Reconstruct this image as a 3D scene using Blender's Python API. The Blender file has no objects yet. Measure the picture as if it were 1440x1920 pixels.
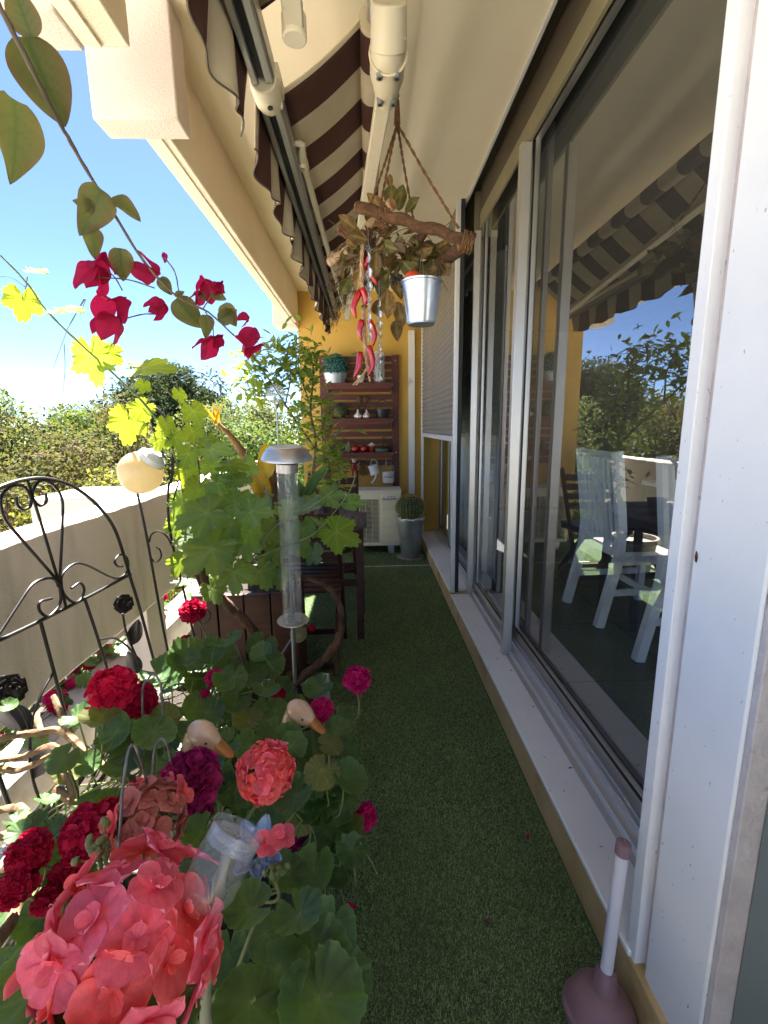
import bpy, math, random
import numpy as np
from mathutils import Vector, Matrix, Euler, Quaternion
R = math.radians
rnd = random.Random(7)
scn = bpy.context.scene
COL = scn.collection

# ---------------------------------------------------------------- camera, sky, sun, exposure
FPX, CXP, CYP, EYE = 857.0, 720.0, 960.0, 1.27          # focal length and centre in photo pixels, eye height
_Y = np.array([-30, -160, FPX]); _Y /= np.linalg.norm(_Y)
_D = np.array([56, 4585, FPX]); _D -= _Y * _D.dot(_Y); _D /= np.linalg.norm(_D)
_CM = np.array([np.cross(_Y, -_D), _Y, -_D])             # world = _CM @ (right, down, forward)
cam_d = bpy.data.cameras.new('camera')
cam = bpy.data.objects.new('camera', cam_d); COL.objects.link(cam)
cam_d.sensor_fit = 'VERTICAL'; cam_d.sensor_height = 24.0; cam_d.lens = FPX / 1920.0 * 24.0
cam_d.clip_start = 0.02; cam_d.clip_end = 2000.0
r_, d_, f_ = (_CM @ np.array(v) for v in ((1, 0, 0), (0, 1, 0), (0, 0, 1)))
cam.matrix_world = Matrix(((r_[0], -d_[0], -f_[0], 0), (r_[1], -d_[1], -f_[1], 0), (r_[2], -d_[2], -f_[2], EYE), (0, 0, 0, 1)))
scn.camera = cam

SUN = Vector((-0.17, 0.50, 0.85)).normalized()          # towards the sun: ahead, a little left, high
w = bpy.data.worlds.new('World'); scn.world = w; w.use_nodes = True
nt = w.node_tree; nt.nodes.clear()
sky = nt.nodes.new('ShaderNodeTexSky'); sky.sky_type = 'NISHITA'; sky.sun_disc = False
sky.sun_elevation = math.asin(SUN.z); sky.sun_rotation = math.atan2(SUN.x, SUN.y) % (2 * math.pi)
sky.altitude = 50; sky.air_density = 0.43; sky.dust_density = 0.1; sky.ozone_density = 5.0
bg = nt.nodes.new('ShaderNodeBackground'); bg.inputs[1].default_value = 0.05
wo = nt.nodes.new('ShaderNodeOutputWorld')
nt.links.new(sky.outputs[0], bg.inputs[0]); nt.links.new(bg.outputs[0], wo.inputs[0])
sd = bpy.data.lights.new('sun', 'SUN'); sd.energy = 5.0; sd.angle = R(0.5); sd.color = (1.0, 0.955, 0.89)
so = bpy.data.objects.new('sun', sd); COL.objects.link(so); so.location = (0, 0, 8)
so.rotation_euler = (-SUN).to_track_quat('-Z', 'Y').to_euler()
scn.view_settings.view_transform = 'Standard'; scn.view_settings.look = 'None'
scn.view_settings.exposure = 3.15; scn.view_settings.gamma = 1.0; scn.view_settings.use_curve_mapping = False
scn.render.engine = 'CYCLES'
scn.cycles.use_denoising = True
scn.cycles.max_bounces = 12; scn.cycles.diffuse_bounces = 9; scn.cycles.glossy_bounces = 4
scn.cycles.transmission_bounces = 8; scn.cycles.transparent_max_bounces = 16
scn.cycles.caustics_reflective = False; scn.cycles.caustics_refractive = False
scn.cycles.sample_clamp_indirect = 6.0

# ---------------------------------------------------------------- helpers: points seen at a pixel, on a chosen plane
def _ray(x, y): return Vector(_CM @ np.array([(x - CXP) / FPX, (y - CYP) / FPX, 1.0]))
EYEV = Vector((0, 0, EYE))
def PY(x, y, Y): d = _ray(x, y); return EYEV + d * (Y / d.y)
def PX(x, y, X): d = _ray(x, y); return EYEV + d * (X / d.x)
def PZ(x, y, Z): d = _ray(x, y); return EYEV + d * ((Z - EYE) / d.z)
def PD(x, y, t): return EYEV + _ray(x, y) * t

WOFF = {}
def off(o): return WOFF.get(o.name, Vector((0, 0, 0))) if o else Vector((0, 0, 0))
def tag(o, label=None, cat=None, group=None, kind=None):
    if label: o['label'] = label
    if cat: o['category'] = cat
    if group: o['group'] = group
    if kind: o['kind'] = kind
    return o
def thing(name, label, cat, loc, group=None):
    o = bpy.data.objects.new(name, None); COL.objects.link(o); o.location = loc; o.empty_display_size = 0.05
    WOFF[o.name] = Vector(loc); return tag(o, label, cat, group)
def frame_of(d, up=Vector((0, 0, 1))):
    d = Vector(d).normalized(); up = Vector(up)
    if abs(d.dot(up.normalized())) > 0.98: up = Vector((1, 0, 0))
    x = up.cross(d).normalized(); y = d.cross(x).normalized()
    return x, y, d
def spline(pts, n=6):
    """Catmull-Rom through points (any dimension)."""
    P = [Vector(p) for p in pts]; out = []
    P = [P[0] * 2 - P[1]] + P + [P[-1] * 2 - P[-2]]
    for i in range(1, len(P) - 2):
        a, b, c, d = P[i - 1], P[i], P[i + 1], P[i + 2]
        for k in range(n):
            t = k / n
            out.append(0.5 * ((2 * b) + (c - a) * t + (2 * a - 5 * b + 4 * c - d) * t * t + (3 * b - a - 3 * c + d) * t ** 3))
    out.append(P[-2].copy()); return out
def lerp(a, b, t): return a + (b - a) * t

class MB:
    def __init__(s): s.v = []; s.f = []; s.m = []; s.mi = 0; s.attr = []
    def add(s, vs, fs):
        o = len(s.v); s.v += [tuple(p) for p in vs]
        for f in fs: s.f.append([i + o for i in f]); s.m.append(s.mi)
        return s
    def box(s, lo, hi):
        a, b = lo, hi
        vs = [(x, y, z) for z in (a[2], b[2]) for y in (a[1], b[1]) for x in (a[0], b[0])]
        return s.add(vs, [(0, 2, 3, 1), (4, 5, 7, 6), (0, 1, 5, 4), (2, 6, 7, 3), (0, 4, 6, 2), (1, 3, 7, 5)])
    def obox(s, c, ax, ay, az):
        c, ax, ay, az = Vector(c), Vector(ax), Vector(ay), Vector(az)
        vs = [c + ax * i + ay * j + az * k for k in (-1, 1) for j in (-1, 1) for i in (-1, 1)]
        return s.add(vs, [(0, 2, 3, 1), (4, 5, 7, 6), (0, 1, 5, 4), (2, 6, 7, 3), (0, 4, 6, 2), (1, 3, 7, 5)])
    def bar(s, p, q, wd, ht, up=(0, 0, 1)):
        p, q = Vector(p), Vector(q); x, y, d = frame_of(q - p, up)
        return s.obox((p + q) / 2, x * wd / 2, y * ht / 2, (q - p) / 2)
    def tube(s, pts, rad, seg=8, cap=True, closed=False, bump=0.0, rng=None, squash=1.0):
        P = [Vector(p) for p in pts]; n = len(P)
        if not hasattr(rad, '__len__'): rad = [rad] * n
        o = len(s.v); up = None; base = len(s.v)
        for i, p in enumerate(P):
            if closed: d = P[(i + 1) % n] - P[i - 1]
            else: d = P[min(i + 1, n - 1)] - P[max(i - 1, 0)]
            if d.length < 1e-9: d = Vector((0, 0, 1))
            d.normalize()
            if up is None: x, y, _ = frame_of(d)
            else:
                x = up - d * up.dot(d)
                if x.length < 1e-6: x, _, _ = frame_of(d)
                x.normalize(); y = d.cross(x)
            up = x
            for k in range(seg):
                a = 2 * math.pi * k / seg; rr = rad[i] * (1 + (rng.uniform(-bump, bump) if rng else 0))
                s.v.append(tuple(p + x * math.cos(a) * rr + y * math.sin(a) * rr * squash))
        for i in range(n if closed else n - 1):
            for k in range(seg):
                a = base + i * seg + k; b = base + i * seg + (k + 1) % seg
                j = (i + 1) % n; c = base + j * seg + (k + 1) % seg; d2 = base + j * seg + k
                s.f.append([a, b, c, d2]); s.m.append(s.mi)
        if cap and not closed:
            s.f.append([base + k for k in range(seg)][::-1]); s.m.append(s.mi)
            s.f.append([base + (n - 1) * seg + k for k in range(seg)]); s.m.append(s.mi)
        return s
    def cyl(s, p, q, r0, r1=None, seg=16): return s.tube([p, q], [r0, r0 if r1 is None else r1], seg)
    def lathe(s, prof, c=(0, 0, 0), seg=24, axis=(0, 0, 1), ribs=0, rib=0.0, cap=True):
        x, y, d = frame_of(axis, (0, 1, 0)); c = Vector(c); base = len(s.v); n = len(prof)
        for r, h in prof:
            for k in range(seg):
                a = 2 * math.pi * k / seg; rr = r * (1 + rib * math.cos(ribs * a))
                s.v.append(tuple(c + x * math.cos(a) * rr + y * math.sin(a) * rr + d * h))
        for i in range(n - 1):
            for k in range(seg):
                a = base + i * seg + k; b = base + i * seg + (k + 1) % seg
                s.f.append([a, b, b + seg, a + seg]); s.m.append(s.mi)
        if cap:
            if prof[0][0] > 1e-5: s.f.append([base + k for k in range(seg)][::-1]); s.m.append(s.mi)
            if prof[-1][0] > 1e-5: s.f.append([base + (n - 1) * seg + k for k in range(seg)]); s.m.append(s.mi)
        return s
    def sphere(s, c, r, seg=14, rings=8, sc=(1, 1, 1), rot=None):
        c = Vector(c); base = len(s.v); M = rot.to_matrix() if rot else Matrix.Identity(3)
        for i in range(rings + 1):
            t = math.pi * i / rings
            for k in range(seg):
                a = 2 * math.pi * k / seg
                s.v.append(tuple(c + M @ Vector((r * sc[0] * math.sin(t) * math.cos(a), r * sc[1] * math.sin(t) * math.sin(a), -r * sc[2] * math.cos(t)))))
        for i in range(rings):
            for k in range(seg):
                a = base + i * seg + k; b = base + i * seg + (k + 1) % seg
                s.f.append([a, b, b + seg, a + seg]); s.m.append(s.mi)
        return s
    def prism(s, poly, ax, ay, az, c=(0, 0, 0)):
        """polygon (u,v) in plane ax,ay extruded by vector az"""
        c = Vector(c); ax, ay, az = Vector(ax), Vector(ay), Vector(az); n = len(poly)
        vs = [c + ax * u + ay * v for u, v in poly]; vs += [p + az for p in vs]
        return s.add(vs, [list(range(n))[::-1], list(range(n, 2 * n))] + [[i, (i + 1) % n, n + (i + 1) % n, n + i] for i in range(n)])
    def grid(s, fn, nu, nv):
        base = len(s.v)
        for j in range(nv + 1):
            for i in range(nu + 1): s.v.append(tuple(fn(i / nu, j / nv)))
        for j in range(nv):
            for i in range(nu):
                a = base + j * (nu + 1) + i; s.f.append([a, a + 1, a + nu + 2, a + nu + 1]); s.m.append(s.mi)
        return s
    def mesh(s, name, mats, smooth=True, angle=40):
        me = bpy.data.meshes.new(name); me.from_pydata(s.v, [], s.f); me.validate()
        for m in (mats if isinstance(mats, (list, tuple)) else [mats]): me.materials.append(m)
        if len(me.polygons) == len(s.m) and any(s.m): me.polygons.foreach_set('material_index', s.m)
        if smooth:
            me.polygons.foreach_set('use_smooth', [True] * len(me.polygons))
            if angle < 170: me.set_sharp_from_angle(angle=R(angle))
        me.update(); return me
    def build(s, name, mats, parent=None, smooth=True, angle=40, bevel=0, solid=0, sub=0):
        me = s.mesh(name, mats, smooth, angle)
        o = bpy.data.objects.new(name, me); COL.objects.link(o)
        if parent is not None:
            o.parent = parent; of = off(parent); me.transform(Matrix.Translation(-of)); WOFF[o.name] = of
        if solid: md = o.modifiers.new('thick', 'SOLIDIFY'); md.thickness = solid; md.offset = 0
        if bevel: md = o.modifiers.new('edge', 'BEVEL'); md.width = bevel; md.segments = 2; md.limit_method = 'ANGLE'; md.angle_limit = R(50)
        if sub: md = o.modifiers.new('sub', 'SUBSURF'); md.levels = sub; md.render_levels = sub
        return o
def inst(name, me, parent, mw):
    o = bpy.data.objects.new(name, me); COL.objects.link(o)
    if parent is not None: o.parent = parent; o.matrix_local = Matrix.Translation(-off(parent)) @ mw; WOFF[o.name] = off(parent)
    else: o.matrix_local = mw
    return o
def aim(loc, normal, tip, scale=1.0, roll=0):
    """matrix: local +Z = normal, local +Y = tip direction (projected)"""
    n = Vector(normal).normalized(); t = Vector(tip); t = t - n * t.dot(n)
    if t.length < 1e-4: t = n.orthogonal()
    t.normalize(); x = t.cross(n)
    M = Matrix((x, t, n)).transposed().to_4x4()
    if roll: M = M @ Matrix.Rotation(roll, 4, 'Z')
    sc = scale if hasattr(scale, '__len__') else (scale,) * 3
    return Matrix.Translation(Vector(loc)) @ M @ Matrix.Diagonal((*sc, 1))
# ---------------------------------------------------------------- materials
def srgb(h):
    h = h.lstrip('#'); c = [int(h[i:i + 2], 16) / 255 for i in (0, 2, 4)]
    return tuple((x / 12.92 if x <= 0.04045 else ((x + 0.055) / 1.055) ** 2.4) for x in c)
def _nodes(name):
    m = bpy.data.materials.new(name); m.use_nodes = True; t = m.node_tree; t.nodes.clear()
    return m, t, t.nodes.new('ShaderNodeOutputMaterial')
def _ramp(t, c0, c1, p0=0.35, p1=0.65):
    r = t.nodes.new('ShaderNodeValToRGB'); e = r.color_ramp.elements
    e[0].position = p0; e[0].color = (*c0, 1); e[1].position = p1; e[1].color = (*c1, 1); return r
def _noise(t, scale, detail=4, coord='Object', stretch=None, rough=0.55):
    tc = t.nodes.new('ShaderNodeTexCoord'); n = t.nodes.new('ShaderNodeTexNoise')
    n.inputs['Scale'].default_value = scale; n.inputs['Detail'].default_value = detail; n.inputs['Roughness'].default_value = rough
    if stretch:
        mp = t.nodes.new('ShaderNodeMapping'); mp.inputs['Scale'].default_value = stretch
        t.links.new(tc.outputs[coord], mp.inputs[0]); t.links.new(mp.outputs[0], n.inputs[0])
    else: t.links.new(tc.outputs[coord], n.inputs[0])
    return n
def mat(name, c, rough=0.6, c2=None, scale=8, metal=0.0, bump=0.0, bscale=None, stretch=None, spec=0.5, detail=5, p=(0.35, 0.65), dirt=None, dscale=2.0, dp=(0.55, 0.75), coat=0.0, rvar=0.0, dstretch=None, bdist=0.01):
    m, t, o = _nodes(name); b = t.nodes.new('ShaderNodeBsdfPrincipled')
    b.inputs['Roughness'].default_value = rough; b.inputs['Metallic'].default_value = metal
    b.inputs['Specular IOR Level'].default_value = spec; b.inputs['Coat Weight'].default_value = coat
    c2 = c2 or tuple(x * 0.86 for x in c)
    n = _noise(t, scale, detail, stretch=stretch); r = _ramp(t, c, c2, *p); t.links.new(n.outputs[0], r.inputs[0]); col = r.outputs[0]
    if dirt:
        n2 = _noise(t, dscale, 6, stretch=dstretch); r2 = _ramp(t, (0, 0, 0), (1, 1, 1), *dp); t.links.new(n2.outputs[0], r2.inputs[0])
        mx = t.nodes.new('ShaderNodeMix'); mx.data_type = 'RGBA'; mx.inputs[7].default_value = (*dirt, 1)
        t.links.new(r2.outputs[0], mx.inputs[0]); t.links.new(col, mx.inputs[6]); col = mx.outputs[2]
    t.links.new(col, b.inputs['Base Color'])
    if rvar:
        mr = t.nodes.new('ShaderNodeMapRange'); mr.inputs[3].default_value = max(0.02, rough - rvar); mr.inputs[4].default_value = rough + rvar
        n4 = _noise(t, scale * 0.7, 4, stretch=stretch); t.links.new(n4.outputs[0], mr.inputs[0]); t.links.new(mr.outputs[0], b.inputs['Roughness'])
    if bump:
        n3 = _noise(t, bscale or scale * 4, 6, stretch=stretch); bp = t.nodes.new('ShaderNodeBump')
        bp.inputs['Strength'].default_value = bump; bp.inputs['Distance'].default_value = bdist
        t.links.new(n3.outputs[0], bp.inputs['Height']); t.links.new(bp.outputs[0], b.inputs['Normal'])
    t.links.new(b.outputs[0], o.inputs[0]); return m
def leafmat(name, c, c2, trans, tw=0.4, rough=0.5, scale=20, vein=None, rim=None, island=0.25, gloss=0.35, zone=None):
    """leaf: diffuse/gloss on top of light that comes through the blade; 'vein' attribute lightens the veins"""
    m, t, o = _nodes(name); b = t.nodes.new('ShaderNodeBsdfPrincipled'); b.inputs['Roughness'].default_value = rough
    b.inputs['Specular IOR Level'].default_value = gloss
    n = _noise(t, scale, 3); r = _ramp(t, c, c2); t.links.new(n.outputs[0], r.inputs[0]); col = r.outputs[0]
    if vein is not None:
        a = t.nodes.new('ShaderNodeAttribute'); a.attribute_name = 'vein'
        mx = t.nodes.new('ShaderNodeMix'); mx.data_type = 'RGBA'; mx.inputs[7].default_value = (*vein, 1)
        t.links.new(a.outputs['Fac'], mx.inputs[0]); t.links.new(col, mx.inputs[6]); col = mx.outputs[2]
    if rim is not None:
        a = t.nodes.new('ShaderNodeAttribute'); a.attribute_name = 'rim'
        mx = t.nodes.new('ShaderNodeMix'); mx.data_type = 'RGBA'; mx.inputs[7].default_value = (*rim, 1)
        t.links.new(a.outputs['Fac'], mx.inputs[0]); t.links.new(col, mx.inputs[6]); col = mx.outputs[2]
    if zone is not None:
        a = t.nodes.new('ShaderNodeAttribute'); a.attribute_name = 'zone'
        mx = t.nodes.new('ShaderNodeMix'); mx.data_type = 'RGBA'; mx.inputs[7].default_value = (*zone, 1)
        t.links.new(a.outputs['Fac'], mx.inputs[0]); t.links.new(col, mx.inputs[6]); col = mx.outputs[2]
    hs = t.nodes.new('ShaderNodeHueSaturation'); oi = t.nodes.new('ShaderNodeObjectInfo'); g = t.nodes.new('ShaderNodeNewGeometry')
    ad = t.nodes.new('ShaderNodeMath'); ad.operation = 'ADD'; t.links.new(oi.outputs['Random'], ad.inputs[0]); t.links.new(g.outputs['Random Per Island'], ad.inputs[1])
    fr = t.nodes.new('ShaderNodeMath'); fr.operation = 'FRACT'; t.links.new(ad.outputs[0], fr.inputs[0])
    mr = t.nodes.new('ShaderNodeMapRange'); mr.inputs[3].default_value = 1 - island; mr.inputs[4].default_value = 1 + island
    t.links.new(fr.outputs[0], mr.inputs[0]); t.links.new(mr.outputs[0], hs.inputs['Value']); t.links.new(col, hs.inputs['Color'])
    t.links.new(hs.outputs[0], b.inputs['Base Color'])
    tr = t.nodes.new('ShaderNodeBsdfTranslucent')
    mt = t.nodes.new('ShaderNodeMix'); mt.data_type = 'RGBA'; mt.inputs[0].default_value = 0.75; mt.inputs[7].default_value = (*trans, 1)
    t.links.new(hs.outputs[0], mt.inputs[6]); t.links.new(mt.outputs[2], tr.inputs[0])
    ms = t.nodes.new('ShaderNodeMixShader'); ms.inputs[0].default_value = tw
    t.links.new(b.outputs[0], ms.inputs[1]); t.links.new(tr.outputs[0], ms.inputs[2]); t.links.new(ms.outputs[0], o.inputs[0]); return m
def glassmat(name, tint=(0.9, 0.95, 0.93), ior=1.5, rough=0.0, boost=0.0, haze=0.0):
    """thin pane: clear with mirror reflection by Fresnel"""
    m, t, o = _nodes(name); tr = t.nodes.new('ShaderNodeBsdfTransparent'); tr.inputs[0].default_value = (*tint, 1)
    gl = t.nodes.new('ShaderNodeBsdfGlossy'); gl.inputs['Roughness'].default_value = rough
    fr = t.nodes.new('ShaderNodeFresnel'); ge = t.nodes.new('ShaderNodeNewGeometry'); mi = t.nodes.new('ShaderNodeMix')
    mi.inputs[2].default_value = ior; mi.inputs[3].default_value = 1 / ior; t.links.new(ge.outputs['Backfacing'], mi.inputs[0]); t.links.new(mi.outputs[0], fr.inputs[0])   # same mirror strength from both sides of the sheet
    mr = t.nodes.new('ShaderNodeMapRange'); mr.inputs[3].default_value = boost; mr.inputs[4].default_value = 1.0
    ms = t.nodes.new('ShaderNodeMixShader'); t.links.new(fr.outputs[0], mr.inputs[0]); t.links.new(mr.outputs[0], ms.inputs[0])
    t.links.new(tr.outputs[0], ms.inputs[1]); t.links.new(gl.outputs[0], ms.inputs[2]); out = ms.outputs[0]
    if haze:
        df = t.nodes.new('ShaderNodeBsdfDiffuse'); df.inputs[0].default_value = (*tint, 1); m2 = t.nodes.new('ShaderNodeMixShader'); m2.inputs[0].default_value = haze
        t.links.new(out, m2.inputs[1]); t.links.new(df.outputs[0], m2.inputs[2]); out = m2.outputs[0]
    t.links.new(out, o.inputs[0]); return m
M = {}
M['ceiling'] = mat('cream_render', (0.86, 0.775, 0.61), 0.85, (0.82, 0.725, 0.55), 1.5, bump=0.15, bscale=260, bdist=0.003, dirt=(0.62, 0.50, 0.34), dscale=0.9, dp=(0.6, 0.9))
M['beam'] = mat('beam_render', (0.80, 0.73, 0.60), 0.9, (0.74, 0.65, 0.50), 2.2, bump=0.5, bscale=160, bdist=0.006)
M['bracket'] = mat('bracket_render', (0.64, 0.57, 0.53), 0.9, (0.58, 0.51, 0.46), 2.5, bump=0.5, bscale=150, bdist=0.006)
M['yellow'] = mat('yellow_render', srgb('#c8a350'), 0.85, srgb('#bc9544'), 1.6, bump=0.3, bscale=180, bdist=0.004, dirt=srgb('#b4883c'), dscale=1.2, dp=(0.58, 0.85))
M['plinth'] = mat('ochre_plinth', srgb('#cdb484'), 0.85, srgb('#bd9f6a'), 4, bump=0.3, bscale=150, bdist=0.004, dirt=srgb('#8f6f3c'), dscale=6, dp=(0.56, 0.78))
M['parapet'] = mat('parapet_render', (0.80, 0.71, 0.67), 0.9, (0.73, 0.63, 0.59), 2.2, bump=0.5, bscale=120, bdist=0.006, dirt=(0.42, 0.39, 0.32), dscale=3.0, dp=(0.55, 0.85), dstretch=(1.6, 1.6, 0.35))  # pink of light bounced off the flowers is put into this colour
M['concrete'] = mat('white_beam', (0.46, 0.43, 0.39), 0.9, (0.34, 0.31, 0.27), 6, bump=0.5, bscale=90, bdist=0.006, dirt=(0.25, 0.2, 0.15), dscale=5, dp=(0.55, 0.8))
M['sill'] = mat('white_sill', (0.90, 0.90, 0.91), 0.4, (0.85, 0.85, 0.87), 3, dirt=(0.45, 0.42, 0.38), dscale=60, dp=(0.68, 0.74), bump=0.05, bscale=80, bdist=0.002)
M['pier'] = mat('white_pier_paint', (0.88, 0.87, 0.90), 0.5, (0.79, 0.785, 0.82), 2.6, bump=0.12, bscale=140, bdist=0.003, dirt=(0.42, 0.36, 0.34), dscale=110, dp=(0.69, 0.72), dstretch=(1, 1, 0.5))
M['groove'] = mat('pinkish_filler', (0.62, 0.55, 0.55), 0.8, (0.50, 0.43, 0.43), 14, bump=0.4, bscale=90, dirt=(0.2, 0.15, 0.13), dscale=22, dp=(0.62, 0.72))
M['alu'] = mat('anodised_aluminium', (0.60, 0.575, 0.55), 0.38, (0.54, 0.515, 0.49), 3, metal=0.75, bump=0.03, bscale=200, stretch=(1, 1, 0.1), rvar=0.08)
M['alu_white'] = mat('pale_aluminium', (0.72, 0.72, 0.73), 0.4, (0.66, 0.66, 0.68), 3, metal=0.25, rvar=0.08, dirt=(0.4, 0.38, 0.36), dscale=18, dp=(0.68, 0.8))
M['alu_dark'] = mat('dark_aluminium', (0.10, 0.11, 0.115), 0.45, (0.08, 0.085, 0.09), 5, metal=0.4)
M['rubber'] = mat('black_seal', (0.02, 0.02, 0.022), 0.7)
M['header'] = mat('olive_header', (0.27, 0.24, 0.15), 0.5, (0.23, 0.20, 0.125), 3, metal=0.2)
M['slot'] = mat('brown_slot', (0.10, 0.075, 0.05), 0.7)
M['shutter'] = mat('taupe_shutter', (0.22, 0.20, 0.18), 0.5, (0.18, 0.165, 0.15), 5, dirt=(0.2, 0.18, 0.15), dscale=8, dp=(0.55, 0.85))
M['glass'] = glassmat('window_glass', (0.93, 0.96, 0.96), 1.85, boost=0.20, haze=0.006)
M['glass_far'] = glassmat('far_window_glass', (0.82, 0.88, 0.90), 1.45, boost=0.0)
M['turf_back'] = mat('turf_backing', (0.09, 0.14, 0.06), 0.95, (0.055, 0.095, 0.04), 40)
M['turf'] = leafmat('turf_blades', (0.27, 0.37, 0.17), (0.20, 0.30, 0.135), (0.24, 0.33, 0.12), 0.2, 0.45, 3, island=0.5)
M['white'] = mat('white_paint', (0.78, 0.77, 0.74), 0.5, (0.7, 0.69, 0.66), 5, dirt=(0.4, 0.36, 0.3), dscale=9, dp=(0.62, 0.8))
M['cream'] = mat('cream_lacquer', (0.74, 0.67, 0.52), 0.4, (0.68, 0.6, 0.45), 5, dirt=(0.35, 0.28, 0.2), dscale=28, dp=(0.66, 0.78))
M['iron'] = mat('black_iron', (0.010, 0.009, 0.009), 0.45, (0.018, 0.012, 0.010), 40, metal=0.0, spec=0.35, bump=0.15, bscale=300, bdist=0.002)
M['wire'] = mat('galvanised_wire', (0.22, 0.2, 0.19), 0.45, (0.12, 0.1, 0.09), 60, metal=0.7)
M['zinc'] = mat('zinc', (0.62, 0.64, 0.66), 0.32, (0.48, 0.5, 0.52), 14, metal=1.0, bump=0.08, bscale=30, rvar=0.12)
M['zinc_dull'] = mat('dull_zinc', (0.40, 0.43, 0.47), 0.42, (0.30, 0.33, 0.37), 9, metal=0.8, bump=0.05, rvar=0.12, dirt=(0.18, 0.18, 0.18), dscale=7, dp=(0.6, 0.85))
M['steel'] = mat('brushed_steel', (0.56, 0.53, 0.52), 0.38, (0.48, 0.46, 0.45), 12, metal=0.85, stretch=(1, 1, 8), rvar=0.08)
M['dark_wood'] = mat('dark_stained_wood', srgb('#4a2118'), 0.5, srgb('#361610'), 9, bump=0.2, bscale=40, stretch=(0.6, 8, 8), dirt=srgb('#21100c'), dscale=4, dp=(0.55, 0.8))
M['shelf_wood'] = mat('shelf_wood', srgb('#64291c'), 0.5, srgb('#4c1d14'), 9, bump=0.2, bscale=40, stretch=(0.6, 8, 8))
M['grey_wood'] = mat('weathered_wood', srgb('#6f6058'), 0.75, srgb('#4c3e38'), 7, bump=0.4, bscale=30, stretch=(8, 0.6, 8), dirt=srgb('#30221d'), dscale=5, dp=(0.55, 0.8))
M['driftwood'] = mat('driftwood', srgb('#8d6243'), 0.8, srgb('#60402a'), 14, bump=1.0, bscale=70, bdist=0.02, stretch=(1.2, 5, 5), dirt=srgb('#3a261a'), dscale=9, dp=(0.58, 0.75))
M['driftwood_pale'] = mat('pale_driftwood', srgb('#b59a78'), 0.8, srgb('#83664a'), 8, bump=0.7, bscale=26)
M['cutwood'] = mat('cut_wood', srgb('#b88a62'), 0.8, srgb('#8c5f3f'), 30)
M['rope'] = mat('jute_rope', srgb('#7d5a3c'), 0.95, srgb('#54381f'), 120, bump=0.8, bscale=300, bdist=0.004)
M['bark'] = mat('vine_bark', srgb('#6b4f3a'), 0.9, srgb('#34241a'), 22, bump=1.0, bscale=60, bdist=0.012, stretch=(1, 1, 0.4))
M['soil'] = mat('potting_soil', (0.022, 0.015, 0.011), 0.95, (0.04, 0.028, 0.02), 60, bump=1, bscale=120)
M['terracotta'] = mat('terracotta', srgb('#b0562f'), 0.8, srgb('#8e4022'), 8)
# ---------------------------------------------------------------- the setting
CEIL, WALLY = 2.60, 4.90
g = MB().grid(lambda u, v: (lerp(-500, 300, u), lerp(-300, 700, v), -3.2), 8, 8)
M['ground'] = mat('garden_ground', (0.42, 0.385, 0.31), 0.95, (0.33, 0.315, 0.22), 1.3, dirt=(0.45, 0.40, 0.32), dscale=0.5, dp=(0.5, 0.7), bump=0.4, bscale=10)
tag(g.build('ground', M['ground']), kind='structure')
b = MB().box((-0.93, -2.5, -0.22), (0.62, WALLY, -0.012))
tag(b.build('floor', M['turf_back']), kind='structure')
b = MB().box((-0.62, -2.5, CEIL), (0.615, WALLY, CEIL + 0.2)); b.box((-0.95, 1.80, CEIL + 0.003), (-0.62, WALLY, CEIL + 0.2)); b.box((-0.95, -2.5, CEIL + 0.003), (-0.62, 1.40, CEIL + 0.2))
tag(b.build('ceiling', M['ceiling']), kind='structure')

t = thing('edge_beam', 'cream rendered edge beam along the ceiling with square bracket at each end', 'beam', (-0.72, 3.2, 2.27))
b = MB().box((-0.755, 1.83, 2.27), (-0.672, WALLY - 0.05, 2.72)); b.build('beam', M['beam'], t, bevel=0.006)
b = MB().box((-0.755, 1.829, 2.262), (-0.70, WALLY - 0.06, 2.28)); b.build('drip_edge', M['beam'], t, bevel=0.003)
b = MB().box((-0.875, 1.72, 2.262), (-0.60, 1.832, 3.1)); b.build('bracket', M['bracket'], t, bevel=0.006)
b = MB().box((-0.90, 4.70, 2.25), (-0.682, 4.98, 3.1)); b.build('bracket', M['bracket'], t, bevel=0.006)
t = thing('near_edge_beam', 'short cream beam and bracket at the top edge beside the large hanging leaf', 'beam', (-0.69, 1.0, 2.27))
b = MB().box((-0.74, -2.5, 2.272), (-0.615, 1.452, 3.1)); b.build('beam', M['beam'], t, bevel=0.006)
b = MB().box((-0.70, -2.4, 2.262), (-0.685, 1.44, 2.274)); b.build('drip_edge', M['beam'], t)
b = MB().box((-0.875, 1.33, 2.265), (-0.7385, 1.456, 3.1)); b.build('bracket', M['bracket'], t, bevel=0.006)

b = MB().box((-0.69, WALLY, -0.2), (0.85, WALLY + 0.2, 2.72))
tag(b.build('end_wall', M['yellow'], bevel=0.006), 'yellow ochre rendered wall closing the far end of the balcony', 'wall')

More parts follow.
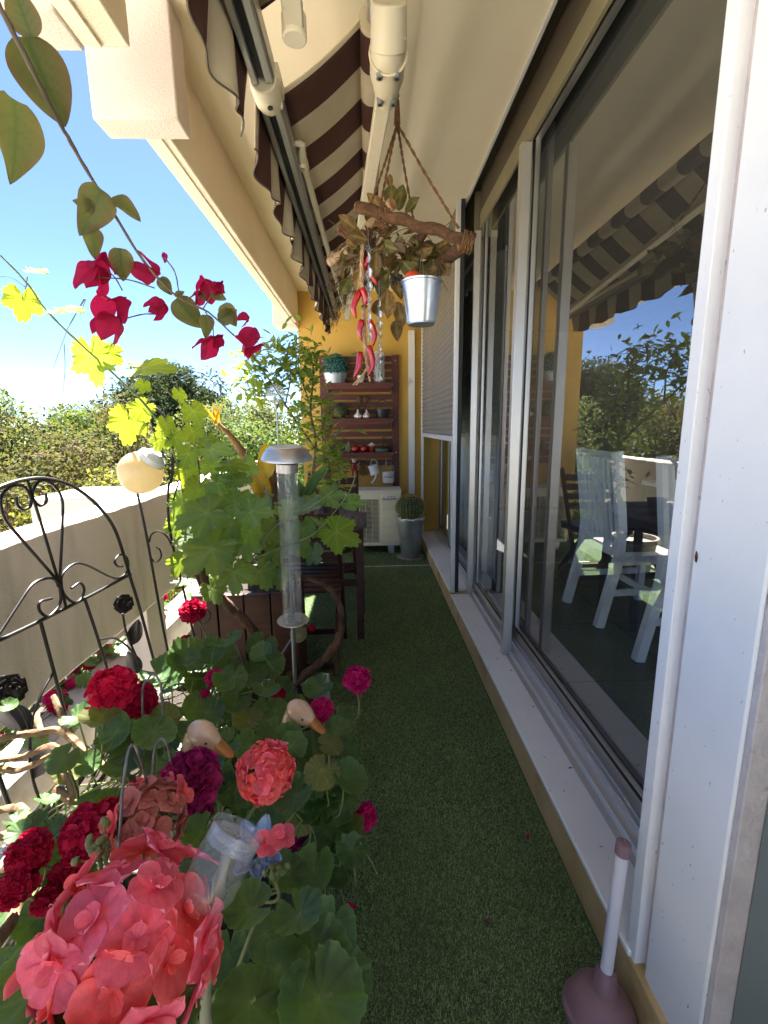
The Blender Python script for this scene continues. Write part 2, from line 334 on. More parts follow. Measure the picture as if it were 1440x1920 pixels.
def wob(lo, hi, n, amp, seed):
    """box with a slightly uneven long edge (hand-laid render)"""
    rg = random.Random(seed); m = MB(); j = [[rg.uniform(-amp, amp) for _ in range(4)] for _ in range(n + 1)]
    vs = []; fs = []
    for i in range(n + 1):
        y = lerp(lo[1], hi[1], i / n); k = j[i]
        vs += [(lo[0] + k[0], y, lo[2]), (hi[0] + k[1], y, lo[2]), (hi[0] + k[1], y, hi[2] + k[2]), (lo[0] + k[0], y, hi[2] + k[3])]
    for i in range(n):
        a = i * 4
        for q in range(4): fs.append((a + q, a + 4 + q, a + 4 + (q + 1) % 4, a + (q + 1) % 4))
    fs += [(0, 1, 2, 3), (n * 4 + 3, n * 4 + 2, n * 4 + 1, n * 4)]
    return m.add(vs, fs)
t = thing('parapet', 'thick rendered parapet wall with worn sunlit top and open gap beneath', 'parapet', (-1.22, 2.0, 0.0))
wob((-1.30, -2.5, 0.355), (-1.15, 5.1, 0.92), 120, 0.0035, 3).build('band', M['parapet'], t, bevel=0.01)
for y in (-0.9, 0.55, 2.28, 3.75):
    MB().box((-1.29, y, -0.02), (-1.165, y + 0.2, 0.357)).build('post', M['bracket'], t, bevel=0.006)
b = MB().box((-1.62, 2.2, 0.2), (-1.303, 2.62, 0.955)); tag(b.build('concrete_block', M['bracket'], bevel=0.012), 'pale concrete block beyond the parapet behind the yellow globe', 'block')
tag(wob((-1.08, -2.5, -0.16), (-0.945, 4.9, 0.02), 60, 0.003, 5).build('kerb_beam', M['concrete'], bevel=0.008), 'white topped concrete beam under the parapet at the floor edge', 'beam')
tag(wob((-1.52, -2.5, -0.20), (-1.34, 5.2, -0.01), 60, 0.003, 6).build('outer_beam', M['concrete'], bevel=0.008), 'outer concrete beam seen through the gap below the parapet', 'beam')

t = thing('sill_wall', 'low ochre kerb with white sill running under the sliding windows', 'sill', (0.6, 1.9, 0))
MB().box((0.553, -2.5, -0.01), (0.82, WALLY, 0.115)).build('plinth', M['plinth'], t, bevel=0.004)
MB().box((0.550, 0.79, 0.1152), (0.69, 2.97, 0.131)).build('sill', M['sill'], t, bevel=0.003)
MB().box((0.550, 3.06, 0.1152), (0.69, WALLY - 0.002, 0.131)).build('sill', M['sill'], t, bevel=0.003)

# ---------------------------------------------------------------- near sliding window
def pane_frame(t, y0, y1, x0, x1, z0, z1, stile, rail, name, matl, glass):
    s = MB(); s.box((x0, y0, z0), (x1, y0 + stile, z1)); s.box((x0, y1 - stile, z0), (x1, y1, z1))
    s.box((x0 + 0.001, y0 + stile, z0), (x1 - 0.001, y1 - stile, z0 + rail)); s.box((x0 + 0.001, y0 + stile, z1 - rail), (x1 - 0.001, y1 - stile, z1))
    o = s.build(name, matl, t, bevel=0.002)
    xm = (x0 + x1) / 2; e = 0.006; q = MB()
    for a, c in (((x0 - 0.001, y0 + stile, z0 + rail), (x0 + 0.006, y0 + stile + e, z1 - rail)), ((x0 - 0.001, y1 - stile - e, z0 + rail), (x0 + 0.006, y1 - stile, z1 - rail)),
                 ((x0 - 0.001, y0 + stile + e, z0 + rail), (x0 + 0.006, y1 - stile - e, z0 + rail + e))): q.box(a, c)
    q.build('seal', M['rubber'], o)
    MB().add([(xm, y0 + stile, z0 + rail), (xm, y1 - stile, z0 + rail), (xm, y1 - stile, z1 - rail), (xm, y0 + stile, z1 - rail)], [(0, 1, 2, 3)]).build('pane', glass, o)
    return o
t = thing('sliding_window', 'tall aluminium sliding window mirroring the awning, white dining chairs behind its glass', 'window', (0.72, 1.9, 0.126))
tr = MB().box((0.692, 0.834, 0.11), (0.81, 2.96, 0.14))
for x in (0.692, 0.735, 0.755, 0.80): tr.box((x, 0.836, 0.138), (x + 0.006, 2.958, 0.156))
tr.build('track', M['alu_white'], t, bevel=0.001)
MB().box((0.672, 0.834, 0.127), (0.6915, 2.955, 0.133)).build('track_cover', M['alu'], t)
MB().box((0.684, 0.834, 2.42), (0.700, 2.96, 2.505)).build('header', M['header'], t, bevel=0.003); MB().box((0.690, 0.834, 2.5055), (0.700, 2.96, 2.66)).build('slot_back', M['slot'], t); MB().box((0.7005, 0.834, 2.56), (0.82, 2.96, 2.66)).build('head_frame', M['alu_dark'], t)
MB().box((0.655, 2.11, 0.127), (0.700, 2.148, 2.419)).build('mullion', M['alu'], t, bevel=0.003)
pane_frame(t, 2.225, 3.0, 0.716, 0.740, 0.158, 2.559, 0.03, 0.05, 'outer_sash', M['alu'], M['glass'])
pane_frame(t, 0.834, 2.30, 0.760, 0.792, 0.158, 2.559, 0.030, 0.05, 'inner_sash', M['alu'], M['glass'])
MB().box((0.66, 2.975, 0.127), (0.700, 2.997, 2.419)).build('jamb', M['alu'], t, bevel=0.003)
MB().box((0.602, 0.8085, 0.127), (0.81, 0.833, 2.45)).build('jamb', M['alu_dark'], t, bevel=0.002)

# roller shutter slot above both windows
t = thing('shutter_slot', 'dark roller shutter slot with thin metal lip along the ceiling edge', 'shutter slot', (0.64, 2.5, 2.6))
MB().box((0.6125, 0.6, 2.586), (0.624, WALLY - 0.004, 2.66)).build('lip', M['alu_white'], t)
MB().box((0.6245, 0.6, 2.662), (0.82, WALLY - 0.004, 2.80)).build('slot', M['slot'], t)

# far window: shutter half lowered
t = thing('far_window', 'far window with grey roller shutter half lowered behind the cactus', 'window', (0.62, 3.9, 0.126))
MB().box((0.556, 3.005, 0.127), (0.582, 3.05, 2.60)).build('shutter_guide', M['alu_white'], t, bevel=0.003)
MB().box((0.5825, 3.003, 0.132), (0.606, 3.048, 2.60)).build('guide_back', M['rubber'], t)
MB().box((0.556, 4.83, 0.127), (0.582, 4.868, 2.60)).build('shutter_guide', M['alu_white'], t, bevel=0.003)
sl = MB(); a = [i / 6 * math.pi for i in range(7)]
prof = [(-0.009 * math.sin(q), -0.021 * math.cos(q)) for q in a]
sl.grid(lambda u, v: (0.574 - 0.011 * math.sin(math.pi * v) ** 0.7 if 0 < v < 1 else 0.574, lerp(3.05, 4.83, u), lerp(-0.0205, 0.0195, v)), 1, 7)
sme = sl.mesh('slat', M['shutter'], angle=170)
for i in range(35):
    inst('slat', sme, t, Matrix.Translation((0, 0, 1.222 + 0.04 * i)))
MB().box((0.558, 3.05, 1.165), (0.578, 4.83, 1.20)).build('bottom_rail', M['alu_white'], t, bevel=0.003)
tr = MB().box((0.692, 3.06, 0.11), (0.81, WALLY, 0.14))
for x in (0.70, 0.745, 0.79): tr.box((x, 3.06, 0.138), (x + 0.006, WALLY - 0.002, 0.156))
tr.build('track', M['alu_white'], t)
pane_frame(t, 3.03, 4.0, 0.702, 0.730, 0.158, 2.384, 0.05, 0.05, 'sash', M['alu'], M['glass_far'])
pane_frame(t, 3.92, 4.86, 0.752, 0.78, 0.158, 2.384, 0.05, 0.05, 'sash', M['alu'], M['glass_far'])
MB().box((0.672, 3.05, 2.41), (0.82, WALLY - 0.003, 2.66)).build('header', M['header'], t)
M['curtain'] = mat('pale_curtain', (0.62, 0.62, 0.60), 0.9)
MB().grid(lambda u, v: (0.90 + 0.02 * math.sin(u * 60), lerp(3.15, 4.85, u), lerp(0.14, 2.4, v)), 160, 1).build('curtain', M['curtain'], t, angle=170)
tag(MB().box((0.425, WALLY - 0.05, -0.01), (0.49, WALLY - 0.001, 2.22)).build('cable_trunking', M['white'], bevel=0.004), 'tall white boxed strip on the yellow wall beside the cactus', 'trunking')

# white pier by the camera
t = thing('white_pier', 'white painted pier with a pinkish filler groove at the near end of the window', 'pier', (0.6, 0.74, 0.1))
MB().box((0.557, 0.778, 0.1085), (0.60, 0.808, 2.6)).build('guide_strip', M['pier'], t, bevel=0.002)
MB().box((0.580, 0.756, 0.1085), (0.82, 0.778, 2.6)).build('groove', M['groove'], t)
MB().box((0.566, 0.607, 0.1085), (0.82, 0.7555, 2.6)).build('panel', M['pier'], t, bevel=0.004)
MB().box((0.570, 0.593, 0.1085), (0.80, 0.6065, 2.6)).build('edge_strip', M['groove'], t, bevel=0.002)
ch = PX(1306, 1045, 0.5655); MB().prism([(-.002, -.009), (.0015, -.007), (.003, .002), (.001, .011), (-.0015, .007), (-.003, .0)], (0, 1, 0), (0, 0, 1), (-0.0015, 0, 0), ch).build('paint_chip', M['driftwood'], t)
t = thing('door_frame', 'grey green door frame stile at the right edge beyond the white pier', 'door frame', (0.66, 0.5, 0.1))
M['door_green'] = mat('grey_green_frame', (0.20, 0.235, 0.235), 0.45, (0.17, 0.2, 0.2), 4)
MB().box((0.606, 0.47, 0.1085), (0.78, 0.5925, 2.6)).build('stile', M['door_green'], t, bevel=0.003)
MB().box((0.618, 0.44, 0.1085), (0.76, 0.4695, 2.6)).build('seal', M['rubber'], t)
MB().box((0.626, 0.30, 0.1085), (0.74, 0.4395, 2.6)).build('sash', M['alu_dark'], t, bevel=0.003)
MB().box((0.62, -2.5, 0.1085), (0.82, -0.8, 2.6)).build('far_stile', M['pier'], t)

# ---------------------------------------------------------------- room behind the glass
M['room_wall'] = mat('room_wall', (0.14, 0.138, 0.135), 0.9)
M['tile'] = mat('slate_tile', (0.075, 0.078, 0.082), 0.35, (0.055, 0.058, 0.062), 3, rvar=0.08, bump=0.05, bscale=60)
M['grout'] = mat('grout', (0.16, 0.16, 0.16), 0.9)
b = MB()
b.box((4.6, -1.5, 0.0), (4.7, 6.5, 2.7)); b.box((0.83, 6.4, 0.0), (4.6, 6.5, 2.7)); b.box((0.83, -1.5, 0.0), (1.1, -1.4, 2.7)); b.box((4.2, -1.5, 0.0), (4.6, -1.4, 2.7)); b.box((1.1, -1.5, 2.3), (4.2, -1.4, 2.7)); b.box((0.825, -1.5, 2.5), (4.7, 6.5, 2.7))  # near end wall has an unseen opening, added to light the chairs
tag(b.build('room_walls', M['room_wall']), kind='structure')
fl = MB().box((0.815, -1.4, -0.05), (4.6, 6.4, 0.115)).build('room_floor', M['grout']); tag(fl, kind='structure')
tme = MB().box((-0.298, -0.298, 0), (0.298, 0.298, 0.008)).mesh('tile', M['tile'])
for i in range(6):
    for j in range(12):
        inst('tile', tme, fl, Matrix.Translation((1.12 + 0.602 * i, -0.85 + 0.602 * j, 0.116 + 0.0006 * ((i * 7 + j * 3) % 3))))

# ---------------------------------------------------------------- awnings
m_, t_, o_ = _nodes('awning_stripes'); bs = t_.nodes.new('ShaderNodeBsdfPrincipled'); bs.inputs['Roughness'].default_value = 0.9
tc = t_.nodes.new('ShaderNodeTexCoord'); sx = t_.nodes.new('ShaderNodeSeparateXYZ'); t_.links.new(tc.outputs['Object'], sx.inputs[0])
md = t_.nodes.new('ShaderNodeMath'); md.operation = 'MULTIPLY_ADD'; md.inputs[1].default_value = 1 / 0.30; md.inputs[2].default_value = 10.10
fr = t_.nodes.new('ShaderNodeMath'); fr.operation = 'FRACT'; gt = t_.nodes.new('ShaderNodeMath'); gt.operation = 'GREATER_THAN'; gt.inputs[1].default_value = 0.5
t_.links.new(sx.outputs['Y'], md.inputs[0]); t_.links.new(md.outputs[0], fr.inputs[0]); t_.links.new(fr.outputs[0], gt.inputs[0])
mx = t_.nodes.new('ShaderNodeMix'); mx.data_type = 'RGBA'; mx.inputs[6].default_value = (0.66, 0.57, 0.42, 1); mx.inputs[7].default_value = (0.085, 0.030, 0.022, 1)
t_.links.new(gt.outputs[0], mx.inputs[0]); nz = _noise(t_, 5, 6); rp = _ramp(t_, (1, 1, 1), (0.80, 0.76, 0.70), 0.4, 0.75); t_.links.new(nz.outputs[0], rp.inputs[0])
ml = t_.nodes.new('ShaderNodeMix'); ml.data_type = 'RGBA'; ml.blend_type = 'MULTIPLY'; ml.inputs[0].default_value = 1
t_.links.new(mx.outputs[2], ml.inputs[6]); t_.links.new(rp.outputs[0], ml.inputs[7]); t_.links.new(ml.outputs[2], bs.inputs['Base Color']); t_.links.new(bs.outputs[0], o_.inputs[0])
M['stripe'] = m_
M['bar_alu'] = mat('awning_bar', (0.46, 0.45, 0.44), 0.35, (0.38, 0.37, 0.36), 4, metal=0.6, stretch=(8, 0.3, 8))
def awning(name, label, y0, y1, fy0, fy1, arms):
    t = thing(name, label, 'awning', (0, 0, 0)); bx, bz = -0.275, 2.235
    def fab(u, v):
        y = lerp(fy0, fy1, v)
        return (lerp(0.0, bx + 0.03, u), y, lerp(2.455, bz + 0.035, u) - 0.012 * math.sin(math.pi * u))
    MB().grid(fab, 8, 60).build('fabric', M['stripe'], t, angle=170, solid=0.003)
    MB().cyl((0.035, fy0, 2.462), (0.035, fy1, 2.462), 0.040, seg=24).build('roller', M['stripe'], t)
    MB().cyl((0.035, fy0 - 0.05, 2.462), (0.035, fy1 + 0.05, 2.462), 0.018).build('roller_core', M['zinc'], t)
    s = MB().box((bx - 0.032, y0, bz - 0.012), (bx + 0.034, y1, bz + 0.036)); s.box((bx - 0.030, y0, bz - 0.028), (bx - 0.012, y1, bz - 0.0125)); s.box((bx + 0.008, y0, bz - 0.024), (bx + 0.030, y1, bz - 0.0125))
    fb = s.build('front_bar', M['bar_alu'], t, bevel=0.003)
    MB().box((bx - 0.0115, y0 + 0.01, bz - 0.016), (bx + 0.0075, y1 - 0.01, bz - 0.0122)).build('groove', M['rubber'], fb)
    rg = random.Random(int(y0 * 100)); ph = rg.random() * 6
    def val(u, v):
        y = lerp(y0, y1, u); n = (y1 - y0) / 0.34; sc = abs(math.sin(math.pi * u * n + ph))
        dep = 0.155 + 0.035 * sc
        return (bx - 0.034 - 0.004 - v * (0.016 + 0.016 * math.sin(u * n * 6.3 + ph * 2) + 0.010 * math.sin(u * n * 15 + ph)), y, bz + 0.02 - v * dep)
    vo = MB().grid(val, int((y1 - y0) / 0.012), 7).build('valance', M['stripe'], t, angle=170, solid=0.002)
    MB().tube([val(i / 300, 1.0) for i in range(301)], 0.003, 5).build('binding', M['slot'], vo)
    cp = MB().box((bx - 0.036, y0 - 0.004, bz - 0.032), (bx + 0.04, y0 + 0.012, bz + 0.04)); cp.build('end_cap', M['cream'], t, bevel=0.003)
    for (sh, el, wr) in arms:
        sh, el, wr = Vector(sh), Vector(el), Vector(wr)
        s = MB(); s.bar(sh + (el - sh) * 0.04, el, 0.048, 0.032)
        s.cyl(el - Vector((0, 0, 0.026)), el + Vector((0, 0, 0.026)), 0.030)
        s.build('upper_arm', M['cream'], t, bevel=0.004)
        s = MB(); d2 = (wr - el).normalized(); s.tube([el + d2 * 0.02, wr - d2 * 0.09], 0.014, 10); s.build('fore_arm', M['cream'], t)
        s = MB(); p = wr - d2 * 0.09; s.tube([p - d2 * 0.05, p, p + d2 * 0.02, wr + Vector((0.015, 0, 0.005)), wr + Vector((-0.02, 0, 0.01))], [0.019, 0.021, 0.018, 0.012, 0.012], 10)
        s.cyl(p + Vector((0, 0, -0.028)), p + Vector((0, 0, 0.028)), 0.016); s.build('wrist', M['cream'], t)
        MB().cyl(p + Vector((0, 0, -0.031)), p + Vector((0, 0, -0.027)), 0.008, seg=10).build('bolt', M['zinc'], t)
    return t
def shoulder(t, c):
    c = Vector(c); s = MB()
    s.lathe([(0.001, -0.10), (0.030, -0.095), (0.044, -0.07), (0.05, -0.03), (0.05, 0.03), (0.043, 0.06), (0.036, 0.10), (0.026, 0.14)], c, 20, (0, 1, -0.08))
    s.box((c.x - 0.045, c.y - 0.09, c.z), (c.x + 0.045, c.y + 0.03, c.z + 0.22)); s.tube([c + Vector((0, -0.12, 0.06)), c + Vector((0, -0.05, 0.0))], [0.045, 0.05], 16)
    so_ = s.build('shoulder_bracket', M['cream'], t, bevel=0.004)
    for dx, dy in ((-0.024, -0.03), (0.024, -0.03), (-0.02, 0.08), (0.02, 0.08)):
        q = c + Vector((dx, dy, -0.045 if dy < 0 else -0.042)); MB().cyl(q + Vector((0, 0, -0.010)), q + Vector((0, 0, 0.01)), 0.0095, seg=12).build('bolt', M['zinc_dull'], so_)
        MB().cyl(q + Vector((0, 0, -0.0112)), q + Vector((0, 0, -0.008)), 0.005, seg=8).build('bolt_socket', M['rubber'], so_)
    MB().tube([c + Vector((0.051 * math.cos(a), -0.035, 0.051 * math.sin(a))) for a in [i / 16 * 2 * math.pi for i in range(16)]], 0.004, 6, closed=True).build('collar', M['cream'], so_)
t = awning('striped_awning', 'retracted brown and cream striped awning with folding arm over the wooden mobile', 1.56, 4.35, 1.60, 4.25,
           [((0.075, 1.52, 2.27), (-0.165, 4.18, 2.20), (-0.232, 1.86, 2.262))])
shoulder(t, (0.074, 1.50, 2.275))
s = MB().lathe([(0.001, -0.05), (0.036, -0.05), (0.042, -0.03), (0.042, 0.03), (0.036, 0.05), (0.001, 0.05)], (-0.275, 1.535, 2.228), 20, (0, 1, 0))
s.box((-0.315, 1.49, 2.232), (-0.232, 1.585, 2.272)); s.build('bar_end', M['cream'], t, bevel=0.003)
MB().cyl((-0.268, 1.535, 2.183), (-0.268, 1.535, 2.187), 0.008, seg=10).build('bolt', M['rubber'], t)
t = awning('near_awning', 'end of the nearer striped awning cut off by the top of the picture', -1.3, 1.48, -1.25, 1.33,
           [((0.02, -1.0, 2.27), (-0.16, 1.30, 2.215), (-0.235, -0.7, 2.262))])

# ---------------------------------------------------------------- turf
tf = MB().box((-0.93, -0.6, -0.0115), (0.552, 4.05, 0.0)).build('turf_mat', M['turf_back']); tag(tf, kind='structure')
tf2 = MB().box((-0.93, 4.065, -0.0115), (0.552, WALLY - 0.004, 0.0)).build('turf_mat', M['turf_back']); tag(tf2, kind='structure')
tag(MB().box((-0.5, 4.0505, -0.0115), (0.555, 4.0645, 0.004)).build('turf_seam', M['white']), 'thin pale joint between two turf mats before the cactus pot', 'strip')
def turf(seed):
    rg = np.random.default_rng(seed); out = []
    for (x0, x1, y0, y1, dens, h) in ((-0.5, 0.545, 0.25, 1.3, 115000, 0.0062), (-0.6, 0.545, 1.3, 2.4, 70000, 0.007), (-0.6, 0.545, 2.4, 4.045, 42000, 0.0085), (-0.6, 0.545, 4.07, 4.88, 24000, 0.011)):
        n = int((x1 - x0) * (y1 - y0) * dens); p = np.empty((n, 3)); p[:, 0] = rg.uniform(x0, x1, n); p[:, 1] = rg.uniform(y0, y1, n); p[:, 2] = 0
        a = rg.uniform(0, 2 * np.pi, n); hh = h * rg.uniform(0.5, 1.25, n); ln = rg.uniform(0.35, 1.25, n) * hh
        lump = 0.6 + 0.4 * np.sin(p[:, 0] * 23 + 2 * np.sin(p[:, 1] * 11)) * np.sin(p[:, 1] * 19 + 3 * np.sin(p[:, 0] * 7)); hh *= 0.8 + 0.25 * lump
        wd = rg.uniform(0.0006, 0.0011, n) * (1 + 0.35 * (p[:, 1] > 1.3) + 0.4 * (p[:, 1] > 2.4)); d = np.stack([np.cos(a), np.sin(a), np.zeros(n)], 1); s_ = np.stack([-np.sin(a), np.cos(a), np.zeros(n)], 1)
        mid = p + d * (ln * 0.35)[:, None]; mid[:, 2] = hh * 0.62; tip = p + d * ln[:, None]; tip[:, 2] = hh * rg.uniform(0.7, 1.05, n)
        v = np.stack([p - s_ * wd[:, None], p + s_ * wd[:, None], mid + s_ * wd[:, None] * 0.9, mid - s_ * wd[:, None] * 0.9, tip], 1).reshape(-1, 3); out.append(v)
    v = np.concatenate(out); n = len(v) // 5; me = bpy.data.meshes.new('turf')
    me.vertices.add(len(v)); me.vertices.foreach_set('co', v.astype(np.float32).ravel())
    i = np.arange(n, dtype=np.int32)[:, None] * 5; lp = (i + np.array([[0, 1, 2, 3, 3, 2, 4]], dtype=np.int32)).ravel()
    me.loops.add(len(lp)); me.loops.foreach_set('vertex_index', lp); me.polygons.add(2 * n)
    st = np.stack([np.arange(n) * 7, np.arange(n) * 7 + 4], 1).ravel().astype(np.int32); me.polygons.foreach_set('loop_start', st)
    me.polygons.foreach_set('loop_total', np.tile(np.array([4, 3], dtype=np.int32), n))
    me.update(calc_edges=True); me.validate(); me.materials.append(M['turf']); return me
o = bpy.data.objects.new('artificial_grass', turf(5)); COL.objects.link(o); tag(o, 'short dark green artificial grass carpeting the balcony walkway', 'grass', kind='stuff')
# ---------------------------------------------------------------- wall panel with shelves and what stands on it
def text(name, body, size, mw, matl, parent, ext=0.0004):
    cu = bpy.data.curves.new(name, 'FONT'); cu.body = body; cu.size = size; cu.align_x = 'CENTER'; cu.align_y = 'CENTER'; cu.extrude = ext; cu.resolution_u = 2
    tmp = bpy.data.objects.new(name, cu); COL.objects.link(tmp); dg = bpy.context.evaluated_depsgraph_get()
    me = bpy.data.meshes.new_from_object(tmp.evaluated_get(dg)); bpy.data.objects.remove(tmp); me.materials.clear(); me.materials.append(matl)
    return inst(name, me, parent, mw)
FACE = Matrix.Rotation(R(90), 4, 'X')                        # text facing the camera side (-Y)
WY = WALLY
t = thing('wall_panel', 'dark red brown slatted wall panel with three shelves on the yellow wall', 'wall shelf', (-0.08, WY, 0.4))
for x in (-0.485, 0.255): MB().box((x, WY - 0.045, 0.40), (x + 0.07, WY - 0.018, 1.985)).build('stile', M['shelf_wood'], t, bevel=0.003)
sm = MB().box((-0.3345, -0.011, -0.026), (0.3345, 0.011, 0.026)).mesh('slat', M['shelf_wood'])
for i in range(15):
    if i in (): continue
    inst('slat', sm, t, Matrix.Translation((-0.08, WY - 0.03, 1.948 - 0.0755 * i)))
for sx in (-0.45, 0.29):
    for z in (1.93, 1.0, 0.6): MB().cyl((sx, WY - 0.047, z), (sx, WY - 0.0445, z), 0.006, seg=8).build('screw', M['zinc'], t)
SHZ = [1.700, 1.352, 1.012]
for z in SHZ:
    for k in range(2): MB().box((-0.405, WY - 0.205 + k * 0.078, z - 0.022), (0.245, WY - 0.205 + k * 0.078 + 0.072, z)).build('shelf_board', M['shelf_wood'], t, bevel=0.002)
    MB().box((-0.40, WY - 0.206, z - 0.060), (0.24, WY - 0.19, z - 0.0225)).build('shelf_lip', M['shelf_wood'], t, bevel=0.002)
    for x in (-0.415, 0.235):
        s = MB().box((x, WY - 0.19, z - 0.0225), (x + 0.018, WY - 0.046, z - 0.010)); s.prism([(0, 0), (0.13, 0), (0, -0.10)], (0, -1, 0), (0, 0, 1), (0.004, 0, 0), (x + 0.006, WY - 0.047, z - 0.0225))
        s.build('bracket', M['zinc_dull'], t)
for px, py in ((682, 858), (698, 857), (724, 868)):
    p = PY(px, py, WY - 0.06); MB().tube([p + Vector((0, 0.02, 0.03)), p + Vector((0, 0.0, 0.028)), p, p + Vector((0, -0.012, -0.022)), p + Vector((0, -0.03, -0.015)), p + Vector((0, -0.034, 0.0))], 0.0045, 6).build('hook', M['white'], t)
M['topiary'] = leafmat('topiary_teal', (0.03, 0.14, 0.13), (0.05, 0.22, 0.19), (0.05, 0.2, 0.15), 0.15, 0.5, 30, island=0.6)
def leafcloud(n, fn, size, rg, fold=0.25, asp=0.5):
    m = MB()
    for i in range(n):
        p, nrm = fn(rg); p = Vector(p); nrm = Vector(nrm).normalized(); tip = Vector((rg.uniform(-1, 1), rg.uniform(-1, 1), rg.uniform(-1, 1)))
        tip = (tip - nrm * tip.dot(nrm)); tip = tip.normalized() if tip.length > 1e-3 else nrm.orthogonal(); x = tip.cross(nrm); s = size * rg.uniform(0.6, 1.3); wd = s * asp
        m.add([p, p + tip * s * 0.5 + x * wd * 0.5 + nrm * s * fold * 0.3, p + tip * s, p + tip * s * 0.5 - x * wd * 0.5 + nrm * s * fold * 0.3], [(0, 1, 2), (0, 2, 3)])
    return m
def sph_pt(c, r, hemi=-1.0):
    c = Vector(c)
    def f(rg):
        while True:
            d = Vector((rg.gauss(0, 1), rg.gauss(0, 1), rg.gauss(0, 1))).normalized()
            if d.z > hemi: break
        n = d + Vector((rg.uniform(-.8, .8), rg.uniform(-.8, .8), rg.uniform(-.8, .8)))
        return c + d * r * rg.uniform(0.92, 1.02), n
    return f
def oval_pot(name, c, rx, ry, h, matl, t, taper=0.82):
    s = MB(); sg = 28; rings = [(taper, 0), (1.0, h), (1.03, h), (1.03, h + 0.006), (0.96, h + 0.006), (0.95, h - 0.02), (0.0, h - 0.02)]; base = 0
    vs = [(c[0] + rx * q * math.cos(2 * math.pi * k / sg), c[1] + ry * q * math.sin(2 * math.pi * k / sg), c[2] + z) for q, z in rings for k in range(sg)]
    fs = [[i * sg + k, i * sg + (k + 1) % sg, (i + 1) * sg + (k + 1) % sg, (i + 1) * sg + k] for i in range(len(rings) - 1) for k in range(sg)] + [list(range(sg))[::-1]]
    return s.add(vs, fs).build(name, matl, t)
SY = WY - 0.13
c = PY(629, 690, SY); t = thing('topiary_ball', 'blue green topiary ball in a zinc pot on the top shelf', 'topiary', (c.x, SY, SHZ[0]))
oval_pot('pot', (c.x, SY, SHZ[0] + 0.001), 0.122, 0.085, 0.095, M['zinc_dull'], t)
MB().sphere((c.x, SY, SHZ[0] + 0.165), 0.098, 20, 12).build('core', M['soil'], t)
leafcloud(1500, sph_pt((c.x, SY, SHZ[0] + 0.165), 0.115, -0.7), 0.021, rnd, 0.5, 0.7).build('foliage', M['topiary'], t, smooth=False)
c = PY(677, 712, SY); t = thing('cactus_pot', 'tiny white pot with a cactus behind the red chillies on the top shelf', 'potted plant', (c.x, SY, SHZ[0]))
MB().lathe([(0.026, 0.001), (0.037, 0.062), (0.040, 0.062), (0.040, 0.075), (0.034, 0.075), (0.033, 0.06), (0.0, 0.06)], (c.x, SY, SHZ[0]), 18).build('pot', M['white'], t)
M['cactus'] = mat('cactus_green', srgb('#41562e'), 0.6, srgb('#2d3d1f'), 20)
MB().lathe([(0.02, 0.05), (0.024, 0.09), (0.02, 0.12), (0.001, 0.135)], (c.x, SY, SHZ[0]), 32, ribs=8, rib=0.1).build('cactus', M['cactus'], t)
c = PY(711, 690, SY); t = thing('glass_lantern', 'clear glass cylinder with an orange ball on the top shelf', 'lantern', (c.x, SY, SHZ[0]))
M['clear'] = glassmat('clear_glass', (0.94, 0.96, 0.96), 1.4, boost=0.0, haze=0.09)
MB().lathe([(0.055, 0.002), (0.058, 0.02), (0.058, 0.30), (0.055, 0.30), (0.054, 0.02), (0.0, 0.015)], (c.x, SY, SHZ[0]), 24).build('cylinder', M['clear'], t)
M['orange'] = mat('orange_gourd', srgb('#a8501f'), 0.5, srgb('#8a3a14'), 12)
MB().sphere((c.x + 0.005, SY, SHZ[0] + 0.25), 0.04, 16, 10, (1, 1, 0.95)).build('ball', M['orange'], t)
s = MB()
for k in range(9):
    a = rnd.random() * 6.28; s.tube([(c.x + 0.03 * math.cos(a), SY + 0.03 * math.sin(a), SHZ[0] + 0.02), (c.x + 0.045 * math.cos(a + 1), SY + 0.045 * math.sin(a + 1), SHZ[0] + 0.2)], 0.003, 5)
s.build('dried_stems', M['driftwood_pale'], t)
# second shelf
M['artichoke'] = leafmat('artichoke', srgb('#5b6043'), srgb('#40442c'), srgb('#5b6043'), 0.1, 0.6, 12, island=0.3)
c = PY(638, 768, SY); t = thing('artichoke', 'large dried green artichoke on the middle shelf', 'artichoke', (c.x, SY, SHZ[1]))
s = MB()
for i in range(11):
    ph = i / 10; nn = 12 - i // 2
    for k in range(nn):
        a = 2 * math.pi * (k + 0.5 * (i % 2)) / nn; rr = 0.072 * math.sin(0.5 + 2.3 * ph) + 0.004; z = 0.012 + 0.11 * ph; d = Vector((math.cos(a), math.sin(a), 0)); x = Vector((-d.y, d.x, 0))
        p = Vector((c.x, SY, SHZ[1] + z)) + d * rr; w_ = 0.026 * (1 - 0.4 * ph); hh = 0.045
        s.add([p - x * w_ * 0.7, p + x * w_ * 0.7, p + x * w_ + d * 0.006 + Vector((0, 0, hh * 0.5)), p + d * (0.004 - 0.03 * ph) + Vector((0, 0, hh)), p - x * w_ + d * 0.006 + Vector((0, 0, hh * 0.5))], [(0, 1, 2, 3, 4)])
s.build('scales', M['artichoke'], t, smooth=False); MB().sphere((c.x, SY, SHZ[1] + 0.065), 0.064, 14, 10).build('heart', M['artichoke'], t)
c = PY(617, 772, SY); t = thing('dried_bundle', 'small bundle of dried brown pods left of the artichoke', 'dried flowers', (c.x, SY, SHZ[1]))
M['dry'] = leafmat('dry_plant', srgb('#7a6548'), srgb('#4d3c28'), srgb('#7a6548'), 0.15, 0.8, 30, island=0.4)
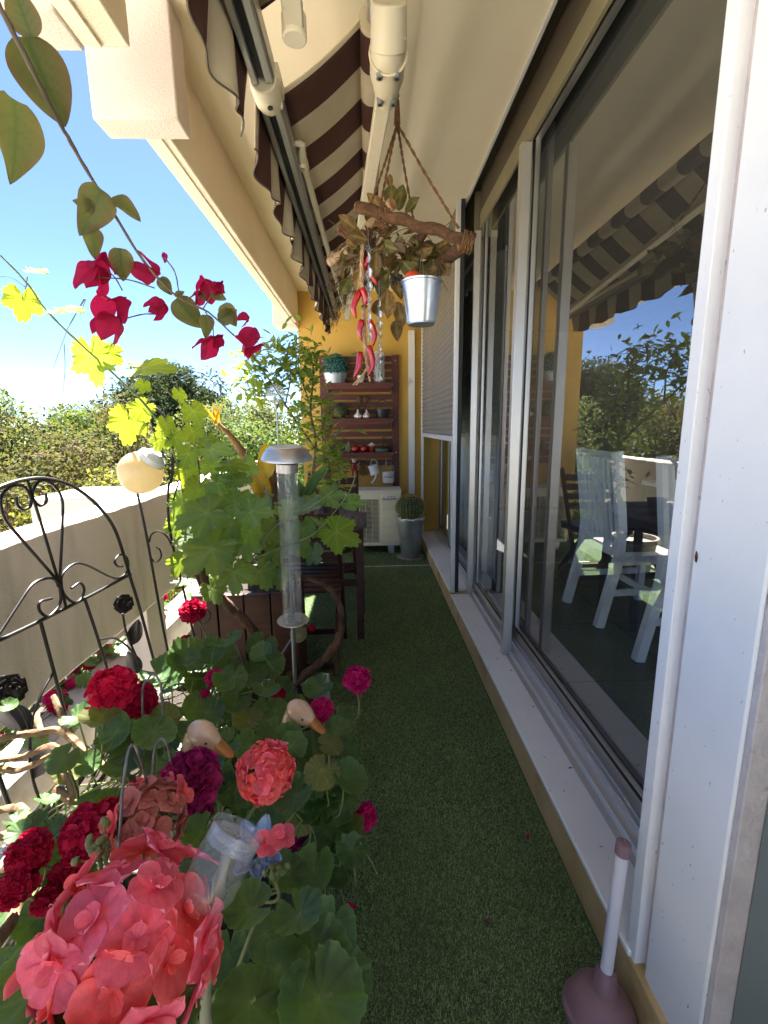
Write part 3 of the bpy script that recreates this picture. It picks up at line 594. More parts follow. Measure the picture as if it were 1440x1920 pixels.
leafcloud(150, lambda rg: ((c.x + rg.gauss(0, 0.015), SY + rg.gauss(0, 0.015), SHZ[1] + abs(rg.gauss(0.05, 0.03)) + 0.004), (rg.uniform(-1, 1), -1, rg.uniform(-1, 1))), 0.028, rnd).build('pods', M['dry'], t, smooth=False)
s = MB()
for k in range(5): s.tube([(c.x + rnd.gauss(0, 0.01), SY, SHZ[1] + 0.002), (c.x + rnd.gauss(0, 0.03), SY, SHZ[1] + 0.17)], 0.002, 5)
s.build('stems', M['bark'], t)
M['ceramic'] = mat('white_ceramic', (0.78, 0.76, 0.72), 0.3, (0.72, 0.69, 0.65), 12)
M['ceramic_pink'] = mat('speckled_ceramic', (0.74, 0.68, 0.66), 0.35, (0.45, 0.22, 0.22), 60, p=(0.52, 0.62))
for px, lab, mm in ((671, 'white ceramic garlic bulb on the middle shelf', 'ceramic'), (687.5, 'pink speckled ceramic garlic bulb on the middle shelf', 'ceramic_pink')):
    c = PY(px, 775, WY - 0.165); tag(MB().lathe([(0.001, 0), (0.022, 0.001), (0.038, 0.014), (0.040, 0.028), (0.026, 0.046), (0.010, 0.060), (0.008, 0.085), (0.004, 0.09), (0.0, 0.09)], (c.x, WY - 0.165, SHZ[1] + 0.0005), 40, ribs=8, rib=0.05).build('garlic_ornament', M[mm]), lab, 'ornament', 'ceramic garlic on the middle shelf')
c = PY(678, 768, WY - 0.09); t = thing('display_box', 'dark little box of dried mushrooms behind the ceramic garlic', 'box', (c.x, WY - 0.09, SHZ[1]))
s = MB(); s.box((c.x - 0.07, WY - 0.115, SHZ[1] + 0.001), (c.x + 0.07, WY - 0.06, SHZ[1] + 0.008)); s.box((c.x - 0.07, WY - 0.115, SHZ[1] + 0.092), (c.x + 0.07, WY - 0.06, SHZ[1] + 0.099))
for x in (-0.07, -0.003, 0.063): s.box((c.x + x, WY - 0.114, SHZ[1] + 0.0085), (c.x + x + 0.007, WY - 0.061, SHZ[1] + 0.0915))
s.box((c.x - 0.069, WY - 0.0605, SHZ[1] + 0.002), (c.x + 0.069, WY - 0.057, SHZ[1] + 0.098)); s.build('case', M['dark_wood'], t)
for dx in (-0.028, 0.034):
    s = MB().tube([(c.x + dx, WY - 0.09, SHZ[1] + 0.10), (c.x + dx + 0.004, WY - 0.09, SHZ[1] + 0.16)], 0.007, 8); s.sphere((c.x + dx + 0.006, WY - 0.09, SHZ[1] + 0.19), 0.032, 12, 8, (1, 0.8, 1.1)); s.build('dried_mushroom', M['driftwood'], t)
M['navy'] = mat('navy_enamel', srgb('#22252f'), 0.4, srgb('#171a22'), 8)
c = PY(717, 770, SY); t = thing('dark_bucket', 'dark navy bucket with hoop handle on the middle shelf', 'bucket', (c.x, SY, SHZ[1]))
oval_pot('pail', (c.x, SY, SHZ[1] + 0.001), 0.072, 0.06, 0.085, M['navy'], t, 0.75)
MB().tube([(c.x + 0.066 * math.cos(a), SY, SHZ[1] + 0.08 + 0.105 * math.sin(a)) for a in [i / 14 * math.pi for i in range(15)]], 0.0055, 6).build('handle', M['navy'], t)
# third shelf
M['gourd'] = mat('striped_gourd', srgb('#56613a'), 0.5, srgb('#97824f'), 5, stretch=(14, 14, 0.6), p=(0.48, 0.54))
for px, py, r, lab, mm in ((641.5, 836, 0.030, 'tan knobbly small gourd on the lowest shelf', 'dry'), (653, 832, 0.036, 'dark green striped gourd on the lowest shelf', 'gourd')):
    c = PY(px, py, SY); t = thing('gourd', lab, 'gourd', (c.x, SY, SHZ[2]), 'gourds on the lowest shelf')
    MB().lathe([(0.001, 0.0), (r * 0.75, 0.004), (r, r), (r * 0.9, r * 1.7), (r * 0.5, r * 2.6), (r * 0.22, r * 3.1), (0.0, r * 3.15)], (c.x, SY, SHZ[2] + 0.0005), 30, ribs=9, rib=0.06).build('body', M[mm], t)
    MB().tube([(c.x, SY, SHZ[2] + r * 3.1), (c.x + 0.006, SY, SHZ[2] + r * 3.4)], [0.005, 0.004], 6).build('stalk', M['bark'], t)
M['tomato'] = mat('tomato_red', srgb('#a30d14'), 0.15, srgb('#8c0a10'), 6, coat=0.5)
M['calyx'] = leafmat('calyx', srgb('#3c5a22'), srgb('#2c451a'), srgb('#3c5a22'), 0.1)
for px, lab in ((666.5, 'shiny red tomato nearest the striped gourd'), (682.5, 'shiny red tomato beside the little orange pot')):
    c = PY(px, 838, SY - 0.03); t = thing('tomato', lab, 'tomato', (c.x, SY - 0.03, SHZ[2]), 'tomatoes on the lowest shelf')
    MB().sphere((c.x, SY - 0.03, SHZ[2] + 0.036), 0.044, 24, 14, (1, 1, 0.82)).build('fruit', M['tomato'], t)
    s = MB()
    for k in range(6):
        a = k / 6 * 6.28; d = Vector((math.cos(a), math.sin(a), 0)); x = Vector((-d.y, d.x, 0)) * 0.006; p = Vector((c.x, SY - 0.03, SHZ[2] + 0.0735)); s.add([p - x * 0.6, p + d * 0.018 + x + Vector((0, 0, 0.004)), p + d * 0.036 + Vector((0, 0, -0.002)), p + d * 0.018 - x + Vector((0, 0, 0.004)), p + x * 0.6], [(0, 1, 4), (0, 3, 1), (3, 2, 1)])
    s.tube([(c.x, SY - 0.03, SHZ[2] + 0.07), (c.x + 0.004, SY - 0.03, SHZ[2] + 0.092)], 0.003, 6); s.build('calyx', M['calyx'], t, smooth=False)
c = PY(696.5, 835, SY); t = thing('orange_pot', 'small orange pot with white mushrooms right of the tomatoes', 'ornament', (c.x, SY, SHZ[2]))
MB().lathe([(0.022, 0.0005), (0.034, 0.05), (0.037, 0.05), (0.037, 0.06), (0.031, 0.06), (0.0, 0.055)], (c.x, SY, SHZ[2]), 18).build('pot', mat('orange_glaze', srgb('#bb3a14'), 0.35), t)
for dx, dz in ((0.004, 0.085), (0.022, 0.075), (-0.018, 0.07)):
    MB().tube([(c.x + dx, SY, SHZ[2] + 0.05), (c.x + dx, SY, SHZ[2] + dz)], 0.005, 6).sphere((c.x + dx, SY, SHZ[2] + dz), 0.016, 12, 8, (1, 1, 0.8)).build('mushroom', M['ceramic'], t)
c = PY(716, 838, SY); t = thing('twig_tray', 'green oval dish with bare twigs on the lowest shelf', 'dish', (c.x, SY, SHZ[2]))
oval_pot('dish', (c.x, SY, SHZ[2] + 0.001), 0.075, 0.05, 0.026, mat('green_glaze', srgb('#3f6a52'), 0.35), t, 0.7)
s = MB()
for k in range(7):
    x = c.x + rnd.uniform(-0.05, 0.05); p = [Vector((x, SY, SHZ[2] + 0.012))]
    for q in range(4): p.append(p[-1] + Vector((rnd.uniform(-0.03, 0.03), rnd.uniform(-0.01, 0.01), rnd.uniform(0.03, 0.055))))
    s.tube(p, [0.004, 0.003, 0.0025, 0.002, 0.0012], 5)
    for q in p[2:4]: s.tube([q, q + Vector((rnd.uniform(-0.06, 0.06), 0, rnd.uniform(0.005, 0.03)))], [0.002, 0.001], 4)
s.build('twigs', M['bark'], t)
for px, lab in ((731, 'open brown pine cone at the right end of the lowest shelf'), (626, 'small pale shell at the left end of the lowest shelf')):
    c = PY(px, 838, SY + 0.01); s = MB()
    if px == 731:
        for i in range(8):
            for k in range(9):
                a = 2 * math.pi * (k + 0.5 * (i % 2)) / 9; d = Vector((math.cos(a), math.sin(a), 0.45)); x = Vector((-d.y, d.x, 0)) * 0.009; rr = 0.035 * math.sin(0.6 + i * 0.3); p = Vector((c.x, SY + 0.01, SHZ[2] + 0.006 + i * 0.011)); s.add([p - x * 0.5, p + x * 0.5, p + d * rr + x, p + d * rr - x], [(0, 1, 2, 3)])
        tag(s.build('pine_cone', M['driftwood'], smooth=False, solid=0.002), lab, 'pine cone')
    else:
        s.lathe([(0.001, 0), (0.02, 0.002), (0.026, 0.014), (0.018, 0.026), (0.009, 0.034), (0.0, 0.036)], (c.x, SY + 0.01, SHZ[2] + 0.0005), 24, ribs=6, rib=0.12); tag(s.build('shell', M['ceramic']), lab, 'shell')
# hanging from the hooks
M['red_cloth'] = mat('red_cloth', srgb('#8e1a1c'), 0.9, srgb('#d8cfc4'), 70, p=(0.6, 0.64))
HY = WY - 0.085
c = PY(664, 863, HY); t = thing('mouse_doll', 'small hanging mouse doll in red dotted clothes under the shelves', 'doll', c)
MB().tube([c + Vector((0, 0, 0.09)), c + Vector((0, 0, 0.02))], 0.001, 4).build('thread', M['white'], t)
s = MB().sphere(c + Vector((0, 0, -0.005)), 0.022, 12, 8); s.sphere(c + Vector((-0.018, 0, 0.016)), 0.011, 10, 6, (1, 0.4, 1)); s.sphere(c + Vector((0.018, 0, 0.016)), 0.011, 10, 6, (1, 0.4, 1)); s.sphere(c + Vector((0, -0.02, -0.01)), 0.008, 8, 6); s.build('head', M['ceramic'], t)
s = MB().lathe([(0.012, -0.02), (0.022, -0.05), (0.034, -0.11), (0.0, -0.11)], c, 16); s.tube([c + Vector((-0.015, 0, -0.03)), c + Vector((-0.035, -0.005, -0.08))], 0.008, 8); s.tube([c + Vector((0.015, 0, -0.03)), c + Vector((0.035, -0.005, -0.08))], 0.008, 8); s.build('dress', M['red_cloth'], t)
for dx in (-0.014, 0.014): MB().tube([c + Vector((dx, 0, -0.11)), c + Vector((dx * 1.4, 0, -0.15)), c + Vector((dx * 1.4, -0.015, -0.155))], 0.007, 8).build('leg', mat('red_leg', srgb('#8e1a1c'), 0.8), t)
c = PY(681, 862, HY); t = thing('straw_broom', 'little straw broom hanging between the doll and watering can', 'broom', c)
MB().tube([c + Vector((0, 0, 0.0)), c + Vector((0, 0, -0.05))], [0.006, 0.010], 8).build('grip', M['bark'], t)
s = MB()
for k in range(140):
    a = rnd.uniform(-1, 1); q = c + Vector((a * 0.075, rnd.uniform(-0.015, 0.015), -0.165 + 0.03 * a * a + rnd.uniform(-0.012, 0.012))); s.tube([c + Vector((a * 0.008, 0, -0.03)), c + Vector((a * 0.035, rnd.uniform(-0.012, 0.012), -0.09)), q], [0.002, 0.0018, 0.001], 3)
s.build('bristles', mat('straw', srgb('#8a6238'), 0.9, srgb('#5f3f20'), 90), t)
c = PY(701, 881, HY - 0.02); t = thing('watering_can', 'small white watering can hanging tilted from a hook', 'watering can', c)
ax = Vector((0.26, -0.1, -0.96)); x_, y_, d_v = frame_of(ax); tiltM = Matrix.Rotation(R(-14), 3, 'Y')
s = MB().lathe([(0.001, -0.05), (0.049, -0.05), (0.049, 0.052), (0.046, 0.052), (0.046, -0.045), (0.0, -0.045)], c, 24, tiltM @ Vector((0, 0, 1))); s.build('can', M['white'], t)
sp = [c + tiltM @ Vector((0.02, -0.01, -0.04)), c + tiltM @ Vector((-0.01, -0.03, -0.085)), c + tiltM @ Vector((-0.045, -0.04, -0.115))]
MB().tube(sp, [0.010, 0.009, 0.008], 10).lathe([(0.008, 0), (0.022, 0.016), (0.0, 0.018)], sp[2], 14, (sp[2] - sp[1])).build('spout', M['white'], t)
MB().tube(spline([c + Vector((-0.035, 0, 0.05)), c + Vector((-0.02, -0.0, 0.105)), c + Vector((0.02, 0, 0.10)), c + Vector((0.045, 0, 0.045))], 5), 0.004, 6).build('handle', M['white'], t)
c = PY(728, 894, HY - 0.02); t = thing('home_pail', 'white enamel pail lettered Home hanging below the shelves', 'pail', c)
MB().lathe([(0.001, -0.06), (0.056, -0.06), (0.060, -0.055), (0.064, 0.05), (0.067, 0.055), (0.062, 0.055), (0.058, -0.05), (0.0, -0.052)], c, 28).build('pail', M['white'], t)
MB().lathe([(0.062, -0.061), (0.058, -0.064), (0.0, -0.064)], c, 24).build('base', M['zinc'], t)
MB().tube([c + Vector((-0.064 * math.cos(a), 0, 0.05 + 0.10 * math.sin(a))) for a in [i / 14 * math.pi for i in range(15)]], 0.0022, 6).build('handle', M['zinc'], t)
text('lettering', 'The', 0.016, Matrix.Translation(c + Vector((-0.005, -0.066, 0.030))) @ FACE, M['rubber'], t)
text('lettering', 'Home', 0.034, Matrix.Translation(c + Vector((0, -0.068, 0.006))) @ FACE @ Matrix.Diagonal((1.05, 1.2, 1, 1)), M['rubber'], t)

# ---------------------------------------------------------------- air conditioner
M['ac'] = mat('ac_shell', (0.72, 0.68, 0.58), 0.45, (0.66, 0.62, 0.52), 4, dirt=(0.42, 0.37, 0.28), dscale=5, dp=(0.6, 0.85))
AX0, AX1, AY0, AY1, AZ0, AZ1 = -0.46, 0.315, 4.48, 4.77, 0.085, 0.635
t = thing('air_conditioner', 'cream outdoor air conditioning unit with fan grille under the wall panel', 'air conditioner', ((AX0 + AX1) / 2, AY1, 0))
gx0, gx1, gz0, gz1 = AX0 + 0.03, AX0 + 0.56, AZ0 + 0.035, AZ1 - 0.075
s = MB(); s.box((AX0, AY0, AZ0), (gx0, AY1, AZ1)); s.box((gx1, AY0, AZ0), (AX1, AY1, AZ1)); s.box((gx0, AY0 + 0.001, AZ0), (gx1, AY1 - 0.001, gz0)); s.box((gx0, AY0 + 0.001, gz1), (gx1, AY1 - 0.001, AZ1 - 0.001)); s.box((gx0, AY1 - 0.02, gz0), (gx1, AY1 - 0.002, gz1))
s.build('shell', M['ac'], t, bevel=0.004)
MB().box((AX0 - 0.006, AY0 - 0.008, AZ1 + 0.0005), (AX1 + 0.006, AY1, AZ1 + 0.016)).build('top_cover', M['ac'], t, bevel=0.005)
fc = Vector(((gx0 + gx1) / 2, AY0 + 0.06, (gz0 + gz1) / 2))
MB().box((gx0, AY0 + 0.085, gz0), (gx1, AY0 + 0.09, gz1)).build('grille_back', mat('ac_inner', (0.2, 0.19, 0.165), 0.8), t)
MB().lathe([(0.0, 0), (0.205, 0)], fc + Vector((0, 0.02, 0)), 40, (0, -1, 0), cap=False).build('fan_opening', M['rubber'], t)
s = MB()
for k in range(3):
    a0 = k * 2.09; s.grid(lambda u, v: fc + Vector(((0.04 + 0.15 * u) * math.cos(a0 + v * 1.3 + u * 0.4), 0.012 - 0.03 * v, (0.04 + 0.15 * u) * math.sin(a0 + v * 1.3 + u * 0.4))), 4, 6)
s.build('fan', M['navy'], t); MB().cyl(fc + Vector((0, -0.03, 0)), fc + Vector((0, 0.01, 0)), 0.045, seg=20).build('fan_hub', M['navy'], t)
s = MB(); n = 34
for k in range(n): z = lerp(gz0 + 0.006, gz1 - 0.006, k / (n - 1)); s.bar((gx0 - 0.004, AY0 + 0.002, z), (gx1 + 0.004, AY0 + 0.002, z), 0.004, 0.0035)
for k in range(9): x = lerp(gx0 + 0.01, gx1 - 0.01, k / 8); s.bar((x, AY0 + 0.007, gz0 - 0.004), (x, AY0 + 0.007, gz1 + 0.004), 0.005, 0.005, (0, 1, 0))
s.build('grille', M['ac'], t)
for k in range(5): MB().box((gx1 + 0.02, AY0 - 0.006, AZ0 + 0.03 + k * 0.088), (AX1 - 0.015, AY0 - 0.0005, AZ0 + 0.03 + k * 0.088 + 0.079)).build('front_panel', M['ac'], t, bevel=0.003)
bc = Vector((AX1 - 0.115, AY0 - 0.002, AZ1 - 0.055))
lb = MB().box((bc.x - 0.075, bc.y - 0.001, bc.z - 0.022), (bc.x + 0.075, bc.y + 0.0015, bc.z + 0.022)).build('badge', M['white'], t)
M['badge_blue'] = mat('badge_blue', srgb('#1f86c4'), 0.4); M['badge_dark'] = mat('badge_dark', srgb('#222a36'), 0.4)
MB().box((bc.x - 0.075, bc.y - 0.0022, bc.z - 0.022), (bc.x + 0.075, bc.y - 0.0012, bc.z - 0.013)).build('badge_strip', M['badge_dark'], lb)
MB().prism([(-0.068, -0.009), (-0.050, -0.009), (-0.050, 0.014)], (1, 0, 0), (0, 0, 1), (0, -0.001, 0), bc + Vector((0, -0.0012, 0.002))).build('badge_mark', M['badge_blue'], lb)
text('lettering', 'DAIKIN', 0.026, Matrix.Translation(bc + Vector((0.016, -0.0016, 0.004))) @ FACE, M['badge_dark'], lb)
for x in (AX0 + 0.1, AX1 - 0.1): MB().box((x - 0.03, AY0 + 0.01, -0.002), (x + 0.03, AY1 - 0.01, AZ0 - 0.0005)).build('foot', M['zinc'], t, bevel=0.003)

# ---------------------------------------------------------------- barrel cactus in a tall zinc pot
c = PZ(766, 1040, 0.0); c = Vector((0.395, 4.33, 0)); t = thing('barrel_cactus', 'round golden barrel cactus in a tall zinc pot beside the air conditioner', 'cactus', c)
MB().lathe([(0.0, 0.004), (0.125, 0.004), (0.135, 0.018), (0.128, 0.02), (0.118, 0.01), (0, 0.01)], c, 28).build('saucer', M['concrete'], t)
MB().lathe([(0.085, 0.012), (0.090, 0.03), (0.122, 0.37), (0.128, 0.38), (0.127, 0.40), (0.119, 0.40), (0.115, 0.37), (0.0, 0.36)], c, 32).build('pot', M['zinc_dull'], t)
rg = random.Random(4); s = MB(); s.tube([c + Vector((0.122 * math.cos(a), 0.122 * math.sin(a), 0.40 + rg.uniform(-0.006, 0.006))) for a in [i / 40 * 6.2832 for i in range(40)]], [rg.uniform(0.010, 0.019) for _ in range(40)], 8, closed=True, bump=0.25, rng=rg); s.build('crumpled_foil', mat('foil', (0.75, 0.75, 0.76), 0.25, metal=0.9, bump=1, bscale=60, bdist=0.02), t, angle=15)
RB = 26; prof = [(0.135 * math.sin(q) * (1 - 0.0), -0.118 * math.cos(q)) for q in [0.5 + i / 16 * (math.pi - 0.5) for i in range(17)]]
cc = c + Vector((0, 0, 0.50)); s = MB(); sg = RB * 6; base = 0; n = len(prof)
for r, h in prof:
    for k in range(sg): a = 2 * math.pi * k / sg; q = r * (0.94 + 0.08 * abs(math.cos(a * RB / 2))); s.v.append((cc.x + q * math.cos(a), cc.y + q * math.sin(a), cc.z + h - (0.012 if r < 0.03 and h > 0 else 0)))
for i in range(n - 1):
    for k in range(sg): s.f.append([i * sg + k, i * sg + (k + 1) % sg, (i + 1) * sg + (k + 1) % sg, (i + 1) * sg + k]); s.m.append(0)
s.build('body', M['cactus'], t, angle=170)
s = MB()
for k in range(RB):
    a = 2 * math.pi * k / RB
    for i in range(2, 16):
        q = 0.5 + (i + 0.5) / 16 * (math.pi - 0.5); d = Vector((math.sin(q) * math.cos(a), math.sin(q) * math.sin(a), -math.cos(q))); p = cc + Vector((0.138 * math.sin(q) * math.cos(a), 0.138 * math.sin(q) * math.sin(a), -0.118 * math.cos(q)))
        for j in range(7):
            e = (d + Vector((rg.uniform(-0.9, 0.9), rg.uniform(-0.9, 0.9), rg.uniform(-0.9, 0.9)))).normalized() * rg.uniform(0.014, 0.024); xx = e.orthogonal().normalized() * 0.0018; s.add([p - xx, p + xx, p + e], [(0, 1, 2)])
s.build('spines', mat('spines', srgb('#cdb56a'), 0.5, srgb('#a68a45'), 20), t, smooth=False)['kind'] = 'stuff'
leafcloud(120, lambda rg: (cc + Vector((rg.gauss(0, 0.018), rg.gauss(0, 0.018), 0.108)), (0, 0, 1)), 0.012, rg).build('woolly_crown', mat('wool', srgb('#cfc08e'), 0.9), t, smooth=False)
# ---------------------------------------------------------------- folding table and chairs
t = thing('folding_table', 'octagonal weathered slatted garden table with dark legs behind the vine', 'table', (-0.45, 2.80, 0))
TC, TZ, AP = Vector((-0.45, 2.80, 0)), 0.71, 0.43; oc = [(AP / math.cos(math.pi / 8) * math.cos(math.pi / 8 + k * math.pi / 4), AP / math.cos(math.pi / 8) * math.sin(math.pi / 8 + k * math.pi / 4)) for k in range(8)]
for k in range(8):
    a, b2 = Vector((*oc[k], 0)), Vector((*oc[(k + 1) % 8], 0)); s = MB(); f = 0.82; q = [a * 0.999, b2 * 0.999, b2 * f, a * f]
    s.prism([(v.x, v.y) for v in q], (1, 0, 0), (0, 1, 0), (0, 0, 0.024), TC + Vector((0, 0, TZ - 0.024))); s.build('rim_board', M['grey_wood'], t, bevel=0.002)
ri = AP * 0.81
for k in range(9):
    x = -ri + (k + 0.5) * 2 * ri / 9; hw = ri / 9 - 0.004; ex = abs(x) + hw; ln = min(ri, ri * 1.414 - ex) - 0.003
    MB().box((TC.x + x - hw, TC.y - ln, TZ - 0.022), (TC.x + x + hw, TC.y + ln, TZ - 0.003)).build('slat', M['grey_wood'], t, bevel=0.002)
for k in range(8):
    a, b2 = Vector((*oc[k], 0)) * 0.93, Vector((*oc[(k + 1) % 8], 0)) * 0.93; MB().bar(TC + a + Vector((0, 0, TZ - 0.052)), TC + b2 + Vector((0, 0, TZ - 0.052)), 0.02, 0.054).build('apron', M['dark_wood'], t, bevel=0.002)
for sx in (-1, 1):
    for sy in (-1, 1): MB().bar(TC + Vector((sx * 0.385, sy * 0.2, -0.002)), TC + Vector((sx * 0.385, sy * 0.17, TZ - 0.08)), 0.042, 0.03, (0, 1, 0)).build('leg', M['dark_wood'], t, bevel=0.003)
    MB().bar(TC + Vector((sx * 0.385, -0.19, 0.22)), TC + Vector((sx * 0.385, 0.19, 0.22)), 0.022, 0.04).build('stretcher', M['dark_wood'], t, bevel=0.002)
for sy in (-1, 1): MB().bar(TC + Vector((-0.37, sy * 0.17, 0.35)), TC + Vector((0.37, sy * 0.17, 0.35)), 0.022, 0.04).build('stretcher', M['dark_wood'], t, bevel=0.002)
def folding_chair(label, c, rz, group='dark folding garden chairs'):
    c = Vector(c); t = thing('folding_chair', label, 'chair', c, group); Rm = Matrix.Rotation(rz, 3, 'Z'); W = lambda x, y, z: c + Rm @ Vector((x, y, z)); up = Rm @ Vector((1, 0, 0))
    for s_ in (-1, 1):
        MB().bar(W(s_ * 0.20, 0.20, 0.0), W(s_ * 0.20, -0.24, 0.90), 0.045, 0.022, up).build('back_leg', M['dark_wood'], t, bevel=0.003)
        MB().bar(W(s_ * 0.17, -0.24, 0.0), W(s_ * 0.17, 0.20, 0.43), 0.045, 0.022, up).build('front_leg', M['dark_wood'], t, bevel=0.003)
        MB().bar(W(s_ * 0.185, -0.20, 0.415), W(s_ * 0.185, 0.22, 0.44), 0.022, 0.04).build('seat_rail', M['dark_wood'], t, bevel=0.002)
    for k in range(7): MB().bar(W(-0.205, -0.17 + k * 0.064, 0.445 + k * 0.003), W(0.205, -0.17 + k * 0.064, 0.445 + k * 0.003), 0.052, 0.014).build('seat_slat', M['dark_wood'], t, bevel=0.002)
    for k in range(4): z = 0.60 + k * 0.075; MB().bar(W(-0.19, 0.20 - 0.44 * z / 0.9 , z), W(0.19, 0.20 - 0.44 * z / 0.9, z), 0.014, 0.055).build('back_slat', M['dark_wood'], t, bevel=0.002)
    for y, z in ((0.17, 0.06), (-0.20, 0.04)): MB().bar(W(-0.18, y, z), W(0.18, y, z), 0.016, 0.035).build('stretcher', M['dark_wood'], t, bevel=0.002)
    return t
folding_chair('dark wooden folding chair in front of the garden table, its leg by the vine loop', (-0.36, 2.42, 0), R(0))
folding_chair('dark wooden folding chair behind the garden table before the air conditioner', (-0.30, 3.62, 0), R(180))
t = thing('brown_planter', 'tall dark brown wooden planter holding the grape vine root', 'planter', (-0.55, 2.0, 0))
for k in range(4): MB().box((-0.78 + k * 0.115, 1.90, 0.0), (-0.78 + k * 0.115 + 0.108, 1.925, 0.56)).build('plank', M['dark_wood'], t, bevel=0.003)
MB().box((-0.775, 1.9255, 0.0), (-0.335, 2.2, 0.54)).build('box', M['dark_wood'], t); MB().box((-0.77, 1.93, 0.5405), (-0.34, 2.19, 0.55)).build('soil', M['soil'], t)

# ---------------------------------------------------------------- dining chairs and table behind the glass
M['chair_white'] = mat('pale_chair_paint', (0.88, 0.90, 0.88), 0.45, (0.84, 0.86, 0.84), 5)
M['cushion'] = mat('dark_cushion', (0.06, 0.06, 0.07), 0.9, (0.045, 0.045, 0.05), 20)
FZ = 0.1245
def dining_chair(label, c, rz):
    c = Vector((c[0], c[1], FZ)); t = thing('dining_chair', label, 'chair', c, 'white dining chairs indoors'); Rm = Matrix.Rotation(rz, 3, 'Z'); W = lambda x, y, z: c + Rm @ Vector((x, y, z))
    # local: back at y=-0.2, front at +0.2
    for s_ in (-1, 1):
        s = MB(); pts = [(-0.285, 0.0), (-0.20, 0.40), (-0.195, 0.55), (-0.255, 1.0)]
        for (y0, z0), (y1, z1) in zip(pts, pts[1:]): s.bar(W(s_ * 0.19, y0, z0), W(s_ * 0.19, y1, z1), 0.042, 0.05, Rm @ Vector((0, 1, 0)))
        s.build('back_leg', M['chair_white'], t, bevel=0.003)
        MB().bar(W(s_ * 0.18, 0.20, 0), W(s_ * 0.18, 0.20, 0.43), 0.042, 0.042, Rm @ Vector((0, 1, 0))).build('front_leg', M['chair_white'], t, bevel=0.003)
        MB().bar(W(s_ * 0.185, -0.19, 0.40), W(s_ * 0.185, 0.19, 0.40), 0.024, 0.075).build('seat_rail', M['chair_white'], t)
        MB().bar(W(s_ * 0.185, -0.24, 0.20), W(s_ * 0.185, 0.19, 0.20), 0.02, 0.035).build('side_stretcher', M['chair_white'], t)
    MB().bar(W(-0.175, 0.0, 0.20), W(0.175, 0.0, 0.20), 0.02, 0.035).build('cross_stretcher', M['chair_white'], t)
    MB().bar(W(-0.17, 0.2, 0.40), W(0.17, 0.2, 0.40), 0.024, 0.075).build('front_rail', M['chair_white'], t)
    MB().bar(W(-0.17, -0.20, 0.45), W(0.17, -0.20, 0.45), 0.026, 0.085).build('back_rail', M['chair_white'], t)
    MB().tube(spline([W(-0.17, -0.252, 0.975), W(0, -0.272, 0.982), W(0.17, -0.252, 0.975)], 4), 0.03, 4, squash=0.6).build('top_rail', M['chair_white'], t)
    for k in range(6): x = -0.125 + k * 0.05; MB().bar(W(x, -0.20, 0.48), W(x, -0.262, 0.96), 0.024, 0.014, Rm @ Vector((0, 1, 0))).build('back_slat', M['chair_white'], t)
    MB().obox(W(0, 0.005, 0.462), Rm @ Vector((0.2, 0, 0)), Rm @ Vector((0, 0.2, 0)), (0, 0, 0.024)).build('cushion', M['cushion'], t, bevel=0.012)
    return t
dining_chair('white slat back dining chair seen whole through the near window', (1.575, 2.62), R(-90) + R(3))
dining_chair('white dining chair half hidden by the white pier', (1.60, 1.86), R(-90) + R(4))
dining_chair('white dining chair across the table, only its back showing', (3.05, 2.75), R(90))
t = thing('dining_table', 'white dining table with turned leg and grey cloth behind the glass', 'table', (2.3, 2.3, FZ))
MB().box((1.86, 1.3, FZ + 0.735), (2.78, 3.05, FZ + 0.765)).build('top', M['chair_white'], t, bevel=0.006)
MB().box((1.94, 1.38, FZ + 0.64), (2.70, 2.97, FZ + 0.7345)).build('apron', M['chair_white'], t)
for x in (1.99, 2.65):
    for y in (1.43, 2.92): MB().lathe([(0.0, 0), (0.03, 0.002), (0.042, 0.02), (0.028, 0.05), (0.044, 0.075), (0.044, 0.10), (0.032, 0.13), (0.038, 0.3), (0.046, 0.5), (0.05, 0.64), (0.0, 0.64)], (x, y, FZ), 20).build('leg', M['chair_white'], t)
m_, t_, o_ = _nodes('dotted_runner'); b_ = t_.nodes.new('ShaderNodeBsdfPrincipled'); b_.inputs['Roughness'].default_value = 0.9
vo = t_.nodes.new('ShaderNodeTexVoronoi'); vo.inputs['Scale'].default_value = 42; vo.inputs['Randomness'].default_value = 0.0; tc = t_.nodes.new('ShaderNodeTexCoord'); t_.links.new(tc.outputs['Object'], vo.inputs[0])
rp = _ramp(t_, (0.55, 0.58, 0.60), (0.17, 0.19, 0.22), 0.3, 0.36); t_.links.new(vo.outputs[0], rp.inputs[0]); t_.links.new(rp.outputs[0], b_.inputs['Base Color']); t_.links.new(b_.outputs[0], o_.inputs[0]); M['runner'] = m_
tag(MB().grid(lambda u, v: (lerp(1.80, 2.5, u), lerp(1.9, 2.35, v), FZ + 0.770 + 0.004 * math.sin(u * 9) * math.sin(v * 7) + (-0.05 * max(0, 0.09 - u) / 0.09 * 0)), 20, 12).build('table_runner', M['runner'], solid=0.004), 'grey dotted cloth lying on the white dining table', 'cloth')
tag(MB().obox((2.12, 2.0, FZ + 0.787), (0.12, 0.02, 0), (-0.015, 0.09, 0), (0, 0, 0.010)).build('book', M['white'], bevel=0.003), 'pale book lying on the dotted cloth indoors', 'book')

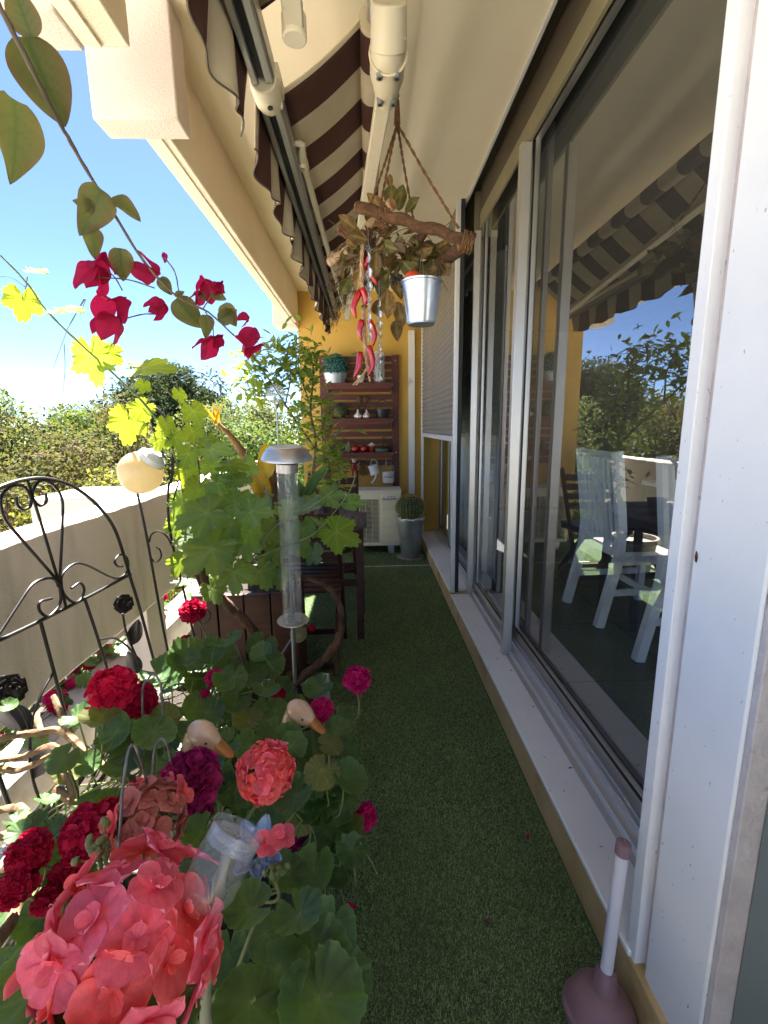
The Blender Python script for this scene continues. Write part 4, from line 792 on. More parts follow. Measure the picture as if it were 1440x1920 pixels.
# ---------------------------------------------------------------- plunger by the pier
M['mauve'] = mat('mauve_rubber', srgb('#8f7078'), 0.55, srgb('#7d5f67'), 6, dirt=srgb('#a8949a'), dscale=5, dp=(0.6, 0.85))
M['handle'] = mat('lilac_plastic', (0.70, 0.68, 0.76), 0.35, (0.66, 0.64, 0.72), 4)
pb = PZ(1126, 1880, 0.06); pb = Vector((pb.x, pb.y, 0.008)); top = PY(1170, 1578, pb.y + 0.035); hd = (top - (pb + Vector((0, 0, 0.1)))).normalized()
t = thing('plunger', 'mauve rubber plunger with pale lilac handle standing on the turf', 'plunger', pb)
MB().lathe([(0.066, 0.004), (0.074, 0.008), (0.077, 0.016), (0.076, 0.024), (0.071, 0.028), (0.069, 0.032), (0.066, 0.044), (0.058, 0.060), (0.046, 0.071), (0.032, 0.077), (0.026, 0.079), (0.025, 0.084), (0.0245, 0.100), (0.022, 0.104), (0.021, 0.118), (0.0185, 0.122), (0.0, 0.122)], pb, 36, hd).build('cup', M['mauve'], t, angle=35)
q = pb + hd * 0.105; MB().tube([q, top - hd * 0.02], 0.0125, 20).build('handle', M['handle'], t)
MB().tube([top - hd * 0.028, top - hd * 0.002, top], [0.0145, 0.0145, 0.012], 20).build('end_cap', M['mauve'], t)
x_, y_, _ = frame_of(hd); MB().tube([top - x_ * 0.006, top + hd * 0.006, top + x_ * 0.006], 0.0015, 6).build('hanging_loop', M['mauve'], t)
# ---------------------------------------------------------------- leaf and flower meshes
def set_attr(me, name, vals):
    a = me.attributes.new(name, 'FLOAT', 'POINT'); a.data.foreach_set('value', np.asarray(vals, dtype=np.float32))
def polar_leaf(name, rfun, zfun, n, rings, veins, matl, rim=True, vw=0.02, vk=0.55):
    vs, fs, ve, rm = [(0, 0, 0)], [], [1.0], [0.0]
    for f in rings:
        for k in range(n):
            a = 2 * math.pi * k / n; r = rfun(a) * f; vs.append((math.sin(a) * r, math.cos(a) * r, zfun(a, r, f)))
            da = min((abs((a - q + math.pi) % (2 * math.pi) - math.pi) for q in veins), default=9); ve.append(vk * max(0.0, 1 - da * max(f, 0.2) / (vw + 0.035)) * (1.1 - f * 0.6)); rm.append(1.0 if f >= 0.999 else 0.0)
    for k in range(n): fs.append((0, 1 + (k + 1) % n, 1 + k))
    for j in range(len(rings) - 1):
        for k in range(n):
            a = 1 + j * n + k; b2 = 1 + j * n + (k + 1) % n; fs.append((a, b2, b2 + n, a + n))
    m = MB(); m.add(vs, fs); me = m.mesh(name, matl, angle=175); set_attr(me, 'vein', ve); set_attr(me, 'rim', rm); set_attr(me, 'zone', [0.0] + [0.75 * math.exp(-((f - 0.58) / 0.14) ** 2) for f in rings for k in range(n)]); return me
def angd(a, b): return (a - b + math.pi) % (2 * math.pi) - math.pi
def grape_mesh(seed, matl):
    rg = random.Random(seed); lob = [(0, 1.0, 2.3), (0.95, 0.86, 2.5), (-0.95, 0.86, 2.5), (1.95, 0.66, 2.4), (-1.95, 0.66, 2.4)]; lob = [(a + rg.uniform(-.06, .06), l * rg.uniform(.93, 1.05), p) for a, l, p in lob]
    cup, fold, ph = rg.uniform(-0.22, 0.05), rg.uniform(0.05, 0.22), rg.random() * 6
    def r(a):
        v = max(l * max(0.64, 1 - 0.48 * (abs(angd(a, q)) / 0.52) ** 0.95 + 0.16 * math.sin(min(1, abs(angd(a, q)) / 0.52) * math.pi)) for q, l, p in lob); bn = abs(angd(a, math.pi))
        v *= min(1, 0.22 + bn / 0.5); return v * (1 + 0.075 * (abs(((a * 13 / math.pi) % 1.0) - 0.5) * 4 - 1) * -1 + 0.02 * math.sin(a * 13 + ph))
    def z(a, rr, f): return cup * rr * rr + fold * 0.5 * abs(math.sin(a)) * rr * f + 0.045 * math.cos(a * 5 + ph) * f * f + 0.02 * math.sin(a * 17 + ph) * f ** 3
    return polar_leaf('grape_leaf', r, z, 130, (0.22, 0.5, 0.78, 1.0), [q for q, _, _ in lob], matl)
def geranium_mesh(seed, matl):
    rg = random.Random(seed); ph = rg.random() * 6; cup, ruf = rg.uniform(-0.10, 0.38), rg.uniform(0.05, 0.12); nl = rg.choice((7, 8, 9)); fold = rg.uniform(0, 0.3)
    def r(a):
        bn = abs(angd(a, math.pi)); v = 0.92 + 0.10 * math.cos(a) ; v *= min(1.0, 0.30 + bn / 0.42)
        return v * (1 + 0.055 * abs(math.cos(a * nl / 2 + 0.3)) + 0.028 * math.sin(a * nl * 3 + ph))
    def z(a, rr, f): return cup * rr * rr + ruf * f ** 2 * (0.4 * math.cos(a * nl + 0.6) + 0.7 * math.cos(a * 3 + ph) + 0.5 * math.sin(a * 2 + ph * 2)) + 0.03 * f ** 3 * math.sin(a * nl * 2.1 + ph) + fold * abs(math.sin(a)) * rr * 0.4
    return polar_leaf('geranium_leaf', r, z, 84, (0.2, 0.42, 0.62, 0.82, 0.94, 1.0), [angd(i * 2 * math.pi / nl, 0) for i in range(nl)], matl, vk=0.3)
def blade_mesh(name, seed, matl, wf, n=8, m=6, fold=0.3, curl=0.3, wav=0.03, length=1.0):
    rg = random.Random(seed); ph = rg.random() * 6; mb = MB(); ve = []
    def f(u, v):
        s = (u - 0.5) * 2; wd = wf(v); return (s * wd, v * length, abs(s) * wd * fold - curl * v * v * length + wav * math.sin(v * 9 + ph + s * 2) * abs(s))
    mb.grid(f, m, n); me = mb.mesh(name, matl, angle=175)
    set_attr(me, 'vein', [0.8 if i % (m + 1) == m // 2 else (0.55 if ((i // (m + 1)) - abs(i % (m + 1) - m // 2)) % 4 == 0 else 0) for i in range((m + 1) * (n + 1))]); set_attr(me, 'rim', [min(1.0, 0.9 * abs(i % (m + 1) - m / 2) / (m / 2)) ** 1.6 for i in range((m + 1) * (n + 1))]); return me
ovate = lambda mx, e=0.8: (lambda v: mx * (math.sin(math.pi * min(1, v ** e)) ** 0.75) + 0.004)
M['grape'] = leafmat('grape_leaf', (0.125, 0.21, 0.052), (0.085, 0.165, 0.045), (0.50, 0.66, 0.045), 0.45, 0.4, 6, vein=(0.26, 0.38, 0.13), island=0.42, gloss=0.5)
M['grape_young'] = leafmat('young_grape_leaf', (0.14, 0.22, 0.03), (0.10, 0.19, 0.028), (0.56, 0.66, 0.035), 0.5, 0.45, 6, vein=(0.34, 0.44, 0.08), island=0.15, gloss=0.12)
M['geranium'] = leafmat('geranium_leaf', (0.062, 0.125, 0.032), (0.042, 0.092, 0.026), (0.26, 0.42, 0.04), 0.26, 0.5, 9, vein=(0.11, 0.20, 0.055), rim=(0.10, 0.18, 0.05), island=0.38, gloss=0.4, zone=(0.035, 0.07, 0.022))
M['geranium_old'] = leafmat('aged_geranium_leaf', (0.16, 0.16, 0.045), (0.09, 0.12, 0.035), (0.35, 0.4, 0.05), 0.3, 0.6, 7, vein=(0.24, 0.26, 0.08), rim=(0.24, 0.13, 0.06), island=0.3)
M['boug_leaf'] = leafmat('bougainvillea_leaf', (0.085, 0.125, 0.035), (0.11, 0.105, 0.035), (0.26, 0.28, 0.06), 0.42, 0.45, 22, vein=(0.03, 0.06, 0.02), rim=(0.22, 0.105, 0.05), island=0.25)
M['bract'] = leafmat('bougainvillea_bract', (0.42, 0.012, 0.07), (0.33, 0.01, 0.055), (0.72, 0.02, 0.10), 0.45, 0.6, 12, vein=(0.25, 0.006, 0.04), island=0.2, gloss=0.2)
M['citrus'] = leafmat('citrus_leaf', (0.12, 0.20, 0.035), (0.08, 0.15, 0.03), (0.55, 0.65, 0.04), 0.42, 0.38, 10, vein=(0.26, 0.34, 0.1), island=0.35, gloss=0.5)
M['stem'] = mat('green_stem', (0.16, 0.20, 0.07), 0.6, (0.12, 0.15, 0.05), 20)
M['stem_brown'] = mat('brown_stem', (0.14, 0.10, 0.06), 0.7, (0.09, 0.065, 0.04), 20)
M['branch_pale'] = mat('pale_branch', srgb('#8e7452'), 0.85, srgb('#67503a'), 18, bump=0.5, bscale=60)
def petalmat(name, c, edge, trans):
    return leafmat(name, c, tuple(lerp(a, b2, 0.5) for a, b2 in zip(c, edge)), trans, 0.35, 0.55, 14, vein=tuple(x * 0.55 for x in c), rim=edge, island=0.28, gloss=0.2)
M['p_coral'] = petalmat('coral_petal', (0.92, 0.12, 0.13), (0.94, 0.26, 0.26), (0.98, 0.14, 0.16))
M['p_pink'] = petalmat('pink_petal', (0.92, 0.13, 0.21), (0.94, 0.30, 0.39), (0.98, 0.15, 0.22))
M['p_red'] = petalmat('red_petal', (0.60, 0.006, 0.045), (0.66, 0.01, 0.07), (0.8, 0.01, 0.05))
M['p_crimson'] = petalmat('crimson_petal', (0.42, 0.004, 0.04), (0.46, 0.008, 0.06), (0.6, 0.01, 0.05))
M['p_magenta'] = petalmat('magenta_petal', (0.50, 0.006, 0.12), (0.58, 0.02, 0.18), (0.66, 0.01, 0.16))
M['p_purple'] = petalmat('purple_petal', (0.24, 0.004, 0.07), (0.34, 0.015, 0.13), (0.35, 0.01, 0.09))
M['p_dry'] = petalmat('withered_petal', (0.52, 0.13, 0.12), (0.60, 0.28, 0.22), (0.5, 0.15, 0.12))
def petal(mb, ve, rm, base, out, up, L, W, curl, rg, nu=6, nv=5):
    x = out.cross(up); ph = rg.random() * 6; tw = rg.uniform(-0.2, 0.2); o0 = len(mb.v)
    def f(u, v):
        s = (u - 0.5) * 2; v = 1 - (1 - v) ** 1.7; wd = W * (0.16 + 0.84 * math.sin(math.pi * 0.5 * min(1, v / 0.62))) * math.sqrt(max(0.0, 1 - (max(0, v - 0.62) / 0.385) ** 2) + 0.0004)
        return base + out * (L * (v - 0.035 * s * s * v + 0.012 * math.sin(s * 4 + ph) * v)) + x * (s * wd + tw * v * v * L * 0.3) + up * (L * (0.20 * s * s * v * 0.6 - curl * v * v + 0.035 * math.sin(s * 2 + ph) * v))
    mb.grid(f, nu, nv)
    for j in range(nv + 1):
        for i in range(nu + 1): ve.append(0.35 if (i % 2 == 0 and j < nv * 0.6) or j == 0 else 0.0); rm.append(1.0 if j >= nv - 1 else 0.25 * j / nv)
def floret_mesh(name, matl, seed, double=True, nu=6, nv=7):
    rg = random.Random(seed); mb, ve, rm = MB(), [], []
    for k in range(5):
        a = k * 2 * math.pi / 5 + rg.uniform(-.15, .15); o_ = Vector((math.cos(a), math.sin(a), 0.22 + rg.uniform(-.15, .22))).normalized(); up = (Vector((0, 0, 1)) - o_ * o_.z).normalized(); petal(mb, ve, rm, Vector((0, 0, -0.05)), o_, up, rg.uniform(0.9, 1.08), rg.uniform(0.48, 0.58), rg.uniform(0.05, 0.28), rg, nu, nv)
    if double:
        for k in range(4):
            a = k * 2 * math.pi / 4 + rg.uniform(-.4, .4); o_ = Vector((math.cos(a), math.sin(a), 1.0 + rg.uniform(-.3, .4))).normalized(); up = (Vector((0, 0, 1)) - o_ * o_.z).normalized(); petal(mb, ve, rm, Vector((0, 0, -0.02)), o_, up, rg.uniform(0.38, 0.58), rg.uniform(0.18, 0.26), rg.uniform(-0.1, 0.3), rg, nu, nv)
    me = mb.mesh(name, matl, angle=175); set_attr(me, 'vein', ve); set_attr(me, 'rim', rm); return me
def pompom_mesh(matl, seed, nfl=34, ff=0.44):
    """a full double flower head: florets packed over a ball of radius one"""
    rg = random.Random(seed); mb, ve, rm = MB(), [], []
    for i in range(nfl):
        z = 1 - 1.75 * (i + 0.5) / nfl; rr = math.sqrt(max(0, 1 - z * z)); a = i * 2.39996 + rg.uniform(-.2, .2); d = Vector((rr * math.cos(a), rr * math.sin(a), z)); x, y, _ = frame_of(d); sc = ff * rg.uniform(0.85, 1.15); b0 = d * rg.uniform(0.55, 0.72)
        for lay, (np_, el, ln) in enumerate(((5, 0.35, 1.0), (4, 1.1, 0.72))):
            for k in range(np_):
                q = k * 2 * math.pi / np_ + rg.uniform(-.4, .4); o_ = (x * math.cos(q) + y * math.sin(q) + d * (el + rg.uniform(-.25, .25))).normalized(); up = (d - o_ * o_.dot(d)).normalized(); petal(mb, ve, rm, b0, o_, up, sc * ln * rg.uniform(.85, 1.15), sc * 0.42 * ln, rg.uniform(-0.1, 0.35), rg, 4, 4)
    me = mb.mesh('flower_head', matl, angle=175); set_attr(me, 'vein', ve); set_attr(me, 'rim', rm); return me
_cache = {}
def pompom(colour, i):
    k = (colour, i % 3)
    if k not in _cache: _cache[k] = pompom_mesh(M['p_' + colour], hash(colour) % 97 + i * 13 if False else sum(map(ord, colour)) + i * 13)
    return _cache[k]
GER = [geranium_mesh(s, M['geranium']) for s in range(7)]; GERO = [geranium_mesh(s + 20, M['geranium_old']) for s in range(3)]
GRA = [grape_mesh(s, M['grape']) for s in range(6)]; GRY = [grape_mesh(s + 10, M['grape_young']) for s in range(4)]

# ---------------------------------------------------------------- planters
M['trough'] = mat('white_trough', (0.66, 0.64, 0.58), 0.6, (0.55, 0.53, 0.47), 5, dirt=(0.25, 0.21, 0.16), dscale=6, dp=(0.52, 0.8))
M['trough_green'] = mat('green_trough', (0.06, 0.075, 0.05), 0.6)
def trough(label, lo, hi, matl, nm='planter_box'):
    t = thing(nm, label, 'planter', ((lo[0] + hi[0]) / 2, (lo[1] + hi[1]) / 2, lo[2])); w_ = 0.022
    for n_, a, b2 in (('side_board', (lo[0], lo[1], lo[2]), (lo[0] + w_, hi[1], hi[2])), ('side_board', (hi[0] - w_, lo[1], lo[2]), (hi[0], hi[1], hi[2])), ('end_board', (lo[0] + w_, lo[1] + 0.001, lo[2]), (hi[0] - w_, lo[1] + w_, hi[2] - 0.002)), ('end_board', (lo[0] + w_, hi[1] - w_, lo[2]), (hi[0] - w_, hi[1] - 0.001, hi[2] - 0.002))):
        MB().box(a, b2).build(n_, matl, t, bevel=0.004)
    for x in (lo[0] - 0.006, hi[0] - 0.03):
        for y in (lo[1] - 0.006, hi[1] - 0.03): MB().box((x, y, lo[2] - 0.0005), (x + 0.036, y + 0.036, hi[2] + 0.012)).build('corner_post', matl, t, bevel=0.003)
    MB().grid(lambda u, v: (lerp(lo[0] + w_, hi[0] - w_, u), lerp(lo[1] + w_, hi[1] - w_, v), hi[2] - 0.03 + 0.006 * math.sin(u * 17 + v * 31) * math.sin(v * 23)), 12, 20).build('soil', M['soil'], t)
    return t
trough('white wooden planter box with its corner showing beside the walkway', (-0.56, 1.02, 0.004), (-0.195, 1.84, 0.20), M['trough'])
trough('dark planter box under the pink geraniums in the foreground', (-0.60, 0.16, 0.004), (-0.20, 0.93, 0.26), M['trough_green'])
trough('dark planter box along the parapet under the iron trellis', (-0.92, 0.35, 0.024), (-0.63, 1.78, 0.24), M['trough_green'])

# ---------------------------------------------------------------- geraniums
TOCAM = lambda p: (EYEV - p).normalized()
def geranium(label, base, heads, leaves, fill=(), seed=1, old=0.1):
    """heads: (px,py,diam_px,depth,colour); leaves: (px,py,width_px,depth,tilt); fill: (polygon px, n, d0, d1)"""
    rg = random.Random(seed); base = Vector(base); t = thing('geranium', label, 'geranium', base, 'geraniums in the planters'); st = MB()
    def stalk(p, d, r0=0.0028):
        q = base + Vector((rg.uniform(-.09, .09), rg.uniform(-.12, .12), 0)); h = p.z - q.z; m1 = q + Vector((0, 0, h * 0.35)) + (p - q) * 0.12; m2 = p - d * min(0.12, (p - q).length * 0.35)
        st.tube(spline([q, m1, m2, p], 4), [r0 * 1.4] * 4 + [r0 * 1.1] * 4 + [r0] * 5, 6)
    for i, (px, py, dp, dd, colour) in enumerate(heads):
        p = PD(px, py, dd); r = dp * dd / FPX / 2; ax = (Vector((rg.uniform(-.35, .35), rg.uniform(-.3, .3) - 0.35, 1.0))).normalized()
        inst('flower_head', pompom(colour, i), t, aim(p, ax, (rg.uniform(-1, 1), rg.uniform(-1, 1), 0), (r * 0.86, r * 0.86, r * 0.8))); stalk(p - ax * r * 0.35, ax, 0.0026)
    def leaf(p, wd, nrm, tip, o_=False):
        me = rg.choice(GERO if o_ else GER); inst('leaf', me, t, aim(p, nrm, tip, wd / 2)); stalk(p, (Vector(nrm) * 0.6 + Vector((0, 0, 0.5))).normalized(), 0.0018)
    for (px, py, wp, dd, tl) in leaves:
        p = PD(px, py, dd); tc = TOCAM(p); up = Vector((0, 0, 1)); nrm = (tc * tl + up * (1 - tl) + Vector((rg.uniform(-.25, .25), rg.uniform(-.25, .25), 0))).normalized(); leaf(p, wp * dd / FPX, nrm, (rg.uniform(-1, 1), rg.uniform(-1, 0.4), rg.uniform(-0.8, 0.1)))
    for poly, n, d0, d1, w0, w1 in fill:
        xs = [q[0] for q in poly]; ys = [q[1] for q in poly]; k = 0
        while k < n:
            px, py = rg.uniform(min(xs), max(xs)), rg.uniform(min(ys), max(ys)); ins = False; j = len(poly) - 1
            for i in range(len(poly)):
                if (poly[i][1] > py) != (poly[j][1] > py) and px < (poly[j][0] - poly[i][0]) * (py - poly[i][1]) / (poly[j][1] - poly[i][1]) + poly[i][0]: ins = not ins
                j = i
            if not ins: continue
            k += 1; dd = rg.uniform(d0, d1); p = PD(px, py, dd)
            if p.z < 0.06: continue
            tc = TOCAM(p); q = rg.uniform(0.15, 0.8); nrm = (tc * q + Vector((0, 0, 1)) * (1 - q) + Vector((rg.gauss(0, .35), rg.gauss(0, .35), rg.gauss(0, .2)))).normalized(); leaf(p, rg.uniform(w0, w1), nrm, (rg.uniform(-1, 1), rg.uniform(-1, 1), rg.uniform(-1, 0.2)), rg.random() < old)
    st.build('stems', M['stem'], t); return t
geranium('crimson geranium at the back by the vine trunk with a large sunlit leaf', (-0.52, 1.45, 0.17),
    [(362, 1146, 62, 1.55, 'crimson'), (348, 1204, 36, 1.5, 'crimson'), (401, 1272, 44, 1.25, 'magenta'), (522, 1302, 34, 1.4, 'crimson'), (384, 1300, 22, 1.25, 'magenta')],
    [(365, 1238, 92, 1.35, .45), (300, 1263, 78, 1.3, .25), (492, 1212, 60, 1.5, .6), (505, 1245, 56, 1.5, .6), (470, 1265, 64, 1.45, .6), (430, 1262, 60, 1.4, .4), (525, 1290, 48, 1.45, .7), (500, 1330, 55, 1.4, .6), (440, 1320, 60, 1.3, .5), (390, 1335, 62, 1.2, .5), (555, 1325, 50, 1.45, .6), (420, 1225, 55, 1.5, .5)],
    [([(300, 1230), (420, 1190), (540, 1240), (560, 1330), (480, 1400), (330, 1390)], 42, 1.2, 1.65, 0.06, 0.09)], 3)
geranium('magenta geranium leaning over the turf at the planter corner', (-0.28, 1.15, 0.17),
    [(670, 1275, 68, 1.15, 'magenta'), (601, 1332, 60, 1.12, 'magenta'), (685, 1530, 60, 1.10, 'magenta'), (557, 1592, 70, 1.0, 'purple'), (550, 1560, 40, 1.05, 'purple')],
    [(590, 1420, 96, 1.02, .35), (640, 1350, 55, 1.2, .5), (560, 1455, 80, 1.0, .5), (625, 1480, 66, 1.05, .6), (655, 1500, 50, 1.1, .6), (625, 1560, 70, 1.05, .7), (655, 1590, 66, 1.1, .7), (635, 1640, 56, 1.1, .6), (600, 1510, 70, 1.0, .6), (520, 1385, 78, 1.1, .5), (470, 1400, 66, 1.1, .5), (655, 1420, 46, 1.15, .6), (600, 1290, 60, 1.35, .5)],
    [([(540, 1370), (650, 1340), (668, 1500), (670, 1620), (600, 1660), (540, 1500)], 34, 0.95, 1.2, 0.055, 0.085)], 5, 0.3)
geranium('purple geranium with one dense round head in front of the duck', (-0.42, 0.80, 0.22),
    [(357, 1466, 140, 0.74, 'purple'), (372, 1520, 70, 0.78, 'purple')],
    [(420, 1400, 70, 0.95, .5), (480, 1490, 90, 0.9, .5), (440, 1560, 90, 0.85, .5), (400, 1600, 70, 0.8, .5), (300, 1420, 70, 0.95, .6)],
    [([(260, 1450), (440, 1440), (560, 1500), (580, 1640), (420, 1680), (300, 1560)], 26, 0.85, 1.1, 0.055, 0.085)], 7)
geranium('bright red geranium reaching up beside the black trellis', (-0.68, 0.92, 0.2),
    [(212, 1292, 112, 0.86, 'red'), (262, 1312, 82, 0.9, 'crimson'), (165, 1560, 128, 0.66, 'crimson'), (205, 1520, 60, 0.7, 'crimson')],
    [(145, 1345, 60, 0.95, .2), (215, 1385, 62, 0.9, .3), (120, 1420, 60, 0.8, .3), (235, 1440, 76, 0.85, .3), (250, 1350, 60, 0.95, .4), (95, 1560, 46, 0.7, .4)],
    [([(170, 1340), (330, 1320), (330, 1440), (240, 1520), (110, 1520), (60, 1470)], 26, 0.8, 1.1, 0.05, 0.08)], 9, 0.2)
geranium('dark red geranium in shadow at the lower left edge', (-0.58, 0.42, 0.2),
    [(55, 1600, 100, 0.62, 'crimson'), (120, 1650, 90, 0.66, 'crimson'), (35, 1660, 90, 0.60, 'crimson'), (85, 1690, 60, 0.62, 'crimson')],
    [(40, 1560, 46, 0.7, .3), (150, 1620, 60, 0.72, .4)], [([(0, 1620), (160, 1600), (200, 1760), (0, 1800)], 10, 0.62, 0.8, 0.05, 0.08)], 11)

def umbel(label, base, c, ax, r, colour, n, fl, seed, leaves, fill=None, extra=()):
    """foreground geranium whose single florets can be picked out"""
    rg = random.Random(seed); t = thing('geranium', label, 'geranium', Vector(base), 'geraniums in the planters'); ax = Vector(ax).normalized(); st = MB()
    variants = [floret_mesh('floret', M['p_' + cl], seed + i) for i, cl in enumerate(colour)]
    q = Vector(base); hub = c - ax * r * 0.75; st.tube(spline([q, q + Vector((0, 0, (hub.z - q.z) * 0.5)), hub - ax * 0.06, hub], 6), 0.0032, 8)
    hd = MB(); x, y, _ = frame_of(ax); spots = []
    for i in range(n):
        zz = 1 - 1.35 * (i + 0.5) / n; rr = math.sqrt(max(0, 1 - zz * zz)); a = i * 2.39996 + rg.uniform(-.15, .15); d = (x * rr * math.cos(a) + y * rr * math.sin(a) + ax * zz).normalized(); p = c + d * r * rg.uniform(0.70, 0.88); spots.append((p, d)); hd.tube([hub, hub + (p - hub) * 0.5 + ax * 0.004, p - d * fl * 0.1], 0.0011, 5)
    ho = hd.build('flower_head', M['stem'], t)
    for p, d in spots: inst('floret', rg.choice(variants), ho, aim(p, (d + Vector((rg.gauss(0, .18), rg.gauss(0, .18), rg.gauss(0, .18)))), (rg.uniform(-1, 1), rg.uniform(-1, 1), rg.uniform(-1, 1)), fl * rg.uniform(0.85, 1.1)))
    for kind, px, py, wp, dd, tl in leaves:
        p = PD(px, py, dd); tc = TOCAM(p); nrm = (tc * tl + Vector((0, 0, 1)) * (1 - tl) + Vector((rg.uniform(-.3, .3), rg.uniform(-.3, .3), 0))).normalized(); inst('leaf', rg.choice(GER if kind else GERO), t, aim(p, nrm, (rg.uniform(-1, 1), rg.uniform(-1, 0.3), rg.uniform(-.8, 0)), wp * dd / FPX / 2))
        b0 = q + Vector((rg.uniform(-.08, .08), rg.uniform(-.08, .08), 0)); st.tube(spline([b0, b0 + (p - b0) * 0.3 + Vector((0, 0, 0.05)), p - nrm * 0.03, p], 4), 0.0022, 6)
    for kind, px, py, dd in extra:          # buds or single florets
        p = PD(px, py, dd)
        if kind == 'buds':
            bm = MB()
            for k in range(11): e = p + Vector((rg.gauss(0, .010), rg.gauss(0, .010), rg.gauss(0, .008))); bm.sphere(e, 0.0042, 8, 6, (1, 1, 1.7), Euler((rg.uniform(-.8, .8), rg.uniform(-.8, .8), 0))); bm.tube([p + Vector((0, 0, -0.02)), e], 0.001, 4)
            bm.build('buds', M['stem'], t); st.tube(spline([q, q + (p - q) * 0.5 + Vector((0, 0, 0.04)), p + Vector((0, 0, -0.05)), p + Vector((0, 0, -0.015))], 5), 0.0024, 6)
        else: inst('floret', rg.choice(variants), t, aim(p, TOCAM(p) * 0.3 + Vector((rg.uniform(-.6, .6), 0, 0.8)), (1, 0, 0), fl)); st.tube([q + (p - q) * 0.6, p], 0.0012, 5)
    st.build('stems', M['stem'], t); return t
umbel('large pink geranium head filling the lower left foreground', (-0.34, 0.36, 0.23), PD(250, 1772, 0.44), (0.15, -0.55, 0.8), 0.090, ('pink', 'coral', 'pink', 'coral'), 27, 0.0315, 31,
    [(1, 470, 1705, 95, .5, .3), (1, 560, 1715, 100, .52, .3), (1, 520, 1815, 120, .48, .45), (1, 590, 1790, 130, .5, .6), (1, 600, 1870, 170, .46, .6), (1, 470, 1880, 130, .45, .5), (1, 60, 1860, 170, .42, .5), (1, 300, 1900, 150, .42, .5), (1, 150, 1910, 150, .40, .5), (0, 70, 1800, 110, .5, .4), (1, 15, 1800, 70, .5, .1), (1, 620, 1740, 110, .6, .7), (1, 430, 1790, 90, .55, .5), (1, 640, 1830, 110, .55, .8), (1, 500, 1750, 90, .6, .4), (1, 560, 1900, 150, .5, .5), (1, 400, 1850, 90, .6, .5)],
    extra=[('buds', 178, 1585, 0.5)])
umbel('coral geranium head on a long stalk above the blue ceramic flower', (-0.30, 0.72, 0.23), PD(497, 1447, 0.78), (0.05, -0.6, 0.7), 0.050, ('coral', 'coral', 'pink'), 27, 0.0215, 41,
    [(1, 555, 1490, 80, .85, .5), (1, 430, 1480, 70, .9, .5), (1, 540, 1640, 80, .75, .5), (1, 590, 1630, 90, .8, .6)], extra=[('floret', 497, 1583, 0.68), ('floret', 528, 1570, 0.68), ('buds', 515, 1635, 0.66)])
umbel('withered coral geranium head among the wire hoops', (-0.42, 0.62, 0.23), PD(282, 1535, 0.62), (-0.05, -0.6, 0.7), 0.056, ('dry', 'coral', 'dry', 'dry'), 26, 0.0215, 51,
    [(1, 380, 1560, 80, .7, .5), (1, 330, 1620, 80, .68, .5)])
# beds outside the gap under the parapet
def outer_geranium(label, x, y, z, n, seed):
    rg = random.Random(seed); t = thing('geranium', label, 'geranium', (x, y, z), 'geraniums outside the parapet'); st = MB()
    for k in range(n):
        p = Vector((x + rg.gauss(0, 0.09), y + rg.uniform(-.3, .3), z + rg.uniform(0.10, 0.2))); r = rg.uniform(0.03, 0.045); inst('flower_head', pompom(rg.choice(('magenta', 'red', 'crimson')), k), t, aim(p, (0, 0, 1), (1, 0, 0), r)); st.tube([(x + rg.uniform(-.05, .05), y, z), p], 0.003, 5)
    for k in range(n * 3):
        p = Vector((x + rg.gauss(0, 0.10), y + rg.uniform(-.32, .32), z + rg.uniform(0.02, 0.14))); inst('leaf', rg.choice(GER), t, aim(p, (rg.gauss(0, .4), rg.gauss(0, .4), 1), (rg.uniform(-1, 1), rg.uniform(-1, 1), 0), rg.uniform(0.03, 0.045))); st.tube([(x, y + rg.uniform(-.2, .2), z), p], 0.002, 4)
    st.build('stems', M['stem'], t)
for i, (y, lab) in enumerate(((1.75, 'red geraniums outside the gap under the trellis'), (2.4, 'magenta geraniums outside the gap behind the iron rose'), (3.05, 'red geraniums outside the parapet near the vine trunk'))): outer_geranium(lab, -1.62, y, -0.10, 20, 60 + i)
b = MB().box((-1.80, 1.3, -0.35), (-1.53, 3.5, -0.10)); tag(b.build('outer_trough', M['soil'], bevel=0.01), 'dark trough of soil outside the parapet under red geraniums', 'planter')
# bare shrub branches at the lower left
t = thing('bare_shrub', 'pale knobbly bare branches at the left edge below the trellis', 'shrub', (-0.75, 0.62, 0.2)); rg = random.Random(8)
for pts, r in (([(0, 1700, .66), (50, 1620, .68), (50, 1590, .7), (30, 1560, .72), (0, 1570, .7)], 0.0085), ([(52, 1600, .69), (20, 1630, .66), (-20, 1640, .62)], 0.007), ([(60, 1580, .7), (45, 1520, .78), (20, 1515, .8), (-10, 1522, .8)], 0.008),
               ([(265, 1470, .95), (215, 1450, .95), (150, 1400, .98), (115, 1370, 1.0), (60, 1375, 1.0), (0, 1385, .98)], 0.010), ([(135, 1385, .99), (115, 1340, 1.02), (100, 1305, 1.05)], 0.008), ([(105, 1480, .9), (140, 1500, .88), (120, 1440, .93), (100, 1400, .97), (40, 1420, 1.0), (0, 1425, 1.0)], 0.009), ([(80, 1380, 1.0), (70, 1345, 1.05), (78, 1330, 1.1)], 0.007), ([(0, 1440, 1.05), (30, 1445, 1.05), (70, 1430, 1.02), (105, 1410, 1.0)], 0.008), ([(-20, 1780, .55), (20, 1730, .6), (50, 1640, .67)], 0.009)):
    p = spline([PD(*q) for q in pts], 5); MB().tube(p, [r * lerp(1, 0.7, i / len(p)) for i in range(len(p))], 8, bump=0.14, rng=rg).build('branch', M['branch_pale'], t)
